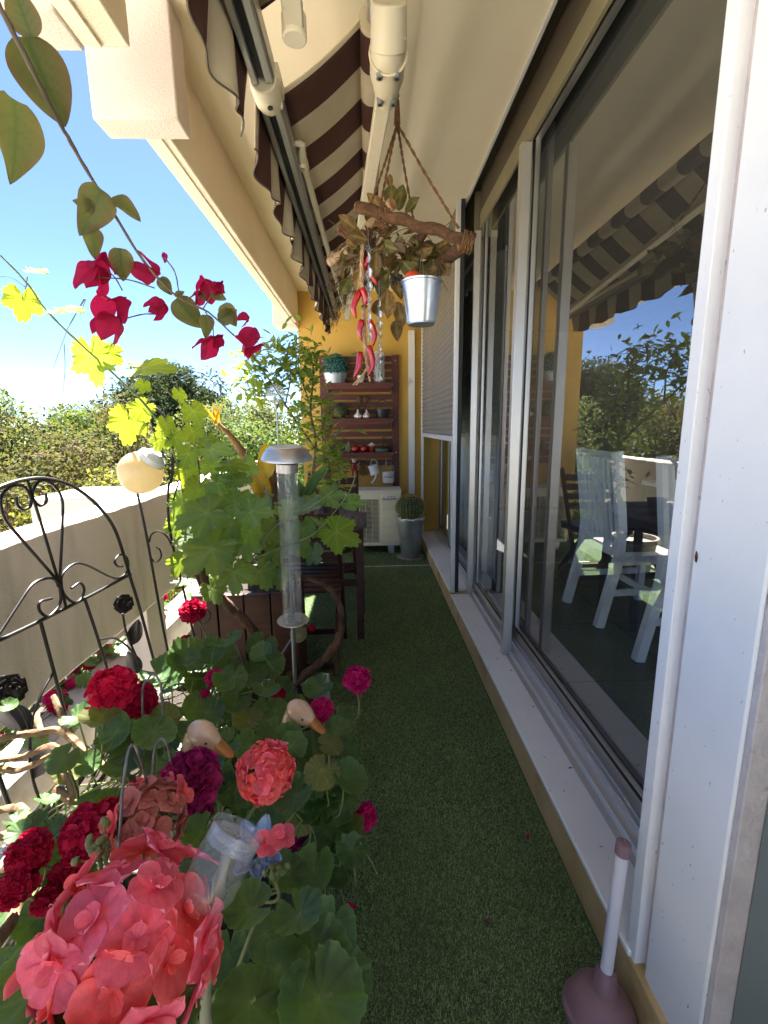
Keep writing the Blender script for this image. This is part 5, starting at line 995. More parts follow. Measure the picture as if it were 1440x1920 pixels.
for px, py, dd in ((12, 1325, 1.0), (30, 1540, .75), (52, 1565, .72), (100, 1555, .7), (62, 1545, .72), (85, 1500, .8)):
    p = PD(px, py, dd); inst('leaf', rg.choice(GER), t, aim(p, (rg.uniform(-.5, .5), rg.uniform(-.5, .5), 1), (1, 0, 0), 0.02))
# ---------------------------------------------------------------- grape vine
rg = random.Random(21)
t = thing('grape_vine', 'twisting grape vine with broad leaves sprawling past the lamp and over the parapet', 'vine', (-0.5, 1.95, 0.5))
def woody(name, pts, r0, r1, matl='bark', seg=9, bump=0.16, n=6):
    p = spline(pts, n); k = len(p); return MB().tube([q + Vector((rg.uniform(-1, 1), rg.uniform(-1, 1), rg.uniform(-1, 1))) * r0 * 0.12 for q in p], [lerp(r0, r1, i / (k - 1)) * (1 + 0.12 * math.sin(i * 1.7)) for i in range(k)], seg, bump=bump, rng=rg).build(name, M[matl], t, angle=60)
woody('trunk', [PY(530, 1300, 1.72), PY(560, 1275, 1.72), PY(600, 1243, 1.73), PY(632, 1205, 1.76), PY(641, 1165, 1.79), PY(632, 1125, 1.84), PY(610, 1097, 1.88), PY(570, 1085, 1.9), PY(540, 1083, 1.9)], 0.020, 0.009)
woody('trunk', [PY(530, 1300, 1.73), PY(505, 1240, 1.75), PY(478, 1190, 1.76), PY(440, 1145, 1.75), PY(405, 1112, 1.72), PY(385, 1085, 1.70), PY(372, 1050, 1.68)], 0.024, 0.015)
woody('trunk', [PY(405, 1112, 1.72), PY(375, 1090, 1.75), PY(365, 1020, 1.75), PY(378, 960, 1.74)], 0.013, 0.009)
woody('root_stump', [Vector((-0.42, 1.70, 0.16)), PY(528, 1300, 1.72), PY(545, 1262, 1.74)], 0.03, 0.016)
SH = 'stem'
woody('shoot', [PY(380, 1070, 1.68), PY(350, 960, 1.66), PY(330, 860, 1.62), PY(285, 775, 1.56), PY(225, 712, 1.48), PY(140, 635, 1.40), PY(85, 580, 1.34), PY(50, 530, 1.30), PY(0, 478, 1.24)], 0.0048, 0.0022, SH, 7, 0.05)
woody('shoot', [PY(378, 960, 1.74), PY(370, 860, 1.72), PY(345, 770, 1.68), PY(300, 720, 1.62)], 0.004, 0.002, SH, 7, 0.05)
woody('shoot', [PY(400, 1100, 1.72), PY(410, 1000, 1.70), PY(385, 900, 1.68), PY(372, 830, 1.66)], 0.004, 0.002, SH, 7, 0.05)
woody('shoot', [PY(400, 1100, 1.72), PY(450, 1060, 1.70), PY(520, 1030, 1.66), PY(590, 1000, 1.62), PY(650, 930, 1.60), PY(668, 890, 1.6)], 0.004, 0.002, SH, 7, 0.05)
woody('shoot', [PY(470, 1050, 1.70), PY(520, 985, 1.66), PY(575, 955, 1.62), PY(625, 920, 1.6)], 0.0035, 0.0018, SH, 7, 0.05)
for pts in ([(158, 560, 1.40), (130, 610, 1.40), (118, 640, 1.40), (100, 690, 1.40)], [(120, 645, 1.40), (122, 690, 1.4), (118, 735, 1.40)], [(50, 540, 1.3), (20, 520, 1.28), (-10, 520, 1.25)], [(130, 610, 1.40), (160, 560, 1.42), (150, 590, 1.4)]):
    woody('tendril', [PY(*q) for q in pts], 0.0013, 0.0007, SH, 5, 0.0)
st = MB()
def gleaf(px, py, wp, Y, young, tip, nrm=None, tl=0.7):
    if 488 < px < 622 and Y < 1.84: Y = 1.84 + 0.1 * rg.random()
    p = PY(px, py, Y); dd = p.y; s = wp * dd / FPX / 1.75 * 0.92; tc = TOCAM(p)
    n_ = Vector(nrm) if nrm else (tc * tl + Vector((0, 0, 1)) * (1 - tl) + Vector((rg.gauss(0, .22), rg.gauss(0, .2), rg.gauss(0, .15))))
    d = Vector(tip); d = d - n_.normalized() * d.dot(n_.normalized()); d.normalize(); p = p - d * s * 0.28
    inst('leaf', rg.choice(GRY if young else GRA), t, aim(p, n_, d, s)); q = p - d * s * 0.9 + Vector((rg.uniform(-.02, .02), 0.02, 0.01)); st.tube(spline([q, q + (p - q) * 0.5 + Vector((0, 0, -0.008)), p], 3), 0.0014, 5)
DN = (0.1, 0, -1)
for a in ((42, 572, 78, 1.32, 1, (-0.2, 0, -1)), (72, 508, 46, 1.31, 1, (1, 0, -.2), (0.1, -.5, .9)), (128, 580, 74, 1.36, 1, (1, 0, -.2), (0.0, -.45, .9)), (175, 682, 104, 1.44, 1, (0.1, 0, -1)), (210, 668, 60, 1.46, 1, (0.8, 0, -.6)), (285, 690, 118, 1.52, 1, (1, 0, -.15), (0, -.45, .9)), (268, 725, 36, 1.52, 1, (-.3, 0, -1)), (338, 742, 38, 1.6, 1, DN), (366, 778, 60, 1.62, 1, (.3, 0, -1)), (240, 800, 88, 1.56, 1, (-.2, 0, -1)), (262, 772, 60, 1.56, 1, (-.5, 0, -.6)), (312, 800, 46, 1.56, 1, DN), (330, 826, 54, 1.6, 1, (.3, 0, -1)), (300, 830, 50, 1.6, 1, (-.4, 0, -1)), (388, 828, 50, 1.66, 1, (.4, 0, -1)), (362, 815, 50, 1.66, 1, DN), (350, 858, 60, 1.6, 1, (-.4, 0, -1)), (408, 845, 84, 1.62, 0, (1, 0, -.4), (0.1, -.5, .8)), (440, 872, 76, 1.62, 1, (1, 0, -.2), (0, -.4, .9)), (372, 930, 86, 1.60, 0, (-.5, 0, -1)), (420, 908, 84, 1.60, 0, (1, 0, -.5), (0, -.6, .7)), (450, 900, 70, 1.58, 0, (1, 0, .1), (0, -.5, .9)),
          (372, 968, 118, 1.50, 0, (-1, 0, -.6), (0, -.75, .65)), (385, 1042, 128, 1.48, 0, (-.6, 0, -.9), (0.05, -.8, .6)), (355, 1010, 90, 1.55, 0, (-1, 0, -.5)), (450, 945, 84, 1.55, 0, (.9, 0, -.3), (0, -.7, .7)), (482, 960, 86, 1.52, 0, (1, 0, -.2), (0, -.7, .7)), (500, 1000, 92, 1.50, 0, (1, 0, -.3), (0, -.75, .6)), (440, 1085, 92, 1.52, 0, (-.1, 0, -1)), (492, 1080, 86, 1.54, 0, (.3, 0, -1)), (525, 1085, 60, 1.52, 0, (.3, 0, -1)), (545, 1012, 84, 1.50, 0, (.4, 0, -1)), (585, 945, 104, 1.62, 0, (1, 0, .35), (-.2, -.3, .9)), (570, 1000, 70, 1.54, 0, (.2, 0, -1)), (642, 1003, 96, 1.52, 1, (1, 0, -.6), (.1, -.9, .4)), (605, 985, 56, 1.58, 0, (-.4, 0, -1)), (664, 943, 58, 1.6, 0, (1, 0, -.3), (0, -.6, .7)), (592, 1042, 62, 1.54, 0, (.7, 0, -.8)), (462, 1030, 74, 1.58, 0, (.1, 0, -1)), (430, 992, 84, 1.6, 0, (-.3, 0, -1)), (335, 1060, 66, 1.58, 0, (-.8, 0, -.8)), (402, 1112, 66, 1.6, 0, (.4, 0, -1)), (350, 893, 60, 1.62, 1, (-.2, 0, -1)), (472, 1005, 70, 1.56, 0, DN), (520, 1040, 70, 1.56, 0, DN), (565, 1030, 56, 1.56, 0, DN), (415, 1050, 80, 1.58, 0, (.3, 0, -1)), (340, 950, 70, 1.62, 0, (-.6, 0, -1)), (625, 930, 64, 1.64, 0, (1, 0, .1)), (540, 960, 60, 1.64, 0, (.6, 0, -.6)), (400, 880, 60, 1.66, 0, DN), (340, 1092, 50, 1.6, 0, (-.7, 0, -1)), (610, 1000, 50, 1.64, 1, DN)):
    gleaf(*a)
for k in range(9):
    px = rg.uniform(330, 540); py = rg.uniform(860, 1105); gleaf(px, py, rg.uniform(45, 80), rg.uniform(1.62, 1.9), rg.random() < (0.5 if py < 930 else 0.08), (rg.uniform(-.6, .6), 0, -1))
st.build('leaf_stalks', M['stem'], t)['kind'] = 'stuff'

# ---------------------------------------------------------------- bougainvillea spray overhead
t = thing('bougainvillea', 'bougainvillea spray with crimson bracts hanging across the sky', 'bougainvillea', PD(0, 20, 0.42)); rg = random.Random(33)
woody('stem', [PD(-40, -60, .40), PD(0, 15, .42), PD(55, 120, .44), PD(100, 208, .47), (PD(140, 280, .50)), PD(182, 352, .53), PD(225, 420, .56), PD(270, 490, .585), PD(330, 555, .61), PD(390, 585, .63), PD(440, 630, .65)], 0.0028, 0.0012, 'stem_brown', 7, 0.06)
for a, b2 in (((182, 500, .58), (230, 545, .6)), ((225, 600, .6), (300, 590, .62)), ((308, 482, .6), (336, 552, .612)), ((400, 640, .64), (385, 585, .63)), ((400, 540, .63), (380, 580, .63)), ((175, 520, .58), (290, 540, .6))):
    woody('twig', [PD(*a), PD((a[0] + b2[0]) / 2 + 6, (a[1] + b2[1]) / 2 - 6, (a[2] + b2[2]) / 2), PD(*b2)], 0.0009, 0.0009, 'stem_brown', 5, 0.0)
BL = [blade_mesh('leaf', s, M['boug_leaf'], lambda v: 0.35 * math.sin(math.pi * min(1, (v * 0.97 + 0.03)) ** 0.62) ** 0.8 + 0.002, 24, 12, 0.25, 0.25, 0.03) for s in range(4)]
BB = [blade_mesh('bract', s + 9, M['bract'], lambda v: 0.36 * math.sin(math.pi * min(1, v ** 0.8)) ** 0.7 + 0.01, 16, 8, 0.35, 0.2, 0.05) for s in range(4)]
def bleaf(x0, y0, x1, y1, dd, flip=0.0, tilt=0.0, meshes=BL, nm='leaf'):
    p, q = PD(x0, y0, dd), PD(x1, y1, dd); d = q - p; n_ = TOCAM(p) + Vector((rg.uniform(-.25, .25) + tilt, 0, rg.uniform(-.25, .25) + flip)); inst(nm, rg.choice(meshes), t, aim(p, n_, d, d.length))
for a in ((48, 68, 90, 205, .44), (25, 185, 106, 298, .45, .4, 1.6), (60, 70, 38, -5, .44), (190, 355, 155, 440, .53, .3, .4), (178, 390, 145, 380, .53), (168, 425, 198, 470, .54, 0, .6), (208, 372, 262, 402, .55, 1.2), (225, 465, 232, 525, .57), (330, 560, 370, 615, .62), (385, 590, 398, 630, .63, 0, .5), (410, 600, 448, 585, .64), (385, 562, 372, 545, .63), (395, 548, 425, 555, .63), (300, 520, 318, 550, .61), (330, 555, 345, 545, .61), (418, 570, 440, 610, .64), (300, 560, 290, 585, .61)): bleaf(*a)
for cx, cy, r, dd in ((178, 515, 40, .58), (212, 572, 44, .59), (205, 605, 36, .59), (280, 508, 34, .6), (300, 575, 26, .61), (385, 535, 30, .63), (412, 535, 18, .63), (392, 645, 30, .64), (412, 636, 18, .64), (465, 646, 36, .65), (460, 596, 16, .65), (305, 478, 12, .6), (190, 495, 34, .58), (375, 555, 18, .63)):
    p = PD(cx, cy, dd); s = r * 1.5 * dd / FPX; ax = (TOCAM(p) * rg.uniform(-.2, .7) + Vector((rg.uniform(-.8, .8), rg.uniform(-.3, .3), rg.uniform(-1, .3)))).normalized(); x, y, _ = frame_of(ax); a0 = rg.random() * 6
    for k in range(3 if r > 14 else 1):
        d = x * math.cos(a0 + k * 2.09) + y * math.sin(a0 + k * 2.09); inst('bract', rg.choice(BB), t, aim(p - ax * s * 0.3, ax * -0.5 + d * -0.75, ax * 0.9 + d * 0.5, s))

# ---------------------------------------------------------------- citrus tree in the corner
t = thing('citrus_tree', 'slender citrus tree with glossy sunlit leaves in front of the yellow wall', 'tree', (-0.66, 3.65, 0)); rg = random.Random(12)
MB().lathe([(0.13, 0.002), (0.17, 0.30), (0.185, 0.30), (0.185, 0.34), (0.165, 0.34), (0.16, 0.3), (0.0, 0.3)], (-0.66, 3.65, 0), 24).build('pot', M['concrete'], t)
CL = [blade_mesh('leaf', s + 40, M['citrus'], ovate(0.22), 6, 4, 0.35, 0.25, 0.02) for s in range(4)]
tw = MB(); twg = []
def limb(pts, r0, r1): p = spline([PY(*q) for q in pts], 6); k = len(p); tw.tube(p, [lerp(r0, r1, i / (k - 1)) for i in range(k)], 7, bump=0.08, rng=rg); return p
for pts, r0, r1, n in (([(575, 1010, 3.65), (575, 960, 3.65), (585, 900, 3.6), (592, 830, 3.55), (582, 770, 3.5), (588, 700, 3.45), (580, 660, 3.4)], 0.016, 0.005, 50), ([(588, 880, 3.58), (620, 850, 3.5), (632, 810, 3.45)], 0.008, 0.003, 30), ([(590, 840, 3.55), (555, 790, 3.4), (520, 735, 3.2), (490, 690, 3.1), (470, 660, 3.05)], 0.010, 0.004, 48), ([(535, 760, 3.3), (545, 700, 3.2), (530, 655, 3.15)], 0.006, 0.003, 30), ([(580, 930, 3.6), (600, 900, 3.5), (640, 880, 3.4)], 0.008, 0.003, 26), ([(520, 740, 3.2), (480, 740, 3.1), (455, 705, 3.05)], 0.005, 0.002, 26), ([(585, 770, 3.5), (560, 690, 3.4), (565, 650, 3.4)], 0.006, 0.003, 30), ([(592, 830, 3.55), (610, 780, 3.5), (600, 740, 3.5)], 0.006, 0.003, 24)):
    p = limb(pts, r0, r1)
    for k in range(n):
        i = rg.randrange(len(p) // 4, len(p)); q = p[i] + Vector((rg.gauss(0, .045), rg.gauss(0, .05), rg.gauss(0, .035))); d = Vector((rg.uniform(-1, 1), rg.uniform(-1, 1), rg.uniform(-.5, .9))); inst('leaf', rg.choice(CL), t, aim(q, (rg.gauss(0, .5), rg.gauss(0, .5) - .3, 1), d, rg.uniform(0.065, 0.10))); tw.tube([p[i], q], 0.0015, 4)
ex = MB(); ex_pts = [PY(*q) for q in ((500, 690, 3.1), (520, 665, 3.15), (470, 690, 3.05), (545, 690, 3.2), (560, 720, 3.4), (585, 690, 3.45), (590, 760, 3.5), (605, 800, 3.5), (580, 840, 3.55), (615, 860, 3.5), (600, 905, 3.5), (490, 730, 3.1), (560, 800, 3.45), (545, 655, 3.2), (575, 660, 3.4), (630, 880, 3.42))]
for k in range(620):
    q = rg.choice(ex_pts) + Vector((rg.gauss(0, .075), rg.gauss(0, .09), rg.gauss(0, .065))); d = Vector((rg.uniform(-1, 1), rg.uniform(-1, 1), rg.uniform(-.6, .8))).normalized(); L = rg.uniform(.05, .085); n_ = Vector((rg.gauss(0, .5), rg.gauss(0, .5) - .3, 1)); n_ = (n_ - d * n_.dot(d)).normalized(); x = d.cross(n_)
    ex.add([q, q + d * L * .35 + x * L * .2 + n_ * L * .07, q + d * L * .7 + x * L * .17 + n_ * L * .05, q + d * L, q + d * L * .7 - x * L * .17 + n_ * L * .05, q + d * L * .35 - x * L * .2 + n_ * L * .07], [(0, 1, 2, 3), (0, 3, 4, 5)])
ex.build('foliage', M['citrus'], t, angle=30)['kind'] = 'stuff'
tw.build('branches', M['stem_brown'], t)

# ---------------------------------------------------------------- pot plants and dry trunk round the table
M['blade'] = leafmat('broad_blade', (0.10, 0.20, 0.035), (0.07, 0.15, 0.03), (0.4, 0.55, 0.04), 0.35, 0.4, 8, vein=(0.2, 0.3, 0.1))
t = thing('broad_leaf_plant', 'broad upright green leaves in a terracotta pot on the garden table', 'potted plant', PY(572, 985, 2.62)); c = Vector((PY(572, 985, 2.62).x, 2.62, TZ + 0.001)); rg = random.Random(2)
MB().lathe([(0.045, 0.0), (0.06, 0.08), (0.066, 0.08), (0.066, 0.10), (0.058, 0.10), (0.055, 0.085), (0.0, 0.085)], c, 22).build('pot', M['terracotta'], t)
AB = [blade_mesh('leaf', s + 60, M['blade'], ovate(0.15, 0.7), 12, 6, 0.5, 0.25, 0.03) for s in range(3)]
for k in range(9): a = rg.uniform(-.4, 3.5); inst('leaf', rg.choice(AB), t, aim(c + Vector((rg.gauss(0, .012), rg.gauss(0, .012), 0.085)), (-math.cos(a) * 0.9, -0.55 - math.sin(a) * .3, 0.25), (math.cos(a) * 0.42, rg.uniform(-.2, .2), 1), rg.uniform(0.22, 0.30)))
for px, py, Y, r, h, lab, mm in ((620, 962, 2.75, 0.055, 0.09, 'grey clay pot on the garden table behind the vine leaf', 'grey_wood'), (612, 985, 2.6, 0.035, 0.035, 'small black dish on the edge of the garden table', 'navy')):
    x = PY(px, py, Y).x; t = thing('table_pot', lab, 'pot', (x, Y, TZ)); MB().lathe([(r * 0.75, 0.001), (r, h), (r * 1.06, h), (r * 1.06, h + 0.01), (r * 0.9, h + 0.01), (r * 0.85, h * 0.8), (0, h * 0.8)], (x, Y, TZ), 20).build('pot', M[mm], t)
    MB().lathe([(0.0, h * 0.82), (r * 0.84, h * 0.82)], (x, Y, TZ), 16, cap=False).build('soil', M['soil'], t)
M['tan'] = mat('tan_trunk', srgb('#9a7440'), 0.7, srgb('#6d4d28'), 10, bump=0.6, bscale=30, stretch=(1, 1, 0.4)); M['yleaf'] = leafmat('yellow_leaf', (0.55, 0.36, 0.02), (0.45, 0.25, 0.02), (0.8, 0.55, 0.02), 0.4, 0.5, 8, vein=(0.6, 0.45, 0.1))
t = thing('dry_trunk', 'bare tan plant trunk with yellow leaves behind the vine by the parapet', 'plant', PY(500, 950, 2.35)); rg = random.Random(6); old_t = t
p = spline([PY(512, 1060, 2.4), PY(490, 940, 2.35), PY(472, 885, 2.32), PY(455, 850, 2.3), PY(430, 815, 2.28), PY(408, 795, 2.26)], 5); MB().tube(p, [lerp(0.032, 0.010, i / (len(p) - 1)) * (1 + .15 * math.sin(i * 2.1)) for i in range(len(p))], 10, bump=0.1, rng=rg).build('trunk', M['tan'], t, angle=60)
p = spline([PY(515, 1020, 2.45), PY(512, 930, 2.42), PY(500, 890, 2.4)], 5); MB().tube(p, 0.020, 9, bump=0.12, rng=rg).build('trunk', M['tan'], t)
p = spline([PY(535, 1010, 2.7), PY(520, 920, 2.65), PY(515, 880, 2.62)], 5); MB().tube(p, [0.05] * len(p), 12, bump=0.2, rng=rg).build('old_trunk', M['bark'], t)
YL = blade_mesh('leaf', 3, M['yleaf'], ovate(0.22), 8, 4, 0.3, 0.35, 0.04)
for px, py, tx, ty in ((470, 875, 440, 880), (478, 880, 500, 935), (500, 900, 498, 845), (465, 860, 452, 905)): a, b2 = PY(px, py, 2.3), PY(tx, ty, 2.24); inst('leaf', YL, t, aim(a, TOCAM(a), b2 - a, (b2 - a).length * 1.2))
for k in range(7): a = PY(406 + rg.uniform(-4, 8), 795, 2.26); inst('leaf', YL, t, aim(a, (rg.uniform(-1, 1), -1, .3), (rg.uniform(-.9, .5), rg.uniform(-.4, .3), 1), (0.03, 0.11, 0.06)))
MB().lathe([(0.13, 0), (0.17, 0.36), (0.175, 0.38), (0.15, 0.38), (0, 0.36)], (-0.56, 2.42, 0.001), 22).build('pot', M['grey_wood'], t)
t = thing('succulent', 'small pale green succulent rosettes beside the tan trunk', 'succulent', PY(508, 950, 2.3)); M['succ'] = leafmat('succulent', (0.30, 0.36, 0.20), (0.22, 0.28, 0.15), (0.4, 0.5, 0.2), 0.15, 0.5, 10)
SB = blade_mesh('leaf', 5, M['succ'], ovate(0.3), 5, 4, 0.5, -0.3, 0.0)
for px, py in ((508, 935), (520, 950), (500, 925), (512, 965)):
    c = PY(px, py, 2.28)
    for k in range(11): a = k * 2.4; inst('leaf', SB, t, aim(c, (-math.cos(a) * .6, -math.sin(a) * .6 - .2, 1), (math.cos(a), math.sin(a), 0.5), 0.028))
# ---------------------------------------------------------------- hanging driftwood mobile
rg = random.Random(77)
t = thing('driftwood_mobile', 'driftwood frame full of dried leaves hung by four ropes from the ceiling', 'mobile', PY(745, 230, 1.86))
def log(p, q, r, matl='driftwood', bend=0.006, n=7):
    p, q = Vector(p), Vector(q); pts = [p + (q - p) * (i / n) + Vector((rg.uniform(-1, 1), rg.uniform(-1, 1), rg.uniform(-1, 1))) * bend * (0 < i < n) for i in range(n + 1)]; pts = spline(pts, 3); k = len(pts)
    o = MB().tube(pts, [r * (1 + 0.05 * math.sin(i * 0.9 + r * 700)) for i in range(k)], 12, bump=0.13, rng=rg).build('log', M[matl], t, angle=50)
    for e, d in ((pts[0], pts[0] - pts[1]), (pts[-1], pts[-1] - pts[-2])): d.normalize(); MB().cyl(e, e + d * 0.003, r * 0.93, seg=12).build('cut_end', M['cutwood'], o)
    return pts
LA = log(PY(670, 388, 1.92), PY(884, 452, 1.74), 0.0195)
log(PY(735, 382, 1.86), PY(640, 485, 2.16), 0.020, 'driftwood_pale')
log(PY(868, 462, 1.76), PY(800, 515, 2.14), 0.025)
log(PY(622, 480, 2.16), PY(842, 508, 2.10), 0.022, 'driftwood_pale')
log(PY(640, 432, 2.02), PY(690, 445, 1.98), 0.021); log(PY(795, 430, 1.84), PY(765, 478, 2.05), 0.018)
log(PY(618, 492, 2.14), PY(655, 470, 2.06), 0.019, 'driftwood_pale')
def rope(pts, r=0.0042, nm='rope', twist=26):
    p = spline(pts, 14); s = MB()
    for k in range(2):
        q = []
        for i, c in enumerate(p):
            d = (p[min(i + 1, len(p) - 1)] - p[max(i - 1, 0)]).normalized(); x, y, _ = frame_of(d, (0, 1, 0)); a = i * 1.25 + k * math.pi; q.append(c + (x * math.cos(a) + y * math.sin(a)) * r * 0.62)
        s.tube(q, r * 0.72, 5)
    return s.build(nm, M['rope'], t)
KN = PY(745, 232, 1.88); TOPR = Vector((KN.x - 0.004, 1.90, CEIL))
rope([TOPR, (TOPR + KN) / 2 + Vector((0.003, 0, 0)), KN], 0.0058); MB().tube([KN + Vector((0, 0, 0.07)), KN + Vector((0, 0, 0.03)), KN, KN - Vector((0, 0, 0.012))], [0.008, 0.0105, 0.011, 0.006], 10, bump=0.2, rng=rg).build('knot', M['rope'], t, angle=20)
rope([KN, PY(722, 305, 1.88), PY(693, 390, 1.90)]); rope([KN, PY(728, 310, 1.88), PY(712, 395, 1.94)]); rope([KN, PY(757, 310, 1.98), PY(775, 412, 2.10)]); rope([KN, PY(800, 330, 1.80), PY(860, 428, 1.75)])
MB().cyl(TOPR - Vector((0, 0, 0.03)), TOPR + Vector((0, 0, 0.002)), 0.004, seg=8).build('ceiling_hook', M['zinc'], t)
for c, ax, r, n in ((PY(722, 402, 1.885), (1, 0, -.3), 0.032, 5), (PY(878, 455, 1.745), (1, 0, -.3), 0.032, 6), (PY(690, 440, 1.98), (1, .3, 0), 0.026, 4), (PY(645, 475, 2.12), (1, .3, 0), 0.026, 4), (PY(716, 425, 1.9), (.4, 0, 1), 0.03, 4)):
    x, y, d = frame_of(ax); s = MB()
    for k in range(n): s.tube([c + d * (k - n / 2) * 0.007 + (x * math.cos(a) + y * math.sin(a)) * r * rg.uniform(.98, 1.1) + d * rg.uniform(-.003, .003) for a in [i / 14 * 6.2832 for i in range(14)]], 0.0032, 5, closed=True)
    s.build('lashing', M['rope'], t)
M['dry_leaf'] = leafmat('dried_leaf', srgb('#7d6138'), srgb('#523c20'), srgb('#a07c3c'), 0.25, 0.7, 9, vein=srgb('#a08a5c'), island=0.45); M['dry_olive'] = leafmat('dried_olive_leaf', srgb('#65602f'), srgb('#47431f'), srgb('#8a8440'), 0.25, 0.6, 9, vein=srgb('#8a8450'), island=0.4); M['dry_pale'] = leafmat('papery_leaf', srgb('#a88e78'), srgb('#87705e'), srgb('#b09880'), 0.3, 0.8, 9, vein=srgb('#6e5a4c'), island=0.3)
DL = [blade_mesh('dried_leaf', s + 80, M[m_], ovate(0.27 + 0.05 * (s % 2), 0.85), 8, 6, rg.uniform(.2, .7), rg.uniform(-.2, .5), 0.06) for s, m_ in enumerate(('dry_leaf', 'dry_olive', 'dry_leaf', 'dry_pale', 'dry_olive', 'dry_leaf', 'dry_leaf'))]
for px, py, wp, tx, ty in ((735, 390, 46, 0, 1), (748, 395, 44, .3, 1), (720, 398, 44, -.5, .6), (760, 400, 40, .8, .3), (733, 352, 26, -.2, 1), (770, 470, 46, .3, -1), (705, 470, 50, -.2, -1), (690, 450, 44, -1, .2), (715, 500, 60, 0, -1), (740, 510, 60, .2, -1), (755, 490, 52, .6, -.6), (790, 478, 46, 1, .2), (725, 540, 60, 0, -1), (712, 560, 50, -.3, -1), (745, 565, 50, .2, -1), (680, 500, 46, -.5, -1), (665, 480, 40, -1, -.4), (655, 520, 40, -.6, -1), (775, 520, 44, .4, -1), (742, 600, 40, .1, -1), (765, 480, 52, .9, .4), (815, 460, 36, 1, -.2), (830, 480, 34, .6, -1), (668, 430, 40, -.8, .5), (700, 420, 36, -.6, .8)):
    p = PY(px, py, rg.uniform(1.86, 2.05)); inst('dried_leaf', rg.choice(DL), t, aim(p, TOCAM(p) + Vector((rg.uniform(-.5, .5), 0, rg.uniform(-.5, .5))), (tx, rg.uniform(-.3, .3), ty), wp * p.y / FPX * 0.85))
for k in range(95):
    p = PY(rg.uniform(640, 840), rg.gauss(472, 20), rg.uniform(1.88, 2.14)); inst('dried_leaf', rg.choice(DL), t, aim(p, (rg.gauss(0, .8), rg.gauss(-.5, .6), rg.gauss(0.2, .6)), (rg.uniform(-1, 1), rg.uniform(-.6, .6), rg.uniform(-1, .5)), rg.uniform(0.04, 0.08)))
s = MB()
for k in range(60):
    p = PY(rg.uniform(650, 840), rg.uniform(430, 520), rg.uniform(1.9, 2.12)); q = p + Vector((rg.uniform(-.1, .1), rg.uniform(-.06, .06), rg.uniform(-.06, .08))); s.tube([p, (p + q) / 2 + Vector((0, 0, 0.01)), q], 0.0014, 4)
so_ = s.build('twigs', M['bark'], t); so_['kind'] = 'stuff'
s = MB()
for c0 in (PY(742, 522, 1.9), PY(700, 515, 1.95), PY(760, 535, 1.92)):
    for k in range(16): s.sphere(c0 + Vector((rg.gauss(0, .012), rg.gauss(0, .012), rg.gauss(0, .014))), 0.0055, 8, 6)
s.build('dark_berries', mat('dark_berry', (0.012, 0.012, 0.025), 0.4), t)['kind'] = 'stuff'
s = MB(); fs_ = [PY(690, 490, 2.1), PY(655, 500, 2.1), PY(630, 530, 2.08), PY(622, 580, 2.06), PY(618, 610, 2.06)]
for st0, en, cnt in ((PY(700, 470, 2.1), PY(620, 545, 2.06), 260), (PY(690, 480, 2.1), PY(622, 610, 2.04), 420), (PY(685, 500, 2.08), PY(668, 560, 2.06), 160)):
    for k in range(cnt):
        u = rg.random() ** 0.7; p = st0.lerp(en, u) + Vector((rg.gauss(0, .014), rg.gauss(0, .014), rg.gauss(0.02 * math.sin(u * 3), .014))); d = ((en - st0).normalized() + Vector((rg.gauss(0, .5), rg.gauss(0, .5), rg.gauss(-.3, .5)))).normalized() * rg.uniform(.012, .03); x = d.orthogonal().normalized() * 0.0016; s.add([p - x, p + x, p + d], [(0, 1, 2)])
    s.tube([st0, st0.lerp(en, .5) + Vector((0, 0, .02)), en], [0.002, 0.0015, 0.001], 4)
s.build('dried_grass_plume', mat('plume', srgb('#7d6a50'), 0.9, srgb('#5a4934'), 50), t, smooth=False)['kind'] = 'stuff'
# hung from it: chilli garland, two spinners, a bucket
M['chilli'] = mat('red_chilli', srgb('#c4161c'), 0.22, srgb('#a90f15'), 9, coat=0.4)
a0 = PY(680, 455, 1.92); t = thing('chilli_garland', 'braided straw garland with hanging red chillies under the driftwood', 'garland', a0); M['straw2'] = mat('pale_straw', srgb('#c9a98a'), 0.85, srgb('#a3805f'), 60)
path = spline([a0, PY(678, 500, 1.92), PY(681, 570, 1.92), PY(683, 620, 1.92), PY(686, 660, 1.92), PY(690, 690, 1.92)], 10); s = MB()
for k in range(3): s.tube([c + Vector((0.0045 * math.cos(i * .75 + k * 2.09), 0.0045 * math.sin(i * .75 + k * 2.09), 0)) for i, c in enumerate(path)], 0.0042, 6)
for e in ((662, 722), (668, 722), (694, 715)): s.tube([PY(690, 688, 1.92), PY((690 + e[0]) / 2, 708, 1.92), PY(*e, 1.91)], [0.005, 0.0045, 0.004], 6)
s.build('braid', M['straw2'], t); s = MB(); s.tube([PY(683, 575, 1.918) + Vector((math.cos(a) * .010, math.sin(a) * .010, rg.uniform(-.003, .003))) for a in [i / 10 * 6.28 for i in range(10)]], 0.004, 5, closed=True); s.build('tie', M['rope'], t)
for (x0, y0, x1, y1, x2, y2, Y) in ((675, 545, 663, 575, 668, 597, 1.90), (680, 540, 686, 560, 684, 572, 1.89), (695, 480, 686, 495, 684, 505, 1.93), (690, 505, 700, 520, 708, 535, 1.94), (679, 600, 674, 620, 679, 640, 1.90), (692, 600, 702, 625, 699, 650, 1.91), (676, 660, 672, 690, 664, 708, 1.89), (692, 648, 699, 682, 690, 706, 1.90), (684, 505, 680, 492, 682, 470, 1.94)):
    p = spline([PY(x0, y0, Y), PY(x1, y1, Y), PY(x2, y2, Y)], 6); k = len(p); MB().tube(p, [0.0125 * math.sqrt(max(.02, 1 - (i / (k - 1)) ** 2.2)) * (0.75 if i == 0 else 1) for i in range(k)], 12).build('chilli', M['chilli'], t, angle=170)
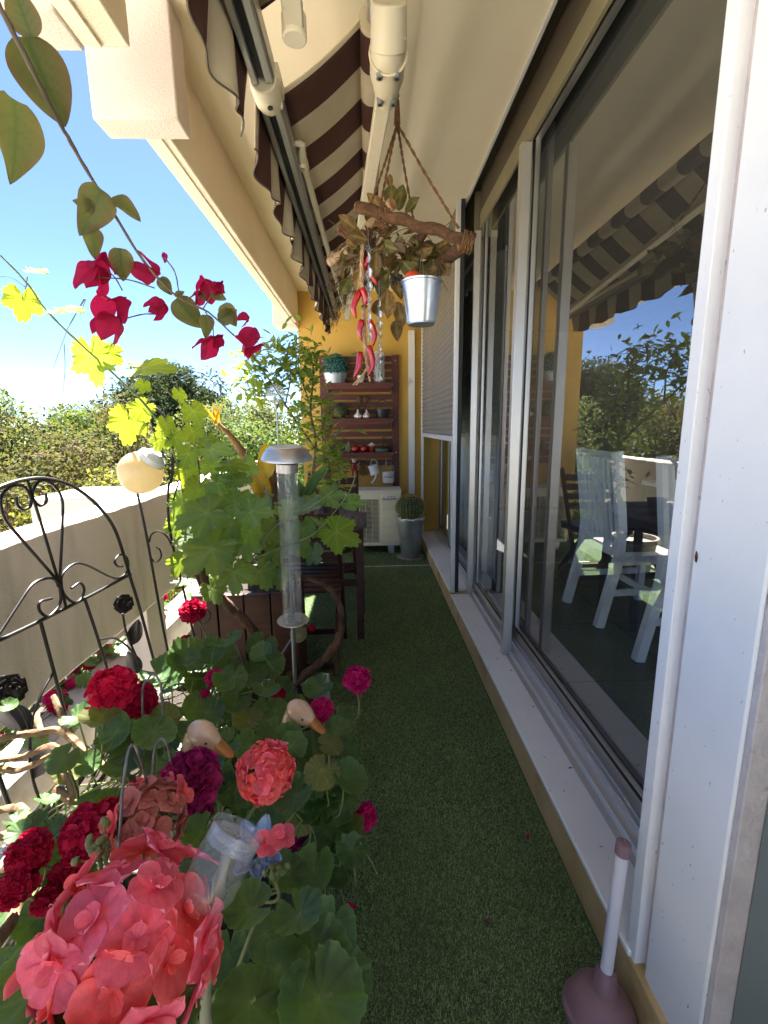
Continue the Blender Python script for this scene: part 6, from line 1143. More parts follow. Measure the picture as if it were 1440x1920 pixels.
M['spin'] = glassmat('clear_spinner', (0.88, 0.9, 0.92), 1.55, boost=0.16, haze=0.06)
def spinner(label, px, y0, y1, Y, wd, n):
    a, b2 = PY(px, y0, Y), PY(px, y1, Y); L = a.z - b2.z; t = thing('glass_spinner', label, 'spinner', a, 'twisted clear spinners'); ln = []; z = 0.0; tot = sum(1 - 0.55 * i / n for i in range(n))
    for i in range(n):
        h = L * (1 - 0.55 * i / n) / tot; w_ = wd * (1 - 0.5 * i / n); s = MB(); c = a - Vector((0, 0, z + h / 2)); ang = i * 0.9
        s.grid(lambda u, v: c + Vector((math.cos(ang + v * 3.0) * (u - .5) * w_ * math.sin(math.pi * v) ** .8, math.sin(ang + v * 3.0) * (u - .5) * w_ * math.sin(math.pi * v) ** .8, (0.5 - v) * h)), 3, 12); s.build('twist', M['spin'], t, angle=170, solid=0.0015); z += h
    MB().tube([a + Vector((0, 0, 0.05)), a, b2], 0.0009, 4).build('wire', M['zinc'], t)
spinner('longer clear twisted spinner hanging right of the red chillies', 711, 552, 715, 1.90, 0.038, 9); spinner('clear twisted spinner hanging over the red chilli garland', 690.5, 458, 640, 1.84, 0.036, 7)
a0 = PY(790, 530, 1.84); t = thing('zinc_bucket', 'small zinc bucket with dried flowers hung under the driftwood log', 'bucket', a0); hgt = 0.150
MB().lathe([(0.050, -hgt), (0.050, -hgt + 0.006), (0.053, -hgt + 0.006), (0.073, -0.004), (0.077, -0.003), (0.078, 0.003), (0.074, 0.004), (0.070, -0.004), (0.050, -hgt + 0.012), (0.0, -hgt + 0.012)], a0, 36).build('pail', M['zinc'], t); MB().lathe([(0.0, -hgt + .004), (0.049, -hgt + 0.003)], a0, 24, cap=False).build('base', M['zinc_dull'], t)
MB().tube([a0 + Vector((0.0, -0.074, 0)), a0 + Vector((0.0, -0.02, 0.09)), a0 + Vector((0.0, 0.02, 0.09)), a0 + Vector((0.0, 0.074, 0))], 0.0011, 6).build('handle', M['zinc'], t); MB().lathe([(0.0, -.02), (0.069, -.02)], a0, 20, cap=False).build('filling', M['soil'], t)
s = MB()
for k in range(240):
    p = a0 + Vector((rg.gauss(0.02, .035), rg.gauss(0, .03), rg.uniform(-.015, .05))); d = Vector((rg.gauss(0, 1), rg.gauss(0, 1), rg.gauss(.5, 1))).normalized() * rg.uniform(.01, .022); x = d.orthogonal().normalized() * .002; s.add([p - x, p + x, p + d], [(0, 1, 2)])
s.build('dried_flowers', mat('dried_flower', srgb('#9a8663'), .9, srgb('#6f5c40'), 50), t, smooth=False)['kind'] = 'stuff'
MB().sphere(a0 + Vector((-0.035, -0.03, 0.012)), 0.026, 14, 9, (1.1, .8, .8)).build('orange_pod', mat('orange_pod', srgb('#d1461a'), .4), t)

# ---------------------------------------------------------------- iron trellis with roses
XT = -0.95
t = thing('iron_trellis', 'black wrought iron trellis with arched top, scrolls and iron roses', 'trellis', PX(150, 1500, XT)); rg = random.Random(3)
def rod(pts, r=0.0042, nm='scroll', sm=6): return MB().tube(spline([PX(x, y, XT) for x, y in pts], sm), r, 8).build(nm, M['iron'], t)
rod([(-75, 1330), (-82, 1180), (-78, 1060), (-60, 985), (-30, 935), (0, 914), (45, 900), (90, 898), (140, 914), (185, 950), (215, 992), (235, 1050), (246, 1088), (262, 1140), (290, 1245), (318, 1350), (345, 1450)], 0.0060, 'arch')
rod([(-80, 1235), (0, 1200), (120, 1142), (245, 1077)], 0.0058, 'cross_bar', 3)
for L in ([(112, 1093), (35, 1005), (8, 970), (2, 935), (18, 914), (44, 912), (58, 935), (55, 951), (42, 955), (32, 945), (31, 931)], [(110, 1090), (75, 975), (52, 903)], [(112, 1090), (117, 985), (116, 935), (97, 907), (75, 902), (62, 920), (63, 937), (75, 948), (87, 940), (85, 924)],
          [(115, 1102), (117, 1077), (140, 1057), (165, 1061), (205, 1081), (225, 1083), (240, 1068), (238, 1046), (225, 1040), (215, 1052), (221, 1062), (230, 1062)], [(114, 1080), (118, 1110), (135, 1128), (150, 1125), (158, 1106), (150, 1093), (134, 1103)], [(110, 1100), (103, 1087), (85, 1085), (60, 1097), (30, 1140), (0, 1186), (-20, 1212)], [(112, 1095), (113, 1130), (92, 1155), (75, 1146), (75, 1129), (97, 1122)], [(114, 1095), (124, 1140)]): rod(L)
rod([(76, 1165), (100, 1255), (140, 1400), (188, 1515), (205, 1560)], 0.0050, 'upright'); rod([(158, 1120), (183, 1195), (203, 1262), (235, 1370), (262, 1460)], 0.0050, 'upright'); rod([(-5, 1450), (38, 1570), (60, 1640)], 0.0062, 'upright'); rod([(25, 1190), (60, 1320), (90, 1420)], .004, 'upright') if False else None
rod([(185, 1200), (215, 1197), (240, 1213), (256, 1232)]); rod([(230, 1150), (238, 1190), (255, 1230), (272, 1280), (285, 1330)]); rod([(102, 1258), (78, 1300), (62, 1350), (55, 1400), (60, 1455), (78, 1505), (108, 1555)]); rod([(22, 1312), (42, 1335), (54, 1370), (57, 1410)]); rod([(90, 1405), (115, 1410), (140, 1420)], .003)
def irose(px, py, rp):
    c = PX(px, py, XT + 0.01); r = rp * c.y / FPX; s = MB()
    for i, (n, rr, el) in enumerate(((5, 1.0, .1), (5, .8, .5), (4, .55, 1.0), (3, .35, 1.8))):
        for k in range(n):
            a = k * 6.283 / n + i * .6; f_ = Vector((1, -.75, .25)).normalized(); x, y, _ = frame_of(f_); o_ = (x * math.cos(a) + y * math.sin(a)); b0 = c + f_ * r * .12 * i; s.grid(lambda u, v: b0 + (o_ * (v * rr) + f_ * (v * v * el * .4 * rr)) * r + (x * -math.sin(a) + y * math.cos(a)) * (u - .5) * 1.25 * rr * r * math.sin(math.pi * min(1, v * .62 + .12)), 4, 4)
    s.sphere(c, r * .45, 10, 6); s.build('iron_rose', M['iron'], t, solid=0.0012)
for a in ((232, 1132, 18), (14, 1296, 32), (158, 1503, 24), (262, 1378, 17)): irose(*a)
IL = blade_mesh('iron_leaf', 2, M['iron'], ovate(0.26, .8), 8, 4, .3, .2, 0.0)
for x0, y0, x1, y1 in ((248, 1210, 258, 1168), (262, 1262, 248, 1238), (58, 1365, 22, 1338), (64, 1460, 90, 1398), (100, 1540, 60, 1545), (105, 1545, 92, 1570)): p, q = PX(x0, y0, XT + .005), PX(x1, y1, XT + .005); inst('iron_leaf', IL, t, aim(p, TOCAM(p), q - p, (q - p).length * 1.15))
# narrow arched support with hanging globe
YS = 1.62
t = thing('arched_support', 'tall narrow black wire arch with scrolls standing among the vine leaves', 'plant support', PY(310, 1230, YS))
def rod2(pts, r=0.0040, nm='scroll'): return MB().tube(spline([PY(x, y, YS) for x, y in pts], 6), r, 7).build(nm, M['iron'], t)
rod2([(330, 1290), (309, 1194), (277, 1016), (257, 920), (246, 844), (249, 803), (262, 774), (280, 764), (297, 769), (316, 797), (324, 850), (322, 897), (316, 912), (315, 955), (318, 990), (326, 1032), (345, 1110), (372, 1230)], .0045, 'arch')
for L in ([(262, 774), (275, 772), (275, 795), (285, 805)], [(280, 1016), (284, 1002), (297, 996), (312, 1005), (324, 1027)], [(279, 1030), (283, 1045), (292, 1054), (302, 1045), (300, 1031), (293, 1025)], [(318, 845), (308, 835), (303, 845), (310, 858), (318, 862)], [(318, 870), (306, 874), (303, 890), (312, 900), (320, 890)], [(322, 862), (334, 852), (336, 870), (324, 876)], [(322, 895), (334, 905), (330, 920), (322, 945), (316, 930)]): rod2(L, .003)
M['globe'] = leafmat('amber_globe', (0.60, 0.52, 0.36), (0.52, 0.43, 0.27), (0.80, 0.68, 0.42), 0.5, 0.12, 16, island=0.0, gloss=0.6)
c = PY(264, 886, 1.60); t = thing('globe_lantern', 'pale amber glass globe with white collar hanging by the parapet', 'lantern', c); ax = Vector((.55, 0, .62)).normalized(); r = 0.073
MB().lathe([(r * math.sin(q), -r * math.cos(q)) for q in [i / 18 * 2.55 for i in range(19)]], c, 32, ax).build('globe', M['globe'], t, angle=170)
MB().lathe([(r * .62, r * .72), (r * .66, r * .74), (r * .60, r * 1.0), (r * .34, r * 1.18), (r * .30, r * 1.25), (0, r * 1.25)], c, 28, ax).build('collar', M['white'], t)
MB().tube(spline([c + ax * r * 1.2, c + ax * r * 1.3 + Vector((0, 0, .03)), PY(283, 790, 1.61), PY(280, 768, YS)], 5), .0015, 5).build('hanging_wire', M['iron'], t)
# wire hoop edging
t = thing('wire_edging', 'thin grey wire hoops standing among the red geraniums', 'edging', PD(260, 1470, .8))
for pts in ([(273, 1470, .86), (267, 1304, .84), (277, 1275, .84), (287, 1263, .84), (296, 1272, .84), (303, 1301, .84), (312, 1450, .86)], [(222, 1600, .56), (226, 1540, .57), (230, 1479, .58), (240, 1412, .59), (250, 1397, .6), (260, 1414, .6), (273, 1456, .62), (285, 1520, .64)], [(284, 1470, .72), (289, 1409, .73), (300, 1387, .73), (309, 1389, .73), (317, 1409, .73), (330, 1480, .74)]): MB().tube(spline([PD(*q) for q in pts], 6), .0019, 7).build('hoop', M['wire'], t)
t = thing('small_scroll_stake', 'small black wire clover stake behind the crimson geranium', 'garden stake', PY(375, 1180, 1.7))
for L in ([(372, 1160), (365, 1140), (372, 1128), (380, 1140), (378, 1160)], [(376, 1162), (388, 1145), (395, 1155), (385, 1170)], [(370, 1165), (362, 1150), (358, 1162), (368, 1172)], [(374, 1150), (378, 1200), (382, 1260)]): MB().tube(spline([PY(x, y, 1.7) for x, y in L], 5), .0025, 6).build('wire', M['iron'], t)
# ---------------------------------------------------------------- tube lamp
b0 = Vector((-0.318, 1.72, 0.15)); top = PY(537, 838, 1.62); axl = (top - b0).normalized(); t = thing('tube_lamp', 'solar garden lamp with steel cap and clear tube standing before the vine', 'garden lamp', b0)
L_ = (top - b0).length; at_ = lambda py: next((b0 + axl * (L_ * k / 400) for k in range(401, 0, -1) if (lambda v: v >= py)((lambda p: CYP + FPX * float((_CM.T @ np.array(p - EYEV))[1]) / float((_CM.T @ np.array(p - EYEV))[2]))(b0 + axl * (L_ * k / 400)))), b0)
hB, hT = at_(1160), at_(872)
hb, ht = (hB - b0).dot(axl), (hT - b0).dot(axl)
MB().lathe([(0.036, ht + .012), (0.066, ht + .018), (0.0885, ht + 0.022), (0.088, ht + 0.030), (0.074, ht + 0.052), (0.066, ht + 0.062), (0.060, ht + 0.066), (0.0, ht + 0.066)], b0, 40, axl).build('cap', M['steel'], t, angle=35)
MB().lathe([(0.0, ht + 0.0665), (0.052, ht + 0.0665), (0.052, ht + 0.069), (0.0, ht + 0.069)], b0, 32, axl).build('solar_disc', M['cream'], t)
MB().lathe([(0.0385, ht - 0.022), (0.0385, ht + 0.008), (0.028, ht + .010), (0.014, ht + 0.016)], b0, 30, axl, cap=False).build('collar', M['steel'], t)
MB().lathe([(0.0365, hb + 0.005), (0.0365, ht - .002)], b0, 30, axl, cap=False).build('tube', M['clear'], t); MB().lathe([(0.009, hb + 0.01), (0.009, ht - .01)], b0, 12, axl, cap=False).build('inner_tube', M['clear'], t)
MB().tube([b0 + axl * (hb + .02), b0 + axl * (hb + .10)], .0035, 8).build('light_rod', M['navy'], t)
MB().lathe([(0.0375, hb + 0.03), (0.0375, hb + .004), (0.03, hb + .003), (0.0, hb + .003)], b0, 30, axl).build('socket', M['clear'], t)
MB().lathe([(0.0, hb), (0.058, hb - .001), (0.060, hb - .004), (0.0, hb - .006)], b0, 36, axl).build('plate', M['steel'], t)
for a in (-1.9, -.7): q = b0 + axl * (hb + .006); x, y, _ = frame_of(axl, (0, 1, 0)); MB().sphere(q + Vector((math.cos(a) * .043, math.sin(a) * .043, 0)), .006, 10, 8).build('bulb', M['zinc'], t)
MB().tube([b0, b0 + axl * hb], 0.0085, 12).build('stake', M['zinc_dull'], t)
MB().tube([PY(505, 1262, 1.76), PY(545, 1200, 1.80), PY(552, 1185, 1.81)], .004, 7).build('stay', M['zinc_dull'], t)
c = PY(560, 1188, 1.78); t = thing('cloth_bundle', 'small striped yellow cloth ball tied under the lamp plate', 'ornament', c)
MB().lathe([(0.034 * math.sin(q) + .001, -.036 * math.cos(q)) for q in [i / 12 * math.pi for i in range(13)]], c, 36, (0.9, 0, .4), ribs=9, rib=.08).build('ball', mat('striped_cloth', srgb('#9a9460'), .9, srgb('#6b6a52'), 24, stretch=(6, 6, .6)), t); MB().sphere(c + Vector((.052, 0, .022)), .016, 8, 6, (1, .7, 1.2)).build('red_knot', M['p_crimson'], t)
# glass ball stake
c = PY(517, 740, 2.9); t = thing('glass_ball_stake', 'crackled clear glass ball on a thin stake above the lamp', 'garden stake', c)
MB().sphere(c, .062, 28, 16).build('ball', M['clear'], t); MB().sphere(c, .055, 18, 10).build('inner_ball', M['clear'], t, smooth=False); MB().tube([c - Vector((0, 0, .062)), Vector((c.x - .005, 2.92, .02))], .004, 7).build('stake', M['zinc_dull'], t); MB().lathe([(.008, -.085), (.018, -.066), (.022, -.058), (0, -.055)], c, 16).build('socket', M['zinc_dull'], t)
# ---------------------------------------------------------------- ducks, ceramic flower, dark bud, bottle
M['duck'] = mat('duck_glaze', srgb('#cfb091'), .25, srgb('#b99678'), 12, coat=.3, dirt=srgb('#e2cdb8'), dscale=9, dp=(.5, .7)); M['beak'] = mat('beak_glaze', srgb('#b0773a'), .3, srgb('#8f5a28'), 14, coat=.3)
def duck(label, c, fwd, sc, base):
    c = Vector(c); f_ = Vector(fwd).normalized(); x, y, _ = frame_of(f_); up = Vector((0, 0, 1)); up = (up - f_ * up.dot(f_)).normalized(); sd_ = f_.cross(up); t = thing('duck_head', label, 'duck ornament', base, 'ceramic duck heads')
    nk = Vector(base); s = MB(); pts = spline([nk, nk + (c - nk) * .45 - f_ * sc * .55, c - f_ * sc * .62 - up * sc * .62, c - f_ * sc * .3 - up * sc * .1], 5); k = len(pts); s.tube(pts, [lerp(sc * .42, sc * .40, i / k) for i in range(k)], 14)
    prof = [(-.92, .02), (-.86, .26), (-.66, .48), (-.34, .62), (.02, .64), (.36, .52), (.62, .36), (.80, .27)]; n = 16; base_i = len(s.v)
    for q, r in prof:
        for k in range(n): a = 2 * math.pi * k / n; s.v.append(tuple(c + f_ * q * sc + sd_ * math.cos(a) * r * sc * .84 + up * (math.sin(a) * r + .03 - .10 * max(0, q)) * sc))
    for i in range(len(prof) - 1):
        for k in range(n): a, b2 = base_i + i * n + k, base_i + i * n + (k + 1) % n; s.f.append([a, b2, b2 + n, a + n]); s.m.append(0)
    s.build('head', M['duck'], t, angle=80)
    bp = [(.74, .31, .27), (.95, .30, .20), (1.25, .27, .13), (1.5, .20, .08), (1.62, .05, .02)]; s = MB(); n = 14
    for q, rw, rh in bp:
        for k in range(n): a = 2 * math.pi * k / n; s.v.append(tuple(c + f_ * q * sc + sd_ * math.cos(a) * rw * sc + up * (math.sin(a) * rh - .10 - .20 * (q - .74)) * sc))
    for i in range(len(bp) - 1):
        for k in range(n): a, b2 = i * n + k, i * n + (k + 1) % n; s.f.append([a, b2, b2 + n, a + n]); s.m.append(0)
    s.f.append([(len(bp) - 1) * n + k for k in range(n)]); s.m.append(0); s.f.append([k for k in range(n)][::-1]); s.m.append(0); s.build('beak', M['beak'], t, angle=80)
    for e in (-1, 1): MB().sphere(c + f_ * sc * .36 + sd_ * e * sc * .44 + up * sc * .12, sc * .055, 10, 8).build('eye', M['rubber'], t)
c = PD(385, 1380, .82); duck('cream ceramic duck head with orange beak above the purple geranium', c, (.90, -.32, -.30), 0.039, c + Vector((-.06, .06, -.20)))
c = PD(566, 1338, 1.08); duck('cream ceramic duck head half hidden by the magenta geranium', c, (.85, -.5, -.25), 0.045, c + Vector((-.045, .0, -.19)))
M['blue'] = mat('blue_glaze', srgb('#6f92c2'), .2, srgb('#4f719f'), 14, coat=.5, dirt=srgb('#a9c2e0'), dscale=30, dp=(.5, .7), dstretch=(1, 1, .3)); c = PD(482, 1592, .72); t = thing('ceramic_flower', 'blue glazed ceramic flower ornament behind the plastic bottle', 'ornament', c); f_ = TOCAM(c) * .8 + Vector((0, 0, .3)); f_.normalize(); x, y, _ = frame_of(f_)
for k in range(7):
    a = k * 6.283 / 7 + .2; o_ = x * math.cos(a) + y * math.sin(a); n_ = -x * math.sin(a) + y * math.cos(a); s = MB(); s.grid(lambda u, v: c + o_ * (.006 + .037 * v) + n_ * (u - .5) * 2 * .013 * (math.sin(math.pi * min(1, (v * .93 + .05)) ** .75) ** .7) + f_ * (.014 * v * v + .007 * (2 * u - 1) ** 2), 6, 8); s.build('petal', M['blue'], t, solid=.003)
s = MB()
for k in range(9): s.sphere(c + f_ * .008 + (x * math.cos(k * 2.4) + y * math.sin(k * 2.4)) * .004 * math.sqrt(k), .0045, 8, 6)
s.build('centre', M['navy'], t); MB().tube([c - f_ * .004, c - f_ * .02 + Vector((0, 0, -.05)), c + Vector((.0, .03, -.22))], [.012, .016, .012], 10).build('stalk', M['navy'], t)
c = PD(306, 1345, .95); t = thing('dark_bud_ornament', 'dark purple rounded bud ornament beside the duck', 'ornament', c); MB().lathe([(0.0, -.034), (.016, -.033), (.026, -.015), (.027, .008), (.020, .024), (.006, .03), (0, .03)], c, 22, (.1, -.2, 1)).build('bud', mat('purple_glass', srgb('#2c2440'), .25, srgb('#4a4450'), 30), t); MB().tube([c - Vector((0, 0, .03)), c - Vector((0, -.02, .30))], .004, 7).build('stake', M['iron'], t)
s = MB()
for k in range(5): a = k * 1.257; d = Vector((math.cos(a), math.sin(a), -.5)); p = c - Vector((0, 0, .030)); xx = Vector((-math.sin(a), math.cos(a), 0)) * .008; s.add([p - xx * .5, p + d * .016 + xx, p + d * .03, p + d * .016 - xx, p + xx * .5], [(0, 3, 2, 1), (0, 4, 1)])
s.build('sepals', mat('grey_sepal', srgb('#5e5a66'), .6), t, smooth=False)
M['bamboo'] = mat('bamboo', srgb('#8d8a76'), .5, srgb('#6f6b58'), 14, stretch=(1, 1, .2)); cb, ctp = PD(378, 1690, .45), PD(442, 1563, .47); axb = (ctp - cb).normalized(); lb_ = (ctp - cb).length; t = thing('cane_with_bottle', 'cut clear plastic bottle upside down on a grey cane over the pink geranium', 'cane', Vector((-.22, .33, .23)))
M['pet'] = glassmat('pet_plastic', (.93, .93, .95), 1.4, boost=.0, haze=.07)
MB().lathe([(.012, -.006), (.019, -.001), (.0245, .005), (.0275, .014), (.0265, .020), (.0277, .026), (.0268, .032), (.0277, .040), (.0262, .056), (.0275, .068), (.027, lb_ - .010), (.0262, lb_ - .003), (.022, lb_ + .001), (.012, lb_ - .004), (.0, lb_ - .008)], cb, 40, axb, ribs=5, rib=.02, cap=False).build('bottle', M['pet'], t, angle=60)
M['pet_milky'] = glassmat('milky_plastic', (.92, .92, .94), 1.4, boost=.03, haze=.14)
MB().lathe([(.0255, lb_ - .0045), (.023, lb_ - .001), (.019, lb_ - .003), (.009, lb_ - .006), (0, lb_ - .007)], cb, 8, axb, cap=False).build('bottle_base', M['pet_milky'], t, angle=20)
s = MB(); x, y, _ = frame_of(axb)
for k in range(34): a = k / 34 * 6.283; s.sphere(cb + axb * (lb_ - .002) + (x * math.cos(a) + y * math.sin(a)) * .0255, .0014, 6, 4)
s.build('beaded_rim', M['pet_milky'], t)['kind'] = 'stuff'
s = MB(); p0 = Vector((PD(385, 1900, .46).x - .004, PD(385, 1900, .46).y + .01, .20)); s.tube([p0, PD(385, 1900, .46), PD(392, 1760, .462), cb + axb * lb_ * .72], [.0058, .0056, .0054, .005], 12); p1 = PD(385, 1862, .461); s.sphere(p1, .0064, 12, 8, (1, 1, .5)); s.build('cane', M['bamboo'], t)
# fallen petals on the turf
rg = random.Random(5); PM = petalmat('fallen_petal', (0.45, 0.005, 0.12), (0.5, 0.01, 0.15), (.5, .01, .12)); fm = floret_mesh('petal', PM, 3, False, 3, 3)
for px, py, r, lab in ((657, 1702, .016, 'larger fallen magenta blossom on the turf by the foreground leaves'), (688, 1832, .007, 'tiny magenta petal on the turf in the foreground'), (912, 1728, .006, 'tiny dark petal in the middle of the turf'), (990, 1570, .008, 'dark withered petal on the turf near the ochre kerb')):
    p = PZ(px, py, .014); tag(inst('fallen_petal', fm, None, aim(p, (rg.uniform(-.4, .4), rg.uniform(-.4, .4), 1), (1, 0, 0), r)), lab, 'petal', 'fallen petals')

rg = random.Random(14); s = MB()
for k in range(46):
    q = Vector((rg.uniform(.30, .535), rg.uniform(.75, 3.8), .010)) if k % 2 else Vector((rg.uniform(-.12, .53), rg.uniform(.8, 3.6), .010))
    if k % 6 == 0: q = Vector((rg.uniform(.57, .66), rg.uniform(.85, 2.9), .1325))
    a = rg.uniform(0, 6.28); L = rg.uniform(.003, .009); d = Vector((math.cos(a), math.sin(a), .2)) * L; x = Vector((-math.sin(a), math.cos(a), .1)) * L * .35; s.add([q - d, q + x + Vector((0, 0, .001)), q + d, q - x], [(0, 1, 2, 3)])
tag(s.build('leaf_litter', M['dry_leaf'], smooth=False), 'tiny scattered dry leaf bits on the turf and sill', 'litter', kind='stuff')
# ---------------------------------------------------------------- garden trees beyond the parapet
GZ = -3.2
def tree(name, label, x, y, top, rx, low, n, leaf, matl, seed, nb=26, trunk='bark', asp=.55, twigs=True, ry=None, up=0.0):
    rr = np.random.default_rng(seed); rg = random.Random(seed); ry = ry or rx; t = thing(name, label, 'tree', (x, y, GZ), 'garden trees beyond the parapet'); zc, rz = (top + low) / 2, (top - low) / 2
    cs = []
    for k in range(nb):
        d = rr.normal(size=3); d /= np.linalg.norm(d); q = rr.uniform(.35, .86); cs.append((x + d[0] * rx * q, y + d[1] * ry * q, zc + d[2] * rz * q))
    cs = np.array(cs); n = int(n * 1.5); leaf = leaf * 1.15; br = rr.uniform(.26, .48, nb) * min(rx, rz) * 1.05; i = rr.integers(0, nb, n); d = rr.normal(size=(n, 3)); d /= np.linalg.norm(d, axis=1)[:, None]; p = cs[i] + d * (br[i] * rr.uniform(.45, 1.1, n) ** .6)[:, None]
    nr = d * .7 + rr.normal(size=(n, 3)) * .6 + np.array([0, 0, .35]); nr /= np.linalg.norm(nr, axis=1)[:, None]; tp = rr.normal(size=(n, 3)) + np.array([0, 0, up]); tp -= nr * (tp * nr).sum(1)[:, None]; tp /= np.linalg.norm(tp, axis=1)[:, None]; sx = np.cross(tp, nr); L = leaf * rr.uniform(.6, 1.35, n)[:, None]
    v = np.stack([p, p + tp * L * .5 + sx * L * asp * .5, p + tp * L, p + tp * L * .5 - sx * L * asp * .5], 1).reshape(-1, 3); me = bpy.data.meshes.new('crown'); me.vertices.add(4 * n); me.vertices.foreach_set('co', (v - np.array([x, y, GZ])).astype(np.float32).ravel()); me.loops.add(4 * n); me.loops.foreach_set('vertex_index', np.arange(4 * n, dtype=np.int32)); me.polygons.add(n); me.polygons.foreach_set('loop_start', np.arange(n, dtype=np.int32) * 4); me.polygons.foreach_set('loop_total', np.full(n, 4, dtype=np.int32)); me.update(calc_edges=True); me.materials.append(M[matl])
    o = bpy.data.objects.new('crown', me); COL.objects.link(o); o.parent = t; WOFF[o.name] = off(t)
    s = MB(); hub = Vector((x, y, lerp(GZ, zc, .55))); s.tube(spline([(x, y, GZ - .1), (x + rg.uniform(-.15, .15), y, lerp(GZ, hub.z, .5)), hub, Vector((x, y, zc + rz * .35))], 4), [.16, .15, .14, .13, .12, .12, .11, .10, .09, .08, .06, .05, .03], 8); s.build('trunk', M[trunk], t)
    s = MB()
    for k in range(nb):
        c = Vector(cs[k]); m_ = hub.lerp(c, .5) + Vector((rg.uniform(-.2, .2), rg.uniform(-.2, .2), .1)); s.tube([hub, m_, c], [.05, .03, .012], 5)
        if twigs:
            for j in range(5): e = c + Vector((rg.gauss(0, 1), rg.gauss(0, 1), rg.gauss(.3, 1))).normalized() * br[k] * 1.08; s.tube([c, c.lerp(e, .5) + Vector((rg.gauss(0, .05), 0, .03)), e], [.012, .008, .003], 4)
    s.build('branches', M[trunk], t); return t
M['tr_olive'] = leafmat('olive_foliage', (.10, .115, .035), (.06, .08, .022), (.22, .24, .05), .3, .6, 1.2, island=.45, gloss=0.06); M['tr_brown'] = leafmat('rusty_foliage', (.115, .09, .038), (.07, .085, .026), (.2, .19, .05), .3, .7, .9, island=.5, gloss=0.06); M['tr_pine'] = leafmat('pine_foliage', (.035, .055, .022), (.022, .038, .017), (.10, .13, .04), .25, .6, 1.0, island=.45, gloss=0.06); M['tr_light'] = leafmat('pale_foliage', (.12, .15, .05), (.08, .115, .035), (.28, .33, .09), .35, .6, 1.1, island=.4, gloss=0.06); M['tr_green'] = leafmat('green_foliage', (.055, .095, .022), (.035, .07, .018), (.2, .29, .04), .3, .55, 1.0, island=.45, gloss=0.06); M['tr_yellow'] = leafmat('golden_foliage', (.12, .125, .03), (.075, .095, .022), (.33, .32, .05), .35, .55, 1.0, island=.45, gloss=0.06)
M['twig_pink'] = mat('pinkish_bark', srgb('#8d6a58'), .9, srgb('#6a4c40'), 12)
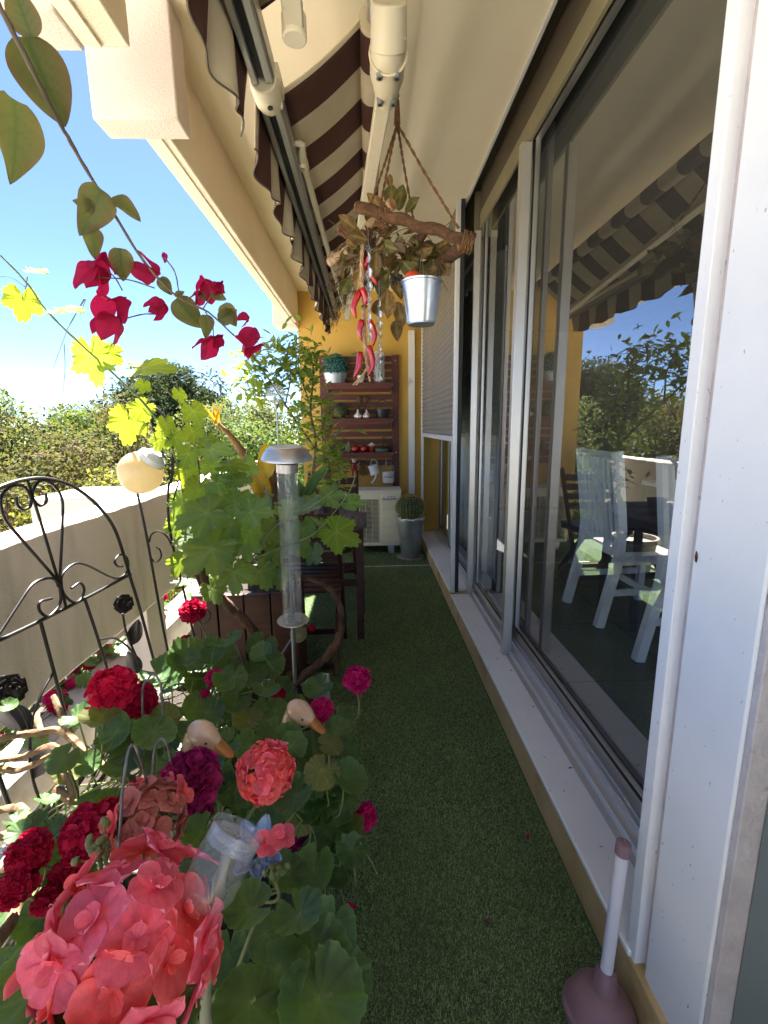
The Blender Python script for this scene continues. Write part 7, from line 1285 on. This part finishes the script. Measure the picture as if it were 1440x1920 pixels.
for a in (('feathery_tree', 'tall feathery grey green tree at the left edge of the picture', -9.6, 12.2, 3.0, 1.3, -3.0, 9000, .17, 'tr_light', 1, 30, 'twig_pink', .22), ('shrub_tree', 'rusty olive tree with bare pinkish twigs behind the trellis arch', -6.5, 9.2, 1.75, 1.9, -3.1, 13000, .085, 'tr_brown', 2, 44, 'twig_pink'), ('shrub_tree', 'brown tinged bushy tree beside the vine shoot', -6.0, 11.5, 2.1, 1.8, -3.0, 12000, .09, 'tr_brown', 3, 40, 'twig_pink'), ('golden_bush', 'golden green bush just above the parapet at the far left', -4.7, 6.3, .45, 1.5, -3.1, 12000, .065, 'tr_yellow', 4, 36), ('golden_bush', 'yellowish bush above the parapet behind the amber globe', -4.3, 8.4, .75, 1.5, -3.1, 12000, .07, 'tr_yellow', 5, 36),
          ('pine_tree', 'dark round topped pine on the skyline behind the vine leaves', -9.6, 22.5, 4.6, 3.0, -1.0, 15000, .24, 'tr_pine', 6, 40, 'bark', .32), ('pine_tree', 'lower dark pine between the round pine and the pale willow', -9.0, 26.0, 3.4, 2.6, -1.5, 10000, .24, 'tr_pine', 7, 34, 'bark', .32), ('willow_tree', 'pale green willowy tree behind the tan trunk', -5.1, 16.0, 2.9, 1.9, -2.8, 12000, .12, 'tr_light', 8, 36, 'bark', .3), ('green_tree', 'dense green tree low behind the steel lamp cap', -3.3, 13.5, 1.9, 1.8, -3.0, 11000, .10, 'tr_green', 9, 36), ('green_tree', 'sunlit green tree low between the vine and citrus', -4.5, 12.0, 1.2, 1.6, -3.0, 11000, .095, 'tr_green', 10, 36), ('olive_tree', 'olive green tree on the skyline left of the round pine', -11.5, 18.5, 2.5, 2.2, -2.5, 10000, .14, 'tr_olive', 11, 34, 'twig_pink'), ('olive_tree', 'olive green tree low on the skyline left of the citrus', -5.0, 21.0, 2.4, 2.2, -2.5, 10000, .14, 'tr_olive', 12, 34), ('olive_tree', 'olive tree at the left edge below the feathery tree', -8.6, 8.6, 1.6, 1.8, -3.1, 11000, .09, 'tr_olive', 13, 36, 'twig_pink'), ('green_tree', 'leafy green tree filling the gap right of the rusty tree', -8.2, 13.5, 1.9, 2.0, -3.0, 11000, .10, 'tr_green', 15, 36), ('olive_tree', 'broad olive tree low behind the yellowish bush', -7.4, 15.5, 1.7, 2.2, -3.0, 10000, .11, 'tr_olive', 16, 36), ('green_tree', 'broad green tree on the skyline at the far left edge', -14.5, 16.5, 2.6, 2.4, -3.0, 10000, .13, 'tr_green', 17, 34), ('green_tree', 'green tree at the far end of the garden behind the end wall corner', -2.2, 17.0, 2.3, 1.9, -3.0, 9000, .12, 'tr_green', 14, 32)): tree(*a)
# ground cover between the trees
M['hedge'] = M['tr_olive']
for sd_, (x0, x1, y0, y1, zt, n, lab) in enumerate(((-16, -2, 14, 30, -.4, 14000, 'mass of undergrowth between the garden trees'),)):
    rr = np.random.default_rng(90 + sd_); p = np.stack([rr.uniform(x0, x1, n), rr.uniform(y0, y1, n), rr.uniform(GZ, zt, n) - .35 * np.abs(rr.normal(size=n))], 1); nr = rr.normal(size=(n, 3)) + np.array([0, 0, .8]); nr /= np.linalg.norm(nr, axis=1)[:, None]; tp = rr.normal(size=(n, 3)); tp -= nr * (tp * nr).sum(1)[:, None]; tp /= np.linalg.norm(tp, axis=1)[:, None]; sx = np.cross(tp, nr); L = .22 * rr.uniform(.6, 1.4, n)[:, None]
    v = np.stack([p, p + tp * L * .5 + sx * L * .3, p + tp * L, p + tp * L * .5 - sx * L * .3], 1).reshape(-1, 3); m_ = bpy.data.meshes.new('undergrowth'); m_.from_pydata(v.tolist(), [], np.arange(4 * n).reshape(-1, 4).tolist()); m_.materials.append(M['hedge']); o = bpy.data.objects.new('undergrowth', m_); COL.objects.link(o); tag(o, lab, 'undergrowth', kind='stuff')
